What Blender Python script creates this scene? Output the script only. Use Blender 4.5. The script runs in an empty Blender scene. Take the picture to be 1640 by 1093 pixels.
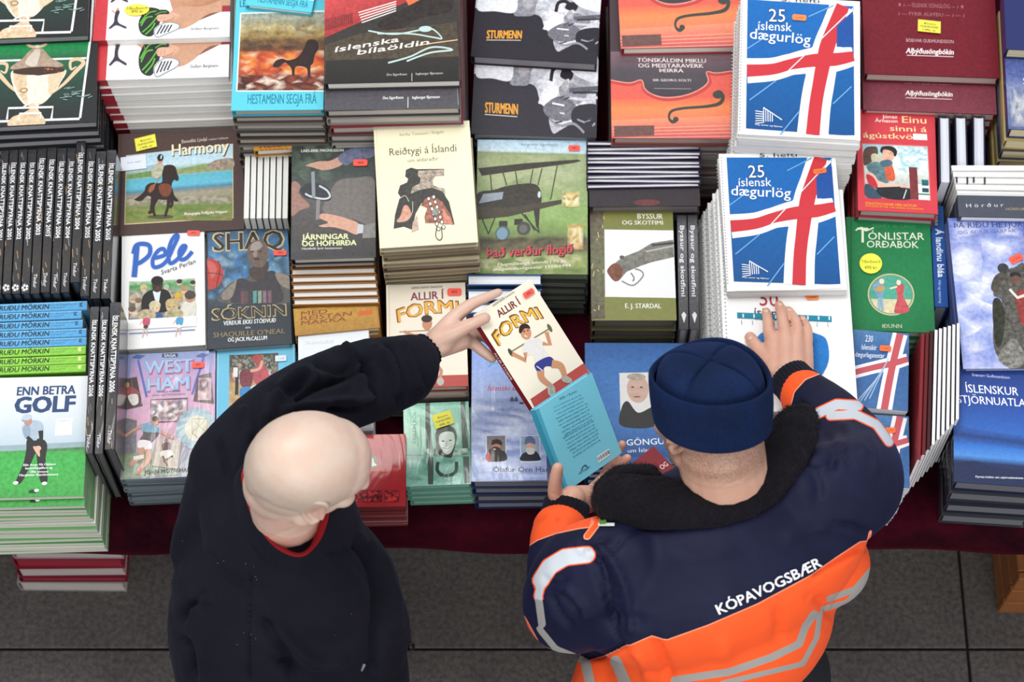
import bpy, bmesh, math, random
import numpy as np
from mathutils import Vector, Matrix, Quaternion
from mathutils.geometry import tessellate_polygon
from mathutils.bvhtree import BVHTree

# ------------------------------------------------------------------ camera, world, light
SC = bpy.context.scene
COL = SC.collection
W0, H0 = 1640.0, 1093.0
FPX = 3570.0
ELEV = math.radians(65)
DIST = 4.2
TARGET = Vector((0, 0, 0.9))
VD = Vector((0, math.cos(ELEV), -math.sin(ELEV)))
VR = Vector((1, 0, 0))
VU = Vector((0, math.sin(ELEV), math.cos(ELEV)))
CAMP = TARGET - VD * DIST
cd = bpy.data.cameras.new('camera')
cd.sensor_width = 36.0
cd.lens = FPX * 36.0 / W0
cd.clip_start = 0.1
cd.dof.use_dof = True
cd.dof.focus_distance = 3.95
cd.dof.aperture_fstop = 5.0
cam = bpy.data.objects.new('camera', cd)
cam.matrix_world = Matrix((( VR.x, VU.x, -VD.x, CAMP.x), (VR.y, VU.y, -VD.y, CAMP.y), (VR.z, VU.z, -VD.z, CAMP.z), (0, 0, 0, 1)))
COL.objects.link(cam)
SC.camera = cam
SC.view_settings.view_transform = 'Standard'
SC.view_settings.look = 'None'
SC.view_settings.gamma = 1
SC.view_settings.use_curve_mapping = False
SC.view_settings.exposure = 0.06

world = bpy.data.worlds.new('hall_daylight')
world.use_nodes = True
bg = world.node_tree.nodes['Background']
bg.inputs[0].default_value = (0.90, 0.93, 1.0, 1)
bg.inputs[1].default_value = 0.66
SC.world = world

def area(name, loc, aim, size, size_y, power, col):
    l = bpy.data.lights.new(name, 'AREA')
    l.shape = 'RECTANGLE'; l.size = size; l.size_y = size_y; l.energy = power; l.color = col
    o = bpy.data.objects.new(name, l)
    o.location = loc
    o.rotation_euler = (Vector(aim) - Vector(loc)).to_track_quat('-Z', 'Y').to_euler()
    COL.objects.link(o)
    return o
area('skylight', (-1.2, 1.0, 7.0), (0, 0, 0.8), 3.2, 2.2, 230, (1.0, 0.98, 0.95))
area('north_window', (1.6, 7.5, 5.2), (0, 0, 0.8), 2.6, 1.6, 100, (0.86, 0.93, 1.0))
area('south_fill', (0.8, -6.0, 5.2), (0, 0, 0.8), 4.5, 2.4, 210, (1.0, 0.98, 0.95))  # unseen fill light, added to brighten the south-facing page edges

# ------------------------------------------------------------------ helpers
def lin(c):
    return c / 12.92 if c <= 0.04045 else ((c + 0.055) / 1.055) ** 2.4
def hexc(h):
    h = h.lstrip('#')
    return tuple(lin(int(h[i:i + 2], 16) / 255) for i in (0, 2, 4))
def mix(a, b, t):
    return tuple(x + (y - x) * t for x, y in zip(a, b))
def C3(c):
    return hexc(c) if isinstance(c, str) else c

def ray(px, py):
    return (VD + VR * ((px - W0 / 2) / FPX) + VU * ((H0 / 2 - py) / FPX))
def at(px, py, z):
    """the point at height z seen at that spot of the photograph"""
    d = ray(px, py)
    return CAMP + d * ((z - CAMP.z) / d.z)
def proj(p):
    q = Vector(p) - CAMP
    dd = q.dot(VD)
    return (W0 / 2 + FPX * q.dot(VR) / dd, H0 / 2 - FPX * q.dot(VU) / dd)

_m = {}
def new_mat(name):
    m = bpy.data.materials.new(name)
    m.use_nodes = True
    return m, m.node_tree, m.node_tree.nodes['Principled BSDF']
def N(nt, typ, **kw):
    n = nt.nodes.new(typ)
    for k, v in kw.items():
        if k.startswith('in_'):
            n.inputs[k[3:].replace('_', ' ')].default_value = v
        else:
            setattr(n, k, v)
    return n
def plain(col, rough=0.45, wear=0.06, coat=0.0, name='paint', scale=40, bump=0.0):
    key = (col, rough, wear, coat, scale, bump)
    if key in _m: return _m[key]
    m, nt, b = new_mat(name)
    c = C3(col)
    tc = N(nt, 'ShaderNodeTexCoord'); no = N(nt, 'ShaderNodeTexNoise'); no.inputs['Scale'].default_value = scale
    no.inputs['Detail'].default_value = 4
    nt.links.new(tc.outputs['Object'], no.inputs['Vector'])
    mx = N(nt, 'ShaderNodeMix', data_type='RGBA')
    mx.inputs[6].default_value = tuple(x * (1 - wear * 1.5) for x in c) + (1,)
    mx.inputs[7].default_value = tuple(min(1, x * (1 + wear) + wear * .03) for x in c) + (1,)
    nt.links.new(no.outputs[0], mx.inputs[0]); nt.links.new(mx.outputs[2], b.inputs['Base Color'])
    b.inputs['Roughness'].default_value = rough; b.inputs['Specular IOR Level'].default_value = .3
    if coat:
        b.inputs['Coat Weight'].default_value = coat; b.inputs['Coat Roughness'].default_value = 0.12
    if bump:
        bp = N(nt, 'ShaderNodeBump'); bp.inputs['Strength'].default_value = bump; bp.inputs['Distance'].default_value = 0.002
        nt.links.new(no.outputs[0], bp.inputs['Height']); nt.links.new(bp.outputs[0], b.inputs['Normal'])
    _m[key] = m
    return m
def print_mat(wrap):
    key = ('print', wrap)
    if key in _m: return _m[key]
    m, nt, b = new_mat('printed_film' if wrap else 'printed_card')
    at_ = N(nt, 'ShaderNodeAttribute'); at_.attribute_name = 'ink'
    tc = N(nt, 'ShaderNodeTexCoord')
    no = N(nt, 'ShaderNodeTexNoise'); no.inputs['Scale'].default_value = 130; no.inputs['Detail'].default_value = 6
    no.inputs['Roughness'].default_value = 0.7
    nt.links.new(tc.outputs['Object'], no.inputs['Vector'])
    # mottle strength is stored in the ink's alpha
    sub = N(nt, 'ShaderNodeMath', operation='SUBTRACT'); sub.inputs[1].default_value = 0.5
    nt.links.new(no.outputs[0], sub.inputs[0])
    mu = N(nt, 'ShaderNodeMath', operation='MULTIPLY'); nt.links.new(sub.outputs[0], mu.inputs[0]); nt.links.new(at_.outputs['Alpha'], mu.inputs[1])
    ad = N(nt, 'ShaderNodeMath', operation='MULTIPLY_ADD'); nt.links.new(mu.outputs[0], ad.inputs[0]); ad.inputs[1].default_value = 5.0; ad.inputs[2].default_value = 1.0
    vm = N(nt, 'ShaderNodeVectorMath', operation='SCALE')
    nt.links.new(at_.outputs['Color'], vm.inputs[0]); nt.links.new(ad.outputs[0], vm.inputs['Scale'])
    nt.links.new(vm.outputs[0], b.inputs['Base Color'])
    b.inputs['Roughness'].default_value = 0.42; b.inputs['Specular IOR Level'].default_value = .28
    if wrap:
        n2 = N(nt, 'ShaderNodeTexNoise'); n2.inputs['Scale'].default_value = 16; n2.inputs['Detail'].default_value = 3; n2.inputs['Distortion'].default_value = 1.6
        mp = N(nt, 'ShaderNodeMapping'); mp.inputs['Scale'].default_value = (1.0, 0.35, 1); mp.inputs['Rotation'].default_value = (0, 0, 0.6)
        nt.links.new(tc.outputs['Object'], mp.inputs['Vector']); nt.links.new(mp.outputs[0], n2.inputs['Vector'])
        bp = N(nt, 'ShaderNodeBump'); bp.inputs['Strength'].default_value = 0.3; bp.inputs['Distance'].default_value = 0.004
        nt.links.new(n2.outputs[0], bp.inputs['Height']); nt.links.new(bp.outputs[0], b.inputs['Coat Normal'])
        b.inputs['Coat Weight'].default_value = .62; b.inputs['Coat Roughness'].default_value = 0.10
    _m[key] = m
    return m
def page_mat(col='#ece8dd'):
    key = ('page', col)
    if key in _m: return _m[key]
    m, nt, b = new_mat('page_edges')
    c = C3(col)
    tc = N(nt, 'ShaderNodeTexCoord'); mp = N(nt, 'ShaderNodeMapping'); mp.inputs['Scale'].default_value = (6, 6, 900)
    no = N(nt, 'ShaderNodeTexNoise'); no.inputs['Scale'].default_value = 1.0; no.inputs['Detail'].default_value = 3
    nt.links.new(tc.outputs['Object'], mp.inputs['Vector']); nt.links.new(mp.outputs[0], no.inputs['Vector'])
    cr = N(nt, 'ShaderNodeValToRGB')
    cr.color_ramp.elements[0].position = 0.3; cr.color_ramp.elements[0].color = tuple(x * .8 for x in c) + (1,)
    cr.color_ramp.elements[1].position = 0.55; cr.color_ramp.elements[1].color = c + (1,)
    nt.links.new(no.outputs[0], cr.inputs[0]); nt.links.new(cr.outputs[0], b.inputs['Base Color'])
    bp = N(nt, 'ShaderNodeBump'); bp.inputs['Strength'].default_value = 0.3; bp.inputs['Distance'].default_value = 0.0004
    nt.links.new(no.outputs[0], bp.inputs['Height']); nt.links.new(bp.outputs[0], b.inputs['Normal'])
    b.inputs['Roughness'].default_value = 0.8
    _m[key] = m
    return m

def link(name, me, parent=None, **props):
    o = bpy.data.objects.new(name, me)
    COL.objects.link(o)
    if parent is not None: o.parent = parent
    for k, v in props.items(): o[k] = v
    return o
def mesh_from(name, vs, fs, mats, fm=None, smooth=False):
    me = bpy.data.meshes.new(name)
    me.from_pydata([tuple(v) for v in vs], [], fs)
    for m in mats: me.materials.append(m)
    if fm is not None: me.polygons.foreach_set('material_index', fm)
    if smooth: me.polygons.foreach_set('use_smooth', [True] * len(me.polygons))
    me.update()
    return me
def box_vf(x0, x1, y0, y1, z0, z1, off=0):
    v = [(x0, y0, z0), (x1, y0, z0), (x1, y1, z0), (x0, y1, z0), (x0, y0, z1), (x1, y0, z1), (x1, y1, z1), (x0, y1, z1)]
    f = [(0, 3, 2, 1), (4, 5, 6, 7), (0, 1, 5, 4), (1, 2, 6, 5), (2, 3, 7, 6), (3, 0, 4, 7)]
    return v, [tuple(i + off for i in q) for q in f]
def thing(name, label, cat, loc=(0, 0, 0), group=None):
    o = bpy.data.objects.new(name, None); COL.objects.link(o)
    o.location = loc; o['label'] = label; o['category'] = cat
    o.empty_display_size = 0.05
    if group: o['group'] = group
    return o

# ------------------------------------------------------------------ setting
TZ = 0.75
EDGE_Y = at(820, 846, TZ).y
def tile_mat():
    m, nt, b = new_mat('dark_stone')
    tc = N(nt, 'ShaderNodeTexCoord')
    n1 = N(nt, 'ShaderNodeTexNoise'); n1.inputs['Scale'].default_value = 90; n1.inputs['Detail'].default_value = 8; n1.inputs['Roughness'].default_value = .75
    n2 = N(nt, 'ShaderNodeTexNoise'); n2.inputs['Scale'].default_value = 5; n2.inputs['Detail'].default_value = 3
    oi = N(nt, 'ShaderNodeObjectInfo')
    for n in (n1, n2): nt.links.new(tc.outputs['Object'], n.inputs['Vector'])
    cr = N(nt, 'ShaderNodeValToRGB')
    cr.color_ramp.elements[0].position = 0.3; cr.color_ramp.elements[0].color = hexc('#343130') + (1,)
    cr.color_ramp.elements[1].position = 0.75; cr.color_ramp.elements[1].color = hexc('#857e79') + (1,)
    nt.links.new(n1.outputs[0], cr.inputs[0])
    mx = N(nt, 'ShaderNodeMix', data_type='RGBA', blend_type='MULTIPLY'); mx.inputs[0].default_value = .6
    nt.links.new(cr.outputs[0], mx.inputs[6]); nt.links.new(n2.outputs[0], mx.inputs[7])
    nt.links.new(mx.outputs[2], b.inputs['Base Color'])
    b.inputs['Roughness'].default_value = 0.6
    bp = N(nt, 'ShaderNodeBump'); bp.inputs['Strength'].default_value = .15; bp.inputs['Distance'].default_value = .001
    nt.links.new(n1.outputs[0], bp.inputs['Height']); nt.links.new(bp.outputs[0], b.inputs['Normal'])
    return m
floor_base = mesh_from('floor', *(lambda v, f: (v, f))(*box_vf(-4, 4, -3, 4.5, -0.06, -0.008)), [plain('#141315', 0.9)])
FLOOR = link('floor', floor_base, kind='structure')
jx = at(1546, 1000, 0).x; jy = at(820, 1040, 0).y
TW = 0.80; TL = 0.40
tv, tf = box_vf(0.003, TW - .003, .003, TL - .003, -0.02, 0)
tile_me = mesh_from('stone_tile', tv, tf, [tile_mat()])
_bm = bmesh.new(); _bm.from_mesh(tile_me)
bmesh.ops.bevel(_bm, geom=[e for e in _bm.edges if all(abs(v.co.z) < 1e-6 for v in e.verts)], offset=.002, segments=1, affect='EDGES')
_bm.to_mesh(tile_me); _bm.free()
for j in range(-3, 6):
    for i in range(-3, 3):
        o = link('stone_tile', tile_me, FLOOR)
        o.location = (jx + i * TW, jy + j * TL, 0)

def velvet():
    m, nt, b = new_mat('burgundy_velvet')
    tc = N(nt, 'ShaderNodeTexCoord')
    no = N(nt, 'ShaderNodeTexNoise'); no.inputs['Scale'].default_value = 9; no.inputs['Detail'].default_value = 6; no.inputs['Roughness'].default_value = .7
    nt.links.new(tc.outputs['Object'], no.inputs['Vector'])
    cr = N(nt, 'ShaderNodeValToRGB')
    cr.color_ramp.elements[0].position = .35; cr.color_ramp.elements[0].color = hexc('#1d030c') + (1,)
    cr.color_ramp.elements[1].position = .75; cr.color_ramp.elements[1].color = hexc('#430719') + (1,)
    nt.links.new(no.outputs[0], cr.inputs[0]); nt.links.new(cr.outputs[0], b.inputs['Base Color'])
    b.inputs['Roughness'].default_value = .95; b.inputs['Specular IOR Level'].default_value = .08
    b.inputs['Sheen Weight'].default_value = .18; b.inputs['Sheen Tint'].default_value = hexc('#c0205c') + (1,); b.inputs['Sheen Roughness'].default_value = .35
    bp = N(nt, 'ShaderNodeBump'); bp.inputs['Strength'].default_value = .5; bp.inputs['Distance'].default_value = .01
    nt.links.new(no.outputs[0], bp.inputs['Height']); nt.links.new(bp.outputs[0], b.inputs['Normal'])
    return m
TABLE = thing('display_table', 'long trestle display table under burgundy velvet, stacked with books', 'table', (0, EDGE_Y + .7, 0))
v, f = box_vf(-1.9, 1.9, -.67, .9, TZ - .035, TZ - .006)
link('tabletop', mesh_from('tabletop', v, f, [plain('#8a6a48', .6)]), TABLE)
for sx in (-1.7, 1.7):
    for sy in (-.35, .8):
        v, f = box_vf(sx - .025, sx + .025, sy - .025, sy + .025, 0, TZ - .035)
        link('leg', mesh_from('table_leg', v, f, [plain('#5a5a5e', .4)]), TABLE)
# cloth: draped sheet with a wavy short hem
nx, ny = 240, 0
prof = [(.9, 0), (.4, 0), (0, 0), (-.4, 0), (-.66, 0), (-.684, -.002), (-.695, -.010), (-.699, -.03), (-.700, -.048), (-.702, -.070), (-.703, -.086)]
vs = []; fs = []
rc = random.Random(3)
for i in range(nx + 1):
    x = -1.9 + 3.8 * i / nx
    wv = .006 * math.sin(x * 7 + 1) + .003 * math.sin(x * 19 + 2)
    hem = .006 * math.sin(x * 2.1 + .5)
    for k, (yy, zz) in enumerate(prof):
        d = min(1, max(0, -zz / .086))
        vs.append((x, yy - d * (.012 + wv) + 0, TZ + zz - .0005 + hem * d))
n = len(prof)
for i in range(nx):
    for k in range(n - 1):
        a = i * n + k
        fs.append((a, a + 1, a + n + 1, a + n))
cl = link('tablecloth', mesh_from('tablecloth', vs, fs, [velvet()], smooth=True), None,
          label='burgundy velvet cloth covering the table beneath all the books', category='tablecloth')
cl.location = (0, EDGE_Y + .7, 0)
sm = cl.modifiers.new('s', 'SOLIDIFY'); sm.thickness = .003; sm.offset = -1

# ------------------------------------------------------------------ books
def board_profile(w, t, b, hard):
    xs = -w / 2
    if hard:
        outer = [(w / 2, t), (xs + .004, t)]
        for k in range(1, 8):
            a = math.pi * k / 8
            outer.append((xs + .004 * (1 - math.sin(a) ** .5), t / 2 + t / 2 * math.cos(a) * .97))
        outer += [(xs + .004, 0), (w / 2, 0)]
        inner = [(w / 2, t - b), (xs + .006, t - b)]
        for k in range(1, 8):
            a = math.pi * k / 8
            inner.append((xs + .002 + .004 * (1 - math.sin(a) ** .5), t / 2 + (t / 2 - b) * math.cos(a)))
        inner += [(xs + .006, b), (w / 2, b)]
    else:
        outer = [(w / 2, t), (xs + .001, t), (xs, t - .001), (xs, .001), (xs + .001, 0), (w / 2, 0)]
        inner = [(w / 2, t - b), (xs + .0015, t - b), (xs + .001, t - .0015), (xs + .001, .0015), (xs + .0015, b), (w / 2, b)]
    return outer, inner
_bk = {}
def book_meshes(w, l, t, hard, cmat, pmat):
    key = (round(w, 4), round(l, 4), round(t, 4), hard, cmat.name, pmat.name)
    if key in _bk: return _bk[key]
    b = min(.0026, t * .16) if hard else .0007
    o, i = board_profile(w, t, b, hard)
    n = len(o)
    vs = []
    for y in (-l / 2, l / 2):
        vs += [(x, y, z) for x, z in o] + [(x, y, z) for x, z in i]
    fs = []
    for k in range(n - 1):
        fs.append((k, k + 1, 2 * n + k + 1, 2 * n + k))                       # outer
        fs.append((n + k + 1, n + k, 3 * n + k, 3 * n + k + 1))                # inner
        fs.append((k + 1, k, n + k, n + k + 1))                                # south cap
        fs.append((2 * n + k, 2 * n + k + 1, 3 * n + k + 1, 3 * n + k))        # north cap
    fs.append((0, 2 * n, 3 * n, n)); fs.append((n - 1, 2 * n - 1, 4 * n - 1, 3 * n - 1))
    cm = mesh_from('book_cover', vs, fs, [cmat])
    ins = .003 if hard else .0006
    x0 = -w / 2 + (.0075 if hard else .0016); x1 = w / 2 - ins
    # page block with a slightly hollow fore-edge
    m = 6
    pv = []; pf = []
    for k in range(m + 1):
        z = b + (t - 2 * b) * k / m
        s = (2 * k / m - 1)
        cx = x1 - ((.0022 * (1 - s * s)) if hard else 0)
        jy_ = 0.0004 * math.sin(k * 2.4 + w * 50)
        pv += [(x0, -l / 2 + ins + jy_, z), (cx, -l / 2 + ins + jy_, z), (cx, l / 2 - ins, z), (x0, l / 2 - ins, z)]
    for k in range(m):
        for q in range(4):
            a = 4 * k + q; c = 4 * k + (q + 1) % 4
            pf.append((a, c, c + 4, a + 4))
    pf.append((3, 2, 1, 0)); pf.append((4 * m, 4 * m + 1, 4 * m + 2, 4 * m + 3))
    pm = mesh_from('page_block', pv, pf, [pmat])
    _bk[key] = (cm, pm)
    return cm, pm

def rectfit(quad, z):
    """world rectangle on the plane z best fitting the four traced corners TL,TR,BR,BL"""
    P = [at(x, y, z) for x, y in quad]
    c = sum(P, Vector()) / 4
    ex = ((P[1] - P[0]) + (P[2] - P[3])) / 2
    ey = ((P[0] - P[3]) + (P[1] - P[2])) / 2
    a1 = math.atan2(ex.y, ex.x); a2 = math.atan2(ey.y, ey.x) - math.pi / 2
    ang = (a1 * .5 + a2 * .5)
    return c, ang, ex.length, ey.length

def homog(src, dst):
    A = []
    for (x, y), (u, v) in zip(src, dst):
        A.append([x, y, 1, 0, 0, 0, -u * x, -u * y, -u]); A.append([0, 0, 0, x, y, 1, -v * x, -v * y, -v])
    _, _, V = np.linalg.svd(np.array(A, float))
    return V[-1].reshape(3, 3)

_tx = {}
def text_mesh(s, bold):
    key = (s, bold)
    if key in _tx: return _tx[key]
    cu = bpy.data.curves.new('t', 'FONT'); cu.body = s; cu.size = 1; cu.offset = bold; cu.resolution_u = 2; 
    ob = bpy.data.objects.new('t', cu)
    me = bpy.data.meshes.new_from_object(ob)
    me.calc_loop_triangles()
    V = np.array([v.co[:2] for v in me.vertices]) if len(me.vertices) else np.zeros((0, 2))
    F = [tuple(t.vertices) for t in me.loop_triangles]
    bpy.data.objects.remove(ob); bpy.data.curves.remove(cu); bpy.data.meshes.remove(me)
    _tx[key] = (V, F)
    return V, F
_cap = text_mesh('H', 0)[0]
CAPH = float(_cap[:, 1].max()) if len(_cap) else .7

class Canvas:
    """flat print on one face of a thing. Traced shapes go through the corners of the face (src) to its real size (dst)."""
    def __init__(self, src, dst, lay=0.000022, base=0.00012):
        self.Hm = homog(src, dst); self.src = src
        self.bx = (min(d[0] for d in dst), max(d[0] for d in dst), min(d[1] for d in dst), max(d[1] for d in dst))
        self.V = []; self.F = []; self.K = []; self.k = 0; self.lay = lay; self.base = base
    def m(self, p):
        q = self.Hm @ np.array([p[0], p[1], 1.0]); return (q[0] / q[2], q[1] / q[2])
    def _add(self, pts2, tris, cols):
        z = self.base + self.lay * self.k; self.k += 1
        pts2, tris, cols = self.clip(pts2, tris, cols)
        o = len(self.V)
        self.V += [(x, y, z) for x, y in pts2]; self.F += [tuple(i + o for i in t) for t in tris]; self.K += cols
    def clip(self, P, T, K):
        x0, x1, y0, y1 = self.bx
        if all(x0 <= p[0] <= x1 and y0 <= p[1] <= y1 for p in P): return P, T, K
        P = list(P); K = list(K); out = []
        tests = ((0, x0, 1), (0, x1, -1), (1, y0, 1), (1, y1, -1))
        for t in T:
            if all(x0 <= P[i][0] <= x1 and y0 <= P[i][1] <= y1 for i in t): out.append(t); continue
            pl = list(t)
            for ax, lim, sg in tests:
                nw = []
                for a in range(len(pl)):
                    i, j = pl[a], pl[(a + 1) % len(pl)]
                    di = (P[i][ax] - lim) * sg; dj = (P[j][ax] - lim) * sg
                    if di >= 0: nw.append(i)
                    if (di >= 0) != (dj >= 0):
                        u = di / (di - dj)
                        P.append((P[i][0] + (P[j][0] - P[i][0]) * u, P[i][1] + (P[j][1] - P[i][1]) * u))
                        K.append(tuple(a_ + (b_ - a_) * u for a_, b_ in zip(K[i], K[j])))
                        nw.append(len(P) - 1)
                pl = nw
                if len(pl) < 3: break
            for a in range(1, len(pl) - 1): out.append((pl[0], pl[a], pl[a + 1]))
        return P, out, K
    def poly(self, pts, col, mot=0.0, cols=None):
        P = [self.m(p) for p in pts]
        tr = tessellate_polygon([[Vector((x, y, 0)) for x, y in P]])
        cc = [C3(c) + (mot,) for c in cols] if cols else [C3(col) + (mot,)] * len(P)
        t2 = []
        for a, b, c in tr:
            ar = (P[b][0] - P[a][0]) * (P[c][1] - P[a][1]) - (P[c][0] - P[a][0]) * (P[b][1] - P[a][1])
            t2.append((a, b, c) if ar > 0 else (a, c, b))
        self._add(P, t2, cc)
    def rect(self, x0, y0, x1, y1, col, mot=0.0):
        self.poly([(x0, y0), (x1, y0), (x1, y1), (x0, y1)], col, mot)
    def grad(self, quad, stops, mot=0.0):
        """quad TL,TR,BR,BL; stops [(t,col)] top to bottom"""
        TL, TR, BR, BL = quad; self.lastg = (quad, stops)
        L = lambda a, b, t: (a[0] + (b[0] - a[0]) * t, a[1] + (b[1] - a[1]) * t)
        pts = []; cc = []; tr = []
        for t, c in stops:
            pts += [self.m(L(TL, BL, t)), self.m(L(TR, BR, t))]
            cc += [C3(c) + (mot,)] * 2
        for i in range(len(stops) - 1):
            a = 2 * i; tr += [(a + 2, a + 3, a + 1), (a + 2, a + 1, a)]
        self._add(pts, tr, cc)
    def ell(self, cx, cy, rx, ry, col, rot=0, mot=0.0, n=20, a0=0, a1=360):
        r = math.radians(rot); pts = []
        full = abs(a1 - a0) >= 360
        for i in range(n if full else n + 1):
            a = math.radians(a0 + (a1 - a0) * i / n)
            x, y = rx * math.cos(a), ry * math.sin(a)
            pts.append((cx + x * math.cos(r) - y * math.sin(r), cy + x * math.sin(r) + y * math.cos(r)))
        self.poly(pts, col, mot)
    def line(self, pts, w, col, mot=0.0, taper=None, closed=False):
        L = []; R = []
        n = len(pts)
        for i, p in enumerate(pts):
            a = pts[max(0, i - 1)]; b = pts[min(n - 1, i + 1)]
            if closed: a = pts[(i - 1) % n]; b = pts[(i + 1) % n]
            dx, dy = b[0] - a[0], b[1] - a[1]; d = math.hypot(dx, dy) or 1
            ww = (taper[i] if taper else w) / 2
            L.append((p[0] - dy / d * ww, p[1] + dx / d * ww)); R.append((p[0] + dy / d * ww, p[1] - dx / d * ww))
        P = [self.m(p) for p in L + R]; tr = []
        for i in range(n if closed else n - 1):
            j = (i + 1) % n
            for t in ((i, j, n + j), (i, n + j, n + i)):
                a, b, c = t
                ar = (P[b][0] - P[a][0]) * (P[c][1] - P[a][1]) - (P[c][0] - P[a][0]) * (P[b][1] - P[a][1])
                tr.append(t if ar > 0 else (a, c, b))
        o0 = len(self.V); self._add(P, tr, [C3(col) + (mot,)] * len(P))
        if n > 12 and len(self.V) - o0 == 2 * n:
            rise = .00012 / n
            for i in range(2 * n): x_, y_, z_ = self.V[o0 + i]; self.V[o0 + i] = (x_, y_, z_ + rise * (i % n))
            self.k += 6
    def curve(self, pts, w, col, taper=None, closed=False, mot=0.0, seg=6):
        q, tp = smooth_pts(pts, closed, seg, taper)
        self.line(q, w, col, mot, tp, closed)
    def blob(self, pts, col, mot=0.0, seg=5):
        q, _ = smooth_pts(pts, True, seg, None)
        self.poly(q, col, mot)
    def text(self, s, x0, y0, x1, y1, h, col, bold=0.0, shear=0.0, out=None, mot=0.0, arc=0.0):
        """baseline from (x0,y0) to (x1,y1); h = capital height"""
        V, F = text_mesh(s, 0)
        if not len(V): return
        W = V[:, 0].max() - V[:, 0].min(); mx = V[:, 0].min()
        d = math.hypot(x1 - x0, y1 - y0); ux, uy = (x1 - x0) / d, (y1 - y0) / d
        vx, vy = uy, -ux
        bb = bold * h / CAPH * .8
        if out:
            ow = bb + out[1] * .022 * h / CAPH
            for k in range(8):
                a_ = math.pi * k / 4; ex, ey = ow * math.cos(a_), ow * math.sin(a_)
                self.text(s, x0 + ex, y0 + ey, x1 + ex, y1 + ey, h, out[0], 0, shear, None, 0, arc)
        for ex, ey in ([(0, 0)] if bb <= 0 else [(-bb, 0), (bb, 0)] if bold < .025 else [(-bb, -bb * .5), (bb, -bb * .5), (bb, bb * .5), (-bb, bb * .5)]):
            P = []
            for a, b in V:
                a = (a - mx) / W * d; b = b / CAPH * h
                t = a / d * 2 - 1
                a += b * shear; b += arc * (1 - t * t)
                P.append(self.m((x0 + ux * a + vx * b + ex, y0 + uy * a + vy * b + ey)))
            tr = []
            for t in F:
                a, b, c = t
                ar = (P[b][0] - P[a][0]) * (P[c][1] - P[a][1]) - (P[c][0] - P[a][0]) * (P[b][1] - P[a][1])
                tr.append(t if ar > 0 else (a, c, b))
            self._add(P, tr, [C3(col) + (mot,)] * len(P))
    def scat(self, box, cols, n, s0, s1, seed=0, asp=1.0, mot=0.0, rot=0):
        """mottled ink inside a box, as in printed photographs: a soft patchwork where dense, single patches where sparse"""
        R = random.Random(seed); x0, y0, x1, y1 = box
        s = (s0 + s1) / 2
        if n * 3.14 * s * s * asp / max(1, (x1 - x0) * (y1 - y0)) > .55:
            sx = s * asp * 1.15; sy = s * 1.15
            nx = max(2, min(40, int((x1 - x0) / sx))); ny = max(2, min(40, int((y1 - y0) / sy)))
            P = []; K = []; T = []
            for j in range(ny + 1):
                for i in range(nx + 1):
                    e = i in (0, nx) or j in (0, ny)
                    px = x0 + (x1 - x0) * (i + (0 if i in (0, nx) else R.uniform(-.38, .38))) / nx
                    py = y0 + (y1 - y0) * (j + (0 if j in (0, ny) else R.uniform(-.38, .38))) / ny
                    c = C3(R.choice(cols)); u = self.under(px, py)
                    if u: c = mix(u, c, .25 if e else .8)
                    P.append(self.m((px, py))); K.append(tuple(c) + (mot,))
            for j in range(ny):
                for i in range(nx):
                    a = j * (nx + 1) + i
                    t = ((a, a + nx + 1, a + 1), (a + 1, a + nx + 1, a + nx + 2)) if R.random() < .5 else ((a, a + nx + 1, a + nx + 2), (a, a + nx + 2, a + 1))
                    T += t
            self._add(P, T, K)
            return
        for i in range(n):
            cx, cy = R.uniform(x0, x1), R.uniform(y0, y1); s = R.uniform(s0, s1) * .9
            pts = []
            for k in range(6):
                a = 2 * math.pi * k / 6; r = s * R.uniform(.6, 1.2)
                pts.append((min(max(cx + r * math.cos(a) * asp, x0), x1), min(max(cy + r * math.sin(a), y0), y1)))
            lay = self.lay; self.lay = self.lay
            self.poly(pts, R.choice(cols), mot)
    def under(self, px, py):
        g = getattr(self, 'lastg', None)
        if not g: return None
        (TL, TR, BR, BL), stops = g
        if not (min(TL[0], BL[0]) - 3 <= px <= max(TR[0], BR[0]) + 3 and min(TL[1], TR[1]) - 3 <= py <= max(BL[1], BR[1]) + 3): return None
        u = (px - TL[0]) / max(1e-6, TR[0] - TL[0]); u = min(max(u, 0), 1)
        ya = TL[1] + (TR[1] - TL[1]) * u; yb = BL[1] + (BR[1] - BL[1]) * u
        t = min(max((py - ya) / max(1e-6, yb - ya), 0), 1)
        for i in range(len(stops) - 1):
            if t <= stops[i + 1][0]:
                w = (t - stops[i][0]) / max(1e-6, stops[i + 1][0] - stops[i][0])
                return mix(C3(stops[i][1]), C3(stops[i + 1][1]), min(max(w, 0), 1))
        return C3(stops[-1][1])
    def build(self, name, parent, wrap=False, M=None):
        me = bpy.data.meshes.new(name)
        me.from_pydata(self.V, [], self.F)
        me.materials.append(print_mat(wrap))
        at_ = me.attributes.new('ink', 'FLOAT_COLOR', 'POINT')
        at_.data.foreach_set('color', np.array(self.K, dtype=np.float32).ravel())
        me.update()
        o = link(name, me, parent)
        if M is not None: o.matrix_local = M
        return o
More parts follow.
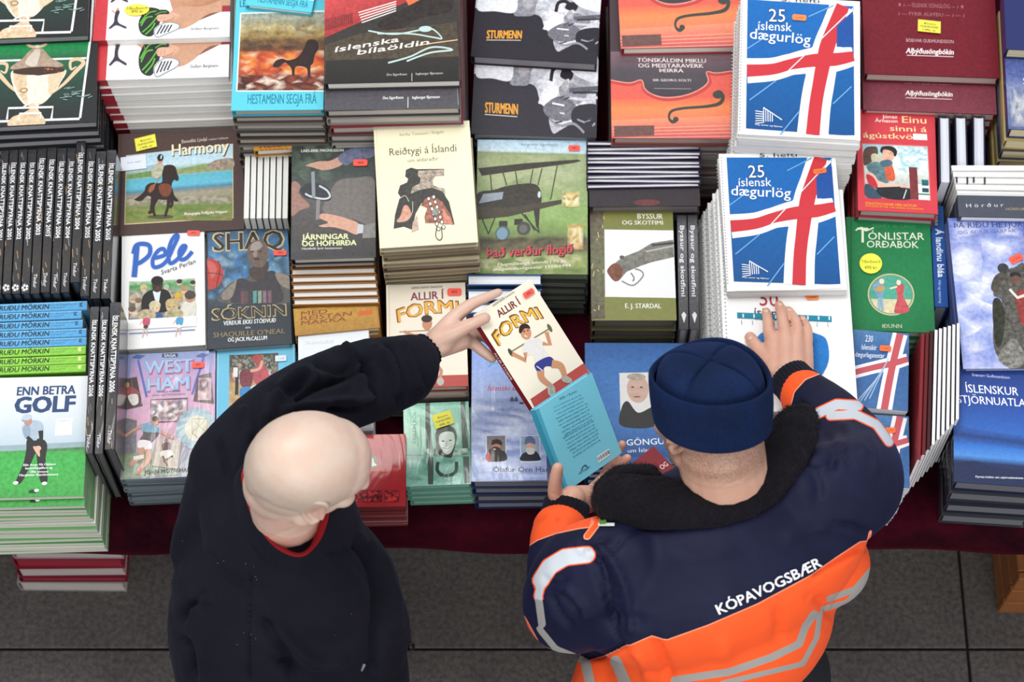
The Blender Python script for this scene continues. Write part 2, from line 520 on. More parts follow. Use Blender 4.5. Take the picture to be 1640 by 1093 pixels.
def smooth_pts(pts, closed, seg, taper):
    n = len(pts); out = []; tp = [] if taper else None
    rng = range(n if closed else n - 1)
    for i in rng:
        if closed: p0, p1, p2, p3 = (pts[(i + k) % n] for k in (-1, 0, 1, 2))
        else: p0, p1, p2, p3 = pts[max(i - 1, 0)], pts[i], pts[i + 1], pts[min(i + 2, n - 1)]
        for s in range(seg):
            t = s / seg
            out.append(tuple(.5 * (2 * b + (c - a) * t + (2 * a - 5 * b + 4 * c - d) * t * t + (-a + 3 * b - 3 * c + d) * t ** 3) for a, b, c, d in zip(p0, p1, p2, p3)))
            if taper: tp.append(taper[i] + (taper[(i + 1) % n] - taper[i]) * t)
    if not closed:
        out.append(tuple(pts[-1]))
        if taper: tp.append(taper[-1])
    return out, tp

ORD = ['second', 'third', 'fourth', 'fifth', 'sixth', 'seventh', 'eighth', 'ninth', 'tenth', 'eleventh', 'twelfth', 'thirteenth', 'fourteenth', 'fifteenth', 'sixteenth', 'seventeenth', 'eighteenth', 'nineteenth', 'twentieth'] + ['twenty-' + x for x in ('first', 'second', 'third', 'fourth', 'fifth', 'sixth', 'seventh', 'eighth', 'ninth')] + ['thirtieth'] + ['thirty-' + x for x in ('first', 'second', 'third', 'fourth', 'fifth', 'sixth', 'seventh', 'eighth', 'ninth')]
FOOT = []
class Book: pass
def put_book(w, l, t, hard, cover, page, M, label, group=None, wrap=False, name='book', cat='book'):
    cm, pm = book_meshes(w, l, t, hard, plain(cover, .3 if wrap else .45, coat=.6 if wrap else 0), page_mat(page))
    root = thing(name, label, cat, group=group)
    root.matrix_world = M
    link('cover', cm, root); link('page_block', pm, root)
    b = Book(); b.root = root; b.w, b.l, b.t = w, l, t; b.wrap = wrap; b.M = M
    return b
def pile(quad, h, t, desc, short, cover='#333333', page='#ece8dd', hard=True, lean=(0, 0), base=0.0, art=None, wrap=False,
         sticker=None, jit=.0015, seed=1, minl=None, covers=None, name='book', spiral=False, cat='book', wig=.012, aq=None, redspine=False):
    """a pile of lying books; the top one is fitted to the traced corners, the others lie under it down to base"""
    z = TZ + h
    c, ang, w, l = rectfit(quad, z)
    n = max(1, round((h - base) / t)); t = (h - base) / n
    R = random.Random(seed * 7 + 1)
    FOOT.append((short, c.copy(), ang, w, l, TZ + base, TZ + h, lean, n))
    top = None
    for i in range(n):
        a = ang + (R.uniform(-wig, wig) if i else 0)
        x = c.x + lean[0] * i + (R.uniform(-jit, jit) if i else 0); y = c.y + lean[1] * i + (R.uniform(-jit, jit) if i else 0)
        zz = z - t * (i + 1)
        M = Matrix.Translation((x, y, zz)) @ Matrix.Rotation(a, 4, 'Z')
        if i == 0: lab = desc
        else:
            lab = f"{ORD[i-1]} one down in the pile topped by the {short}"
        cv = cover if (covers is None or i == 0) else covers[(i - 1) % len(covers)]
        b = put_book(w, l, t - .0004, hard, cv, page, M, lab, group=f'pile of the {short}', wrap=wrap, name=name, cat=cat)
        if spiral and i < 14: add_spiral(b)
        if redspine: add_redspine(b)
        if i == 0:
            top = b; b.quad = aq or quad
            if art:
                cvs = canvas_for(b, aq or quad); art(cvs); cvs.build('cover_print', b.root, wrap)
            for s in (sticker or []): put_sticker(b, *s)
    return top
def canvas_for(b, quad, base=.00012):
    w, l, t = b.w, b.l, b.t
    cv = Canvas(quad, [(-w / 2, l / 2), (w / 2, l / 2), (w / 2, -l / 2), (-w / 2, -l / 2)], base=t + base)
    return cv
def put_sticker(b, cx, cy, wpx, hpx, rot, col, lines=(), shape='rect', ink='#222222'):
    cv = canvas_for(b, b.quad, base=.0034)
    r = math.radians(rot)
    def P(u, v): return (cx + u * math.cos(r) - v * math.sin(r), cy + u * math.sin(r) + v * math.cos(r))
    a, c = wpx / 2, hpx / 2
    if shape == 'ell': cv.ell(cx, cy, a, c, col, rot)
    elif shape == 'tag': cv.poly([P(-a, -c * .5), (P(-a * .85, -c)), P(a * .85, -c), P(a, -c * .5), P(a, c * .5), P(a * .85, c), P(-a * .85, c), P(-a, c * .5)], col)
    else: cv.poly([P(-a, -c), P(a, -c), P(a, c), P(-a, c)], col)
    for (s, u0, v, u1, hh) in lines:
        p0 = P(u0 * wpx, v * hpx); p1 = P(u1 * wpx, v * hpx)
        cv.text(s, p0[0], p0[1], p1[0], p1[1], hh, ink, bold=.015)
    o = cv.build('price_sticker', b.root)
    return o
def tag495(cx, cy, rot=0, w=22, h=9, s='495'):
    return (cx, cy, w, h, rot, '#fb5f58', [(s, -.2, .28, .2, h * .5)], 'tag', '#5c1220')
def ylab(cx, cy, w, h, rot, price):
    return (cx, cy, w, h, rot, '#efe94e', [('● Eymundsson', -.22, -.15, .3, h * .13), ('TILBOÐSVERÐ', -.40, .12, .40, h * .17), (price, -.25, .40, .35, h * .2)], 'rect', '#3a3a18')

def add_redspine(b):
    v, f = box_vf(-b.w / 2 - .0002, -b.w / 2 + .027, -b.l / 2 - .0004, b.l / 2, .0002, b.t - .0002)
    link('spine', mesh_from('spine', v, f, [plain('#9c2a36', .5)]), b.root)
_sp = {}
def add_spiral(b):
    key = round(b.l, 3), round(b.t, 4)
    if key not in _sp:
        turns = 38; seg = 8; r = b.t * .5 - .0004; vs = []; fs = []
        L = b.l * .94
        for i in range(turns * seg + 1):
            a = 2 * math.pi * i / seg; y = -L / 2 + L * i / (turns * seg)
            cx = -b.w / 2 + r * .15 + r * math.cos(a); cz = b.t / 2 + r * math.sin(a)
            for k in range(3):
                q = 2 * math.pi * k / 3; rr = .0008
                vs.append((cx + rr * math.cos(q) * math.cos(a), y + rr * math.sin(q), cz + rr * math.cos(q) * math.sin(a)))
        for i in range(turns * seg):
            for k in range(3):
                fs.append((3 * i + k, 3 * i + (k + 1) % 3, 3 * i + 3 + (k + 1) % 3, 3 * i + 3 + k))
        _sp[key] = mesh_from('spiral_binding', vs, fs, [plain('#d8d8d6', .35)])
    link('spiral_binding', _sp[key], b.root)

def stood(quad, ztop, depth, t_axis, label, up='spine', cover='#333', page='#ece8dd', hard=True, group=None, wrap=False, art=None, name='book', tilt=0.0, round_=False):
    """a book standing on one long edge. quad = traced outline of its upper face (TL,TR,BR,BL). t_axis 'x': thickness runs across."""
    c, ang, wx, ly = rectfit(quad, TZ + ztop)
    if t_axis == 'x': t, l = wx, ly
    else: t, l = ly, wx
    t -= .0005
    # local book frame: x width (spine at -x), y length, z thickness
    # upright: the spine (local -x) points up, or the fore-edge (+x) does
    s = -1 if up == 'spine' else 1
    if t_axis == 'x':
        X = Vector((0, 0, s)); Y = Vector((0, 1, 0)); Z = X.cross(Y)
    else:
        X = Vector((0, 0, s)); Y = Vector((-1, 0, 0)); Z = X.cross(Y)
    R = Matrix((X, Y, Z)).transposed().to_4x4()
    Rz = Matrix.Rotation(ang, 4, 'Z') @ Matrix.Rotation(tilt, 4, 'Y' if t_axis == 'x' else 'X')
    ctr = Vector((c.x, c.y, TZ + ztop))
    M = Matrix.Translation(ctr) @ Rz @ Matrix.Translation((0, 0, -depth / 2)) @ R @ Matrix.Translation((0, 0, -t / 2))
    b = put_book(depth, l, t, hard, cover, page, M, label, group=group, wrap=wrap, name=name)
    if art:
        # print lies on the spine: a child placed on the upper face
        cv = Canvas(quad, [(-wx / 2, ly / 2), (wx / 2, ly / 2), (wx / 2, -ly / 2), (-wx / 2, -ly / 2)], base=.0002)
        art(cv)
        o = cv.build('spine_print', None, wrap)
        Mw = Matrix.Translation(ctr) @ Rz
        o.parent = b.root
        o.matrix_local = M.inverted() @ Mw
    FOOT.append((label[:30], c.copy(), ang, wx, ly, TZ + ztop - depth, TZ + ztop, (0, 0), 1))
    return b
# ------------------------------------------------------------------ covers (traced in enlarged views of the photograph: origin x, origin y, scale)
Z1 = (0, 0, .25); Z2 = (360, 0, .25); Z3 = (740, 0, .2805); Z4 = (1180, 0, .2805); Z5 = (0, 200, .25625); Z6 = (380, 190, .24707)
Z7 = (740, 200, .32941); Z8 = (1120, 200, .32932); Z9 = (0, 440, .4756); Z10 = (300, 380, .29268); Z11 = (560, 440, .36585); Z12 = (1140, 440, .42088)
ZH = (180, 200, .16467); ZP = (185, 355, .19674); ZW = (185, 550, .2379); ZG = (0, 590, .26525); ZR = (590, 190, .2378); ZK = (570, 630, .21046); ZJ = (1340, 170, .19218)
def q(zone, *pts):
    return [(zone[0] + x * zone[2], zone[1] + y * zone[2]) for x, y in pts]
SK = '#d8a184'; SKD = '#8a5a44'

def art_trophy(c):
    c.grad([(-190, -240), (600, -240), (660, 815), (-180, 815)], [(0, '#131512'), (1, '#101211')], .5)
    c.grad([(-60, -60), (560, -60), (575, 380), (-60, 380)], [(0, '#0f6a35'), (.5, '#17904a'), (.85, '#18874a'), (1, '#0f5c33')], .25)
    c.grad([(-60, 385), (560, 385), (550, 770), (-60, 755)], [(0, '#14603c'), (.4, '#173a2c'), (1, '#15171a')], .25)
    c.line([(-60, 375), (560, 388)], 12, '#f2f2ee'); c.line([(575, -60), (578, 250), (548, 770)], 14, '#f6f5f0'); c.line([(-60, 762), (545, 775)], 14, '#f6f5f0')
    gold, gl, gd = '#d8bd9a', '#efe0cb', '#8f6f50'
    c.curve([(172, 235), (180, 285), (238, 300), (295, 285), (302, 235)], 16, gold); c.rect(228, 290, 252, 330, gl)
    c.blob([(75, 428), (150, 370), (195, 320), (240, 305), (285, 322), (330, 372), (418, 428), (330, 440), (160, 438)], '#a9927c', .3)
    c.blob([(170, 400), (215, 330), (240, 312), (262, 330), (240, 420)], '#cfc1b2', .1)
    for s in (-1, 1):
        cx = 258; f = lambda x: cx + s * (x - cx)
        c.curve([(f(360), 600), (f(430), 545), (f(500), 470), (f(545), 420), (f(510), 392), (f(462), 405), (f(468), 455), (f(500), 440)], 26, gold, taper=[10, 20, 28, 26, 22, 20, 14, 8])
    c.blob([(92, 445), (110, 560), (160, 640), (205, 672), (300, 665), (365, 600), (405, 540), (432, 455), (260, 485)], gl, .25)
    c.blob([(100, 455), (120, 550), (175, 640), (205, 668), (190, 560), (180, 470)], gold, .3)
    c.blob([(330, 480), (425, 458), (400, 540), (345, 620), (330, 560)], '#dcc3a2', .2)
    c.ell(262, 455, 168, 26, '#3b241a', 1); c.scat((290, 440, 400, 475), ['#c77b3c', '#6d2c18'], 14, 4, 9, 2)
    c.ell(175, 575, 26, 16, gd, 0); c.ell(175, 575, 18, 10, gold)
    c.blob([(200, 665), (300, 665), (270, 690), (325, 800), (100, 800), (110, 745), (180, 720), (225, 690)], gold, .35)
    c.line([(80, 755), (84, 684), (370, 692), (365, 765)], 13, '#f6f5f0'); c.line([(156, 760), (158, 722), (296, 726), (292, 762)], 10, '#f6f5f0')
    c.curve([(180, 680), (240, 655), (275, 682)], 9, '#f6f5f0')
    for k in range(14):
        R = random.Random(k); x = R.uniform(380, 600); y = R.uniform(570, 650)
        c.line([(x, y), (x + R.uniform(25, 60), y + R.uniform(-12, 12))], 5, '#7f9a94')
AQ_TR = [(-190, -240), (600, -240), (652, 800), (-170, 796)]
def leg_art(c):
    c.rect(640, -700, 720, 520, '#c73a40', .12); c.rect(720, -700, 1480, 520, '#f3f1ee')
    c.text('Tilboðsverð', 832, -215, 950, -215, 14, '#333322')
    c.grad([(1060, 60), (1480, -180), (1480, 280), (1160, 430)], [(0, '#9a6448'), (.45, '#c39274'), (.75, '#b57f60'), (1, '#7a5140')], .15)
    c.blob([(1150, 262), (1300, 262), (1480, 200), (1480, 300), (1350, 320), (1250, 400), (1160, 435), (1060, 380)], '#c6977a', .12)
    c.blob([(890, 40), (1000, -40), (1100, -180), (1230, -190), (1150, -60), (1000, 60), (940, 110)], '#b98466', .12)
    c.poly([(1090, -240), (1480, -240), (1480, -80), (1400, -40), (1330, -60), (1270, -110), (1160, -160)], '#c2303c', .15)
    c.rect(1425, 262, 1480, 310, '#9c2f3c', .2)
    c.blob([(905, 300), (915, 255), (960, 250), (1010, 262), (1090, 290), (1160, 320), (1150, 350), (1080, 370), (1020, 350)], '#d5a78c', .12)
    for dx, dy, s in ((0, 0, 1),):
        c.blob([(918, 350), (960, 270), (1010, 262), (1050, 300), (1040, 400), (1000, 480), (945, 470), (918, 420)], '#27302b')
        for pts in ([(930, 400), (960, 340), (1000, 330)], [(925, 380), (975, 300), (1040, 290)], [(940, 450), (985, 400), (1030, 330)], [(960, 468), (1000, 420), (1015, 380)], [(1010, 300), (1060, 285), (1090, 300)]):
            c.curve(pts, 9, '#63b23f')
        c.blob([(1010, 440), (1050, 390), (1110, 380), (1160, 400), (1160, 435), (1090, 470), (1030, 495)], '#e6e6e2')
        for k in range(4): c.line([(1030 + k * 22, 470 - k * 5), (1060 + k * 20, 400)], 9, '#2a3040')
    c.curve([(1012, 445), (1050, 395), (1110, 382), (1160, 400), (1158, 432), (1090, 468), (1030, 492), (1012, 445)], 6, '#8f949a')
    c.blob([(1010, 300), (1050, 282), (1085, 285), (1100, 310), (1060, 330), (1020, 330)], '#27302b'); c.curve([(1015, 320), (1050, 300), (1085, 300)], 6, '#63b23f')
    c.blob([(1025, 335), (1040, 320), (1090, 318), (1130, 330), (1120, 355), (1060, 372), (1030, 365)], '#d9ab92', .1)
    for x_ in (1035, 1055, 1075): c.line([(x_, 335), (x_ - 6, 362)], 3, '#a87860')
    for x_ in (925, 945): c.line([(x_, 300), (x_ + 6, 330)], 3, '#a87860')
    c.text('Guðjón Bergmann', 1235, 446, 1410, 446, 18, '#4a4a4a')
    for y0 in (265, 60):
        c.blob([(765, y0 + 60), (775, y0 + 10), (795, y0 + 20), (785, y0 + 70), (795, y0 + 110), (840, y0 + 140), (835, y0 + 152), (780, y0 + 125), (745, y0 + 150), (735, y0 + 145), (762, y0 + 105)], '#3a3346')
        c.ell(782, y0 + 2, 8, 11, '#c99478')
        c.line([(768, y0 + 30), (745, y0 + 8)], 7, '#c99478')
AQ_LEG = [(622, -760), (1485, -760), (1475, 505), (640, 500)]

def art_horsemen(c):
    c.rect(60, -400, 680, 715, '#58c4d6', .04)
    c.text('LEIFTUR', 95, 55, 250, 45, 45, '#1c6f86', .02)
    c.rect(98, 92, 672, 592, '#f2efe6')
    c.grad([(106, 100), (672, 100), (672, 585), (106, 585)], [(0, '#8c9a92'), (.18, '#b9b598'), (.3, '#a58a4f'), (.45, '#5b3f2c'), (.62, '#b4552b'), (.85, '#7d3322'), (1, '#3b1d17')], .5)
    c.scat((106, 130, 672, 260), ['#a08a4a', '#8d8a70', '#6f5a33', '#b6a878'], 60, 12, 34, 5, 2.2, .4)
    c.scat((106, 250, 672, 350), ['#4a3427', '#2e241f', '#7a5135', '#5d4430'], 80, 10, 26, 6, 1.8, .4)
    c.scat((106, 340, 672, 500), ['#d9662c', '#b8432a', '#e98a3e', '#8e2f22', '#f0c9a0'], 110, 8, 28, 7, 2, .3)
    c.scat((106, 490, 672, 585), ['#5a241c', '#2f1613', '#8d4630', '#f0dcc8'], 80, 8, 24, 8, 2, .3)
    k = '#2a1c19'
    c.blob([(325, 440), (340, 405), (380, 390), (420, 400), (480, 380), (520, 320), (535, 280), (570, 272), (600, 290), (606, 330), (585, 370), (575, 420), (560, 440), (560, 500), (545, 500), (535, 450), (470, 440), (462, 490), (448, 490), (440, 450), (400, 415), (365, 440)], k, .3)
    c.text('HESTAMENN SEGJA FRÁ', 175, 668, 602, 664, 58, '#167f95', .01)
AQ_HM = [(62, -460), (646, -434), (644, 700), (72, 710)]

def art_cars(c):
    c.rect(640, -600, 1500, 545, '#35302d', .3)
    c.grad([(640, -600), (1490, -600), (1480, 60), (640, 330)], [(0, '#7d1f24'), (.5, '#b4383a'), (.8, '#c4494a'), (1, '#a33333')], .3)
    c.blob([(655, 60), (1000, -60), (1480, -120), (1480, 20), (1200, 80), (900, 110), (660, 140)], '#cf5550', .3)
    c.blob([(1170, 60), (1460, 0), (1460, 100), (1300, 160), (1200, 190)], '#d66a45', .4)
    c.blob([(1000, 260), (1180, 180), (1300, 140), (1450, 135), (1440, 210), (1300, 230), (1200, 260), (1100, 300)], '#2b2320', .6)
    c.poly([(690, 350), (900, 300), (1200, 280), (1480, 260), (1495, 520), (700, 525)], '#4a4032', .5)
    c.grad([(700, 420), (1490, 420), (1490, 530), (700, 525)], [(0, '#2c2924'), (1, '#1c1b1a')], .2)
    for k in range(5): c.line([(880 + k * 6, 203 + k * 12), (1110, 155 + k * 11)], 5, '#e9e4dc')
    for k in range(16): c.line([(680 + k * 11, 285 - k * 2), (676 + k * 11, 228 - k * 1.5)], 4, '#4a1a1e')
    c.curve([(945, 290), (1100, 310), (1250, 295), (1330, 290), (1390, 335), (1340, 330), (1200, 310), (1000, 305)], 7, '#b9cfc9')
    c.curve([(1070, 440), (1200, 415), (1330, 375), (1455, 390), (1320, 400), (1180, 435)], 8, '#b9cfc9'); c.ell(1290, 290, 40, 14, '#b9cfc9')
    c.text('íslenska', 750, 385, 1130, 345, 24, '#f0ece2', .03, .35); c.text('bílaöldin', 885, 400, 1310, 362, 24, '#f0ece2', .03, .35)
    c.line([(1240, 365), (1485, 345)], 4, '#e8c9a0')
    c.text('Örn Sigurðsson', 1062, 498, 1182, 498, 10, '#cfcac4'); c.line([(1212, 490), (1212, 525)], 3, '#d8d4cc'); c.text('Ingibergur Bjarnason', 1235, 498, 1395, 498, 10, '#cfcac4')
AQ_CAR = [(620, -640), (1490, -640), (1500, 527), (696, 522)]
def art_cars_low(c):
    c.rect(690, -600, 1480, 700, '#4c4a50', .25)
    c.text('Örn Sigurðsson', 1035, 646, 1155, 643, 15, '#f2f0ec', .02); c.line([(1183, 635), (1183, 692)], 4, '#e8e4dc'); c.text('Ingibergur Bjarnason', 1208, 645, 1368, 642, 15, '#f2f0ec', .02)
    c.curve([(1040, 570), (1100, 545), (1185, 540), (1110, 560), (1060, 575)], 6, '#dfe6e6'); c.line([(700, 560), (715, 545), (1470, 545), (1476, 680)], 4, '#9a979a')

def art_storm(c):
    # two soldiers on a mortar crew under a bright sky, big dark lower left
    c.grad([(70, -420), (800, -400), (765, 380), (60, 310)], [(0, '#6c6c74'), (.4, '#a9aab2'), (.75, '#cfd0d6'), (1, '#3a3740')], .45)
    c.scat((90, -100, 790, 130), ['#b9bac2', '#d8dae0', '#8c8e98', '#e4e4ea'], 60, 20, 60, 3, 1.8, .4)
    c.blob([(60, 70), (180, 60), (300, 85), (420, 100), (460, 180), (560, 230), (700, 200), (790, 210), (775, 400), (60, 330)], '#26222b', .25)
    c.blob([(280, 90), (300, 20), (330, -40), (400, -30), (415, 10), (400, 50), (385, 95), (330, 100)], '#8b8b93', .5)
    c.ell(360, 20, 32, 42, '#a7a3a8', 10, .4)
    c.curve([(515, 80), (530, 30), (570, 20), (600, 40)], 20, '#1c1a20'); c.blob([(570, 60), (590, 28), (640, 30), (645, 60), (620, 78)], '#1c1a20')
    c.blob([(440, 170), (500, 110), (560, 90), (620, 70), (610, 110), (560, 140), (480, 175)], '#d8d6da', .3)
    c.blob([(560, 110), (640, 90), (720, 130), (690, 170), (600, 180)], '#8f8d96', .5); c.line([(620, 120), (795, 110)], 20, '#5a5862', .4)
    c.blob([(500, 240), (540, 205), (620, 220), (640, 250), (560, 290), (520, 300)], '#b9b7be', .5)
    c.blob([(90, 60), (110, -40), (180, -90), (260, -60), (300, 20), (280, 80), (180, 70)], '#e2e3e8', .2)
    c.blob([(600, -20), (700, -60), (790, -40), (790, 80), (700, 70), (640, 40)], '#dfe0e6', .2)
    c.blob([(445, 165), (470, 120), (520, 90), (560, 110), (540, 160), (480, 185)], '#e6e4e6', .2); c.blob([(540, 215), (600, 205), (640, 225), (620, 262), (560, 262)], '#d6d4da', .3)
    c.blob([(470, 190), (540, 150), (600, 150), (660, 190), (640, 240), (560, 250), (490, 230)], '#6f6d76', .5)
    c.blob([(640, 200), (700, 180), (790, 190), (785, 300), (680, 290), (630, 250)], '#26222b', .3); c.line([(610, 150), (700, 160), (790, 150)], 12, '#c9c7ce', .3); c.line([(640, 130), (790, 128)], 9, '#2a2730')
    c.curve([(500, 240), (560, 270), (640, 262), (700, 300)], 12, '#8f8d96'); c.ell(598, 100, 20, 26, '#b4b0b4', 10, .4); c.line([(520, 175), (590, 185)], 8, '#e6e4e8')
    for k in range(9):
        R = random.Random(k); x_, y_ = R.uniform(500, 760), R.uniform(140, 280); c.line([(x_, y_), (x_ + R.uniform(15, 50), y_ + R.uniform(-15, 15))], R.uniform(4, 9), R.choice(['#d0ced6', '#3a3742', '#9a98a2']), .3)
    c.text('STURMENN', 140, 214, 322, 222, 42, '#e9a23a', .03); c.line([(138, 222), (320, 232)], 4, '#cfc9c0')
AQ_ST = [(110, -430), (835, -430), (755, 385), (62, 300)]
def art_violin(c):
    c.rect(830, -300, 1570, 800, '#43333a')
    c.grad([(840, 260), (1560, 255), (1560, 520), (840, 520)], [(0, '#7c6068'), (.5, '#4e474d'), (1, '#3e3a3f')], .1)
    c.poly([(843, 440), (950, 455), (1000, 445), (1025, 440), (1032, 490), (1070, 525), (1150, 545), (1260, 530), (1350, 490), (1400, 440), (1398, 380), (1440, 385), (1500, 385), (1558, 362), (1558, 800), (838, 800)], '#e2604f', .12)
    c.grad([(843, 560), (1558, 530), (1560, 640), (843, 690)], [(0, '#e8694a'), (.5, '#f08a52'), (1, '#ef7e58')], .1)
    c.grad([(843, 690), (1560, 640), (1560, 785), (850, 795)], [(0, '#f2936c'), (1, '#c9505a')], .12)
    c.curve([(843, 452), (950, 468), (1020, 448), (1030, 495), (1070, 532), (1150, 555), (1260, 540), (1355, 498), (1408, 445), (1402, 388), (1450, 392), (1558, 372)], 16, '#c2413f')
    c.curve([(843, 440), (950, 455), (1020, 436), (1036, 485), (1075, 520), (1150, 540), (1255, 527), (1345, 487), (1398, 435), (1392, 375), (1450, 380), (1558, 360)], 6, '#f09c88')
    c.curve([(1215, 672), (1190, 690), (1170, 665), (1185, 625), (1250, 605), (1380, 590), (1455, 570), (1478, 530), (1460, 500), (1440, 510)], 20, '#3c4038', taper=[24, 22, 12, 16, 16, 18, 22, 20, 26, 30])
    c.ell(1208, 672, 16, 14, '#3c4038'); c.ell(1448, 516, 28, 24, '#3c4038')
    for k in range(4): c.line([(850, 745 + k * 18), (1558, 700 + k * 22)], 4, '#f3b48f')
    c.poly([(860, 725), (1085, 715), (1085, 775), (860, 790)], '#6a4a44', .3)
    c.text('TÓNSKÁLDIN MIKLU', 1000, 322, 1390, 318, 24, '#f0e4e2', .02); c.text('OG MEISTARAVERK', 1005, 357, 1375, 350, 24, '#f0e4e2', .02); c.text('ÞEIRRA', 1125, 384, 1260, 382, 22, '#f0e4e2', .02)
    c.text('SIR GEORG SOLTI', 1085, 442, 1300, 438, 14, '#e2d4d4', .02); c.line([(1090, 487), (1300, 484)], 3, '#b9a8aa')
AQ_VI = [(850, -310), (1570, -320), (1562, 782), (845, 798)]

AQ_FL = [(25, -20), (715, 0), (693, 803), (5, 765)]
def art_flag(c):
    c.rect(0, -30, 730, 830, '#f4f4f2')
    for k in range(44): c.ell(31 - k * .38, 4 + k * 17.2, 4.2, 3.6, '#8a8a8c', n=6)
    c.grad([(62, 5), (675, 32), (660, 778), (50, 735)], [(0, '#1569b4'), (.4, '#1262ac'), (.6, '#0f5c9e'), (1, '#0c4f8d')], .1)
    def cl(p): return p
    VW = [(614, 30), (560, 160), (510, 290), (462, 500), (440, 620), (422, 771)]; HW = [(57, 415), (200, 405), (310, 375), (440, 352), (560, 345), (668, 325)]
    c.curve(VW, 1, '#f2f1ef', taper=[150, 150, 160, 172, 172, 178]); c.curve(HW, 1, '#f2f1ef', taper=[142, 130, 122, 150, 140, 105])
    c.curve(VW, 1, '#c9333c', taper=[76, 84, 88, 74, 74, 78]); c.curve(HW, 1, '#c9333c', taper=[70, 62, 60, 74, 74, 56])
    c.poly([(672, 32), (600, 28), (690, 28)], '#f4f4f2'); c.poly([(575, 150), (672, 60), (668, 272), (570, 272)], '#1d4f9a', .1)
    for a in ([(410, 100), (560, 30)], [(60, 290), (180, 210)], [(70, 580), (220, 470)], [(540, 600), (650, 500)], [(240, 770), (350, 640)]):
        c.line([a[0], a[1]], 7, '#6aa6da')
    for a in ([(275, 428), (672, 45)],): c.line(list(a), 6, '#dfe6ee')
    c.rect(52, 776, 668, 800, '#f4f4f2')
    c.text('25', 182, 132, 275, 134, 72, '#ffffff', .0, out=('#0d3c6e', 1.5)); c.text('íslensk', 120, 182, 312, 188, 50, '#ffffff', .0); c.text('dægurlög', 72, 232, 418, 262, 58, '#ffffff', .005)
    c.text('5. hefti', 255, 12, 475, 18, 22, '#333333')
    for k in range(6): c.line([(102, 640 + k * 14), (150, 648 + k * 11)], 4, '#ffffff')
    for k in range(5): c.line([(148 + k * 12, 622 + k * 9), (148 + k * 12, 700)], 4, '#ffffff')
    c.line([(148, 622), (250, 690)], 5, '#ffffff'); c.text('Lög, textar og hljómar', 100, 718, 255, 733, 8, '#ffffff')
def art_50(c):
    # in Z8 units: white cover, red 50, teal ruled band, blue blob
    c.rect(100, 60, 740, 1600, '#f6f6f4')
    for k in range(56): c.ell(122 + k * .1, 345 + k * 18.5, 4, 3.6, '#9a9a9c', n=6)
    c.text('50', 290, 890, 378, 893, 68, '#b0323c'); c.text('íslensk', 262, 940, 430, 945, 38, '#2a2a33'); c.text('dægurlög', 262, 960, 425, 965, 10, '#2a2a33')
    c.grad([(180, 928), (636, 932), (636, 960), (180, 955)], [(0, '#1c8aa6'), (1, '#15809c')])
    for k in range(9): c.line([(200 + k * 52, 965), (200 + k * 52, 985)], 4, '#a0a8b0'); c.rect(205 + k * 52, 934, 212 + k * 52, 952, '#d6eef4')
    c.blob([(255, 1080), (300, 1020), (420, 1000), (560, 1020), (610, 1060), (600, 1180), (480, 1300), (300, 1260), (240, 1160)], '#1a79c6', .2)
def art_daegur230(c):
    c.rect(530, 200, 760, 800, '#2d5a90', .2)
    c.grad([(536, 210), (748, 222), (745, 520), (532, 500)], [(0, '#4a79a8'), (.3, '#2b5c97'), (1, '#3a679c')], .2)
    V = [(715, 225), (690, 330), (672, 420), (655, 520)]; Hh = [(540, 372), (620, 352), (680, 340), (745, 322)]
    c.curve(V, 1, '#e8eaee', taper=[58, 56, 58, 60]); c.curve(Hh, 1, '#e8eaee', taper=[46, 46, 52, 44])
    c.curve(V, 1, '#c05058', taper=[28, 26, 28, 28]); c.curve(Hh, 1, '#c05058', taper=[22, 22, 24, 22])
    for k in range(4): c.line([(545 + k * 18, 490 - k * 6), (640 + k * 10, 380 - k * 20)], 4, '#9dbbd8')
    c.text('230', 582, 255, 610, 257, 24, '#f0f4f8'); c.text('íslenskir', 568, 285, 625, 288, 20, '#f0f4f8'); c.text('dægurlagatextar', 545, 312, 655, 318, 18, '#f0f4f8')
AQ_230 = [(538, 210), (750, 224), (748, 523), (532, 500)]

def art_maroon(c):
    c.rect(700, -600, 1480, 720, '#6f1322', .25)
    c.text('★ ♪ — ÍSLENSK SÖNGLÖG — ♪ ★', 915, 55, 1290, 55, 22, '#a86a70'); c.text('♪ — FYRIR ALÞÝÐU — ♪ — ♪', 915, 103, 1290, 103, 20, '#a86a70')
    c.text('BÖÐVAR GUÐMUNDSSON', 955, 250, 1220, 250, 18, '#c9a9aa'); c.text('Alþýðusöngbókin', 950, 312, 1215, 312, 28, '#f0e6e4', .03, .2); c.line([(955, 324), (1215, 324)], 4, '#e0cfcf')
AQ_MA = [(712, -600), (1470, -600), (1466, 432), (716, 432)]
def art_maroon2(c):
    c.rect(700, -600, 1480, 1300, '#7a3844', .2)  # paler maroon paints the reflected light into the cover colour
    c.text('BÖÐVAR GUÐMUNDSSON', 955, 520, 1220, 520, 18, '#c9a9aa'); c.text('Alþýðusöngbókin', 955, 590, 1220, 590, 28, '#f0e6e4', .03, .2); c.line([(958, 607), (1218, 607)], 4, '#e0cfcf')

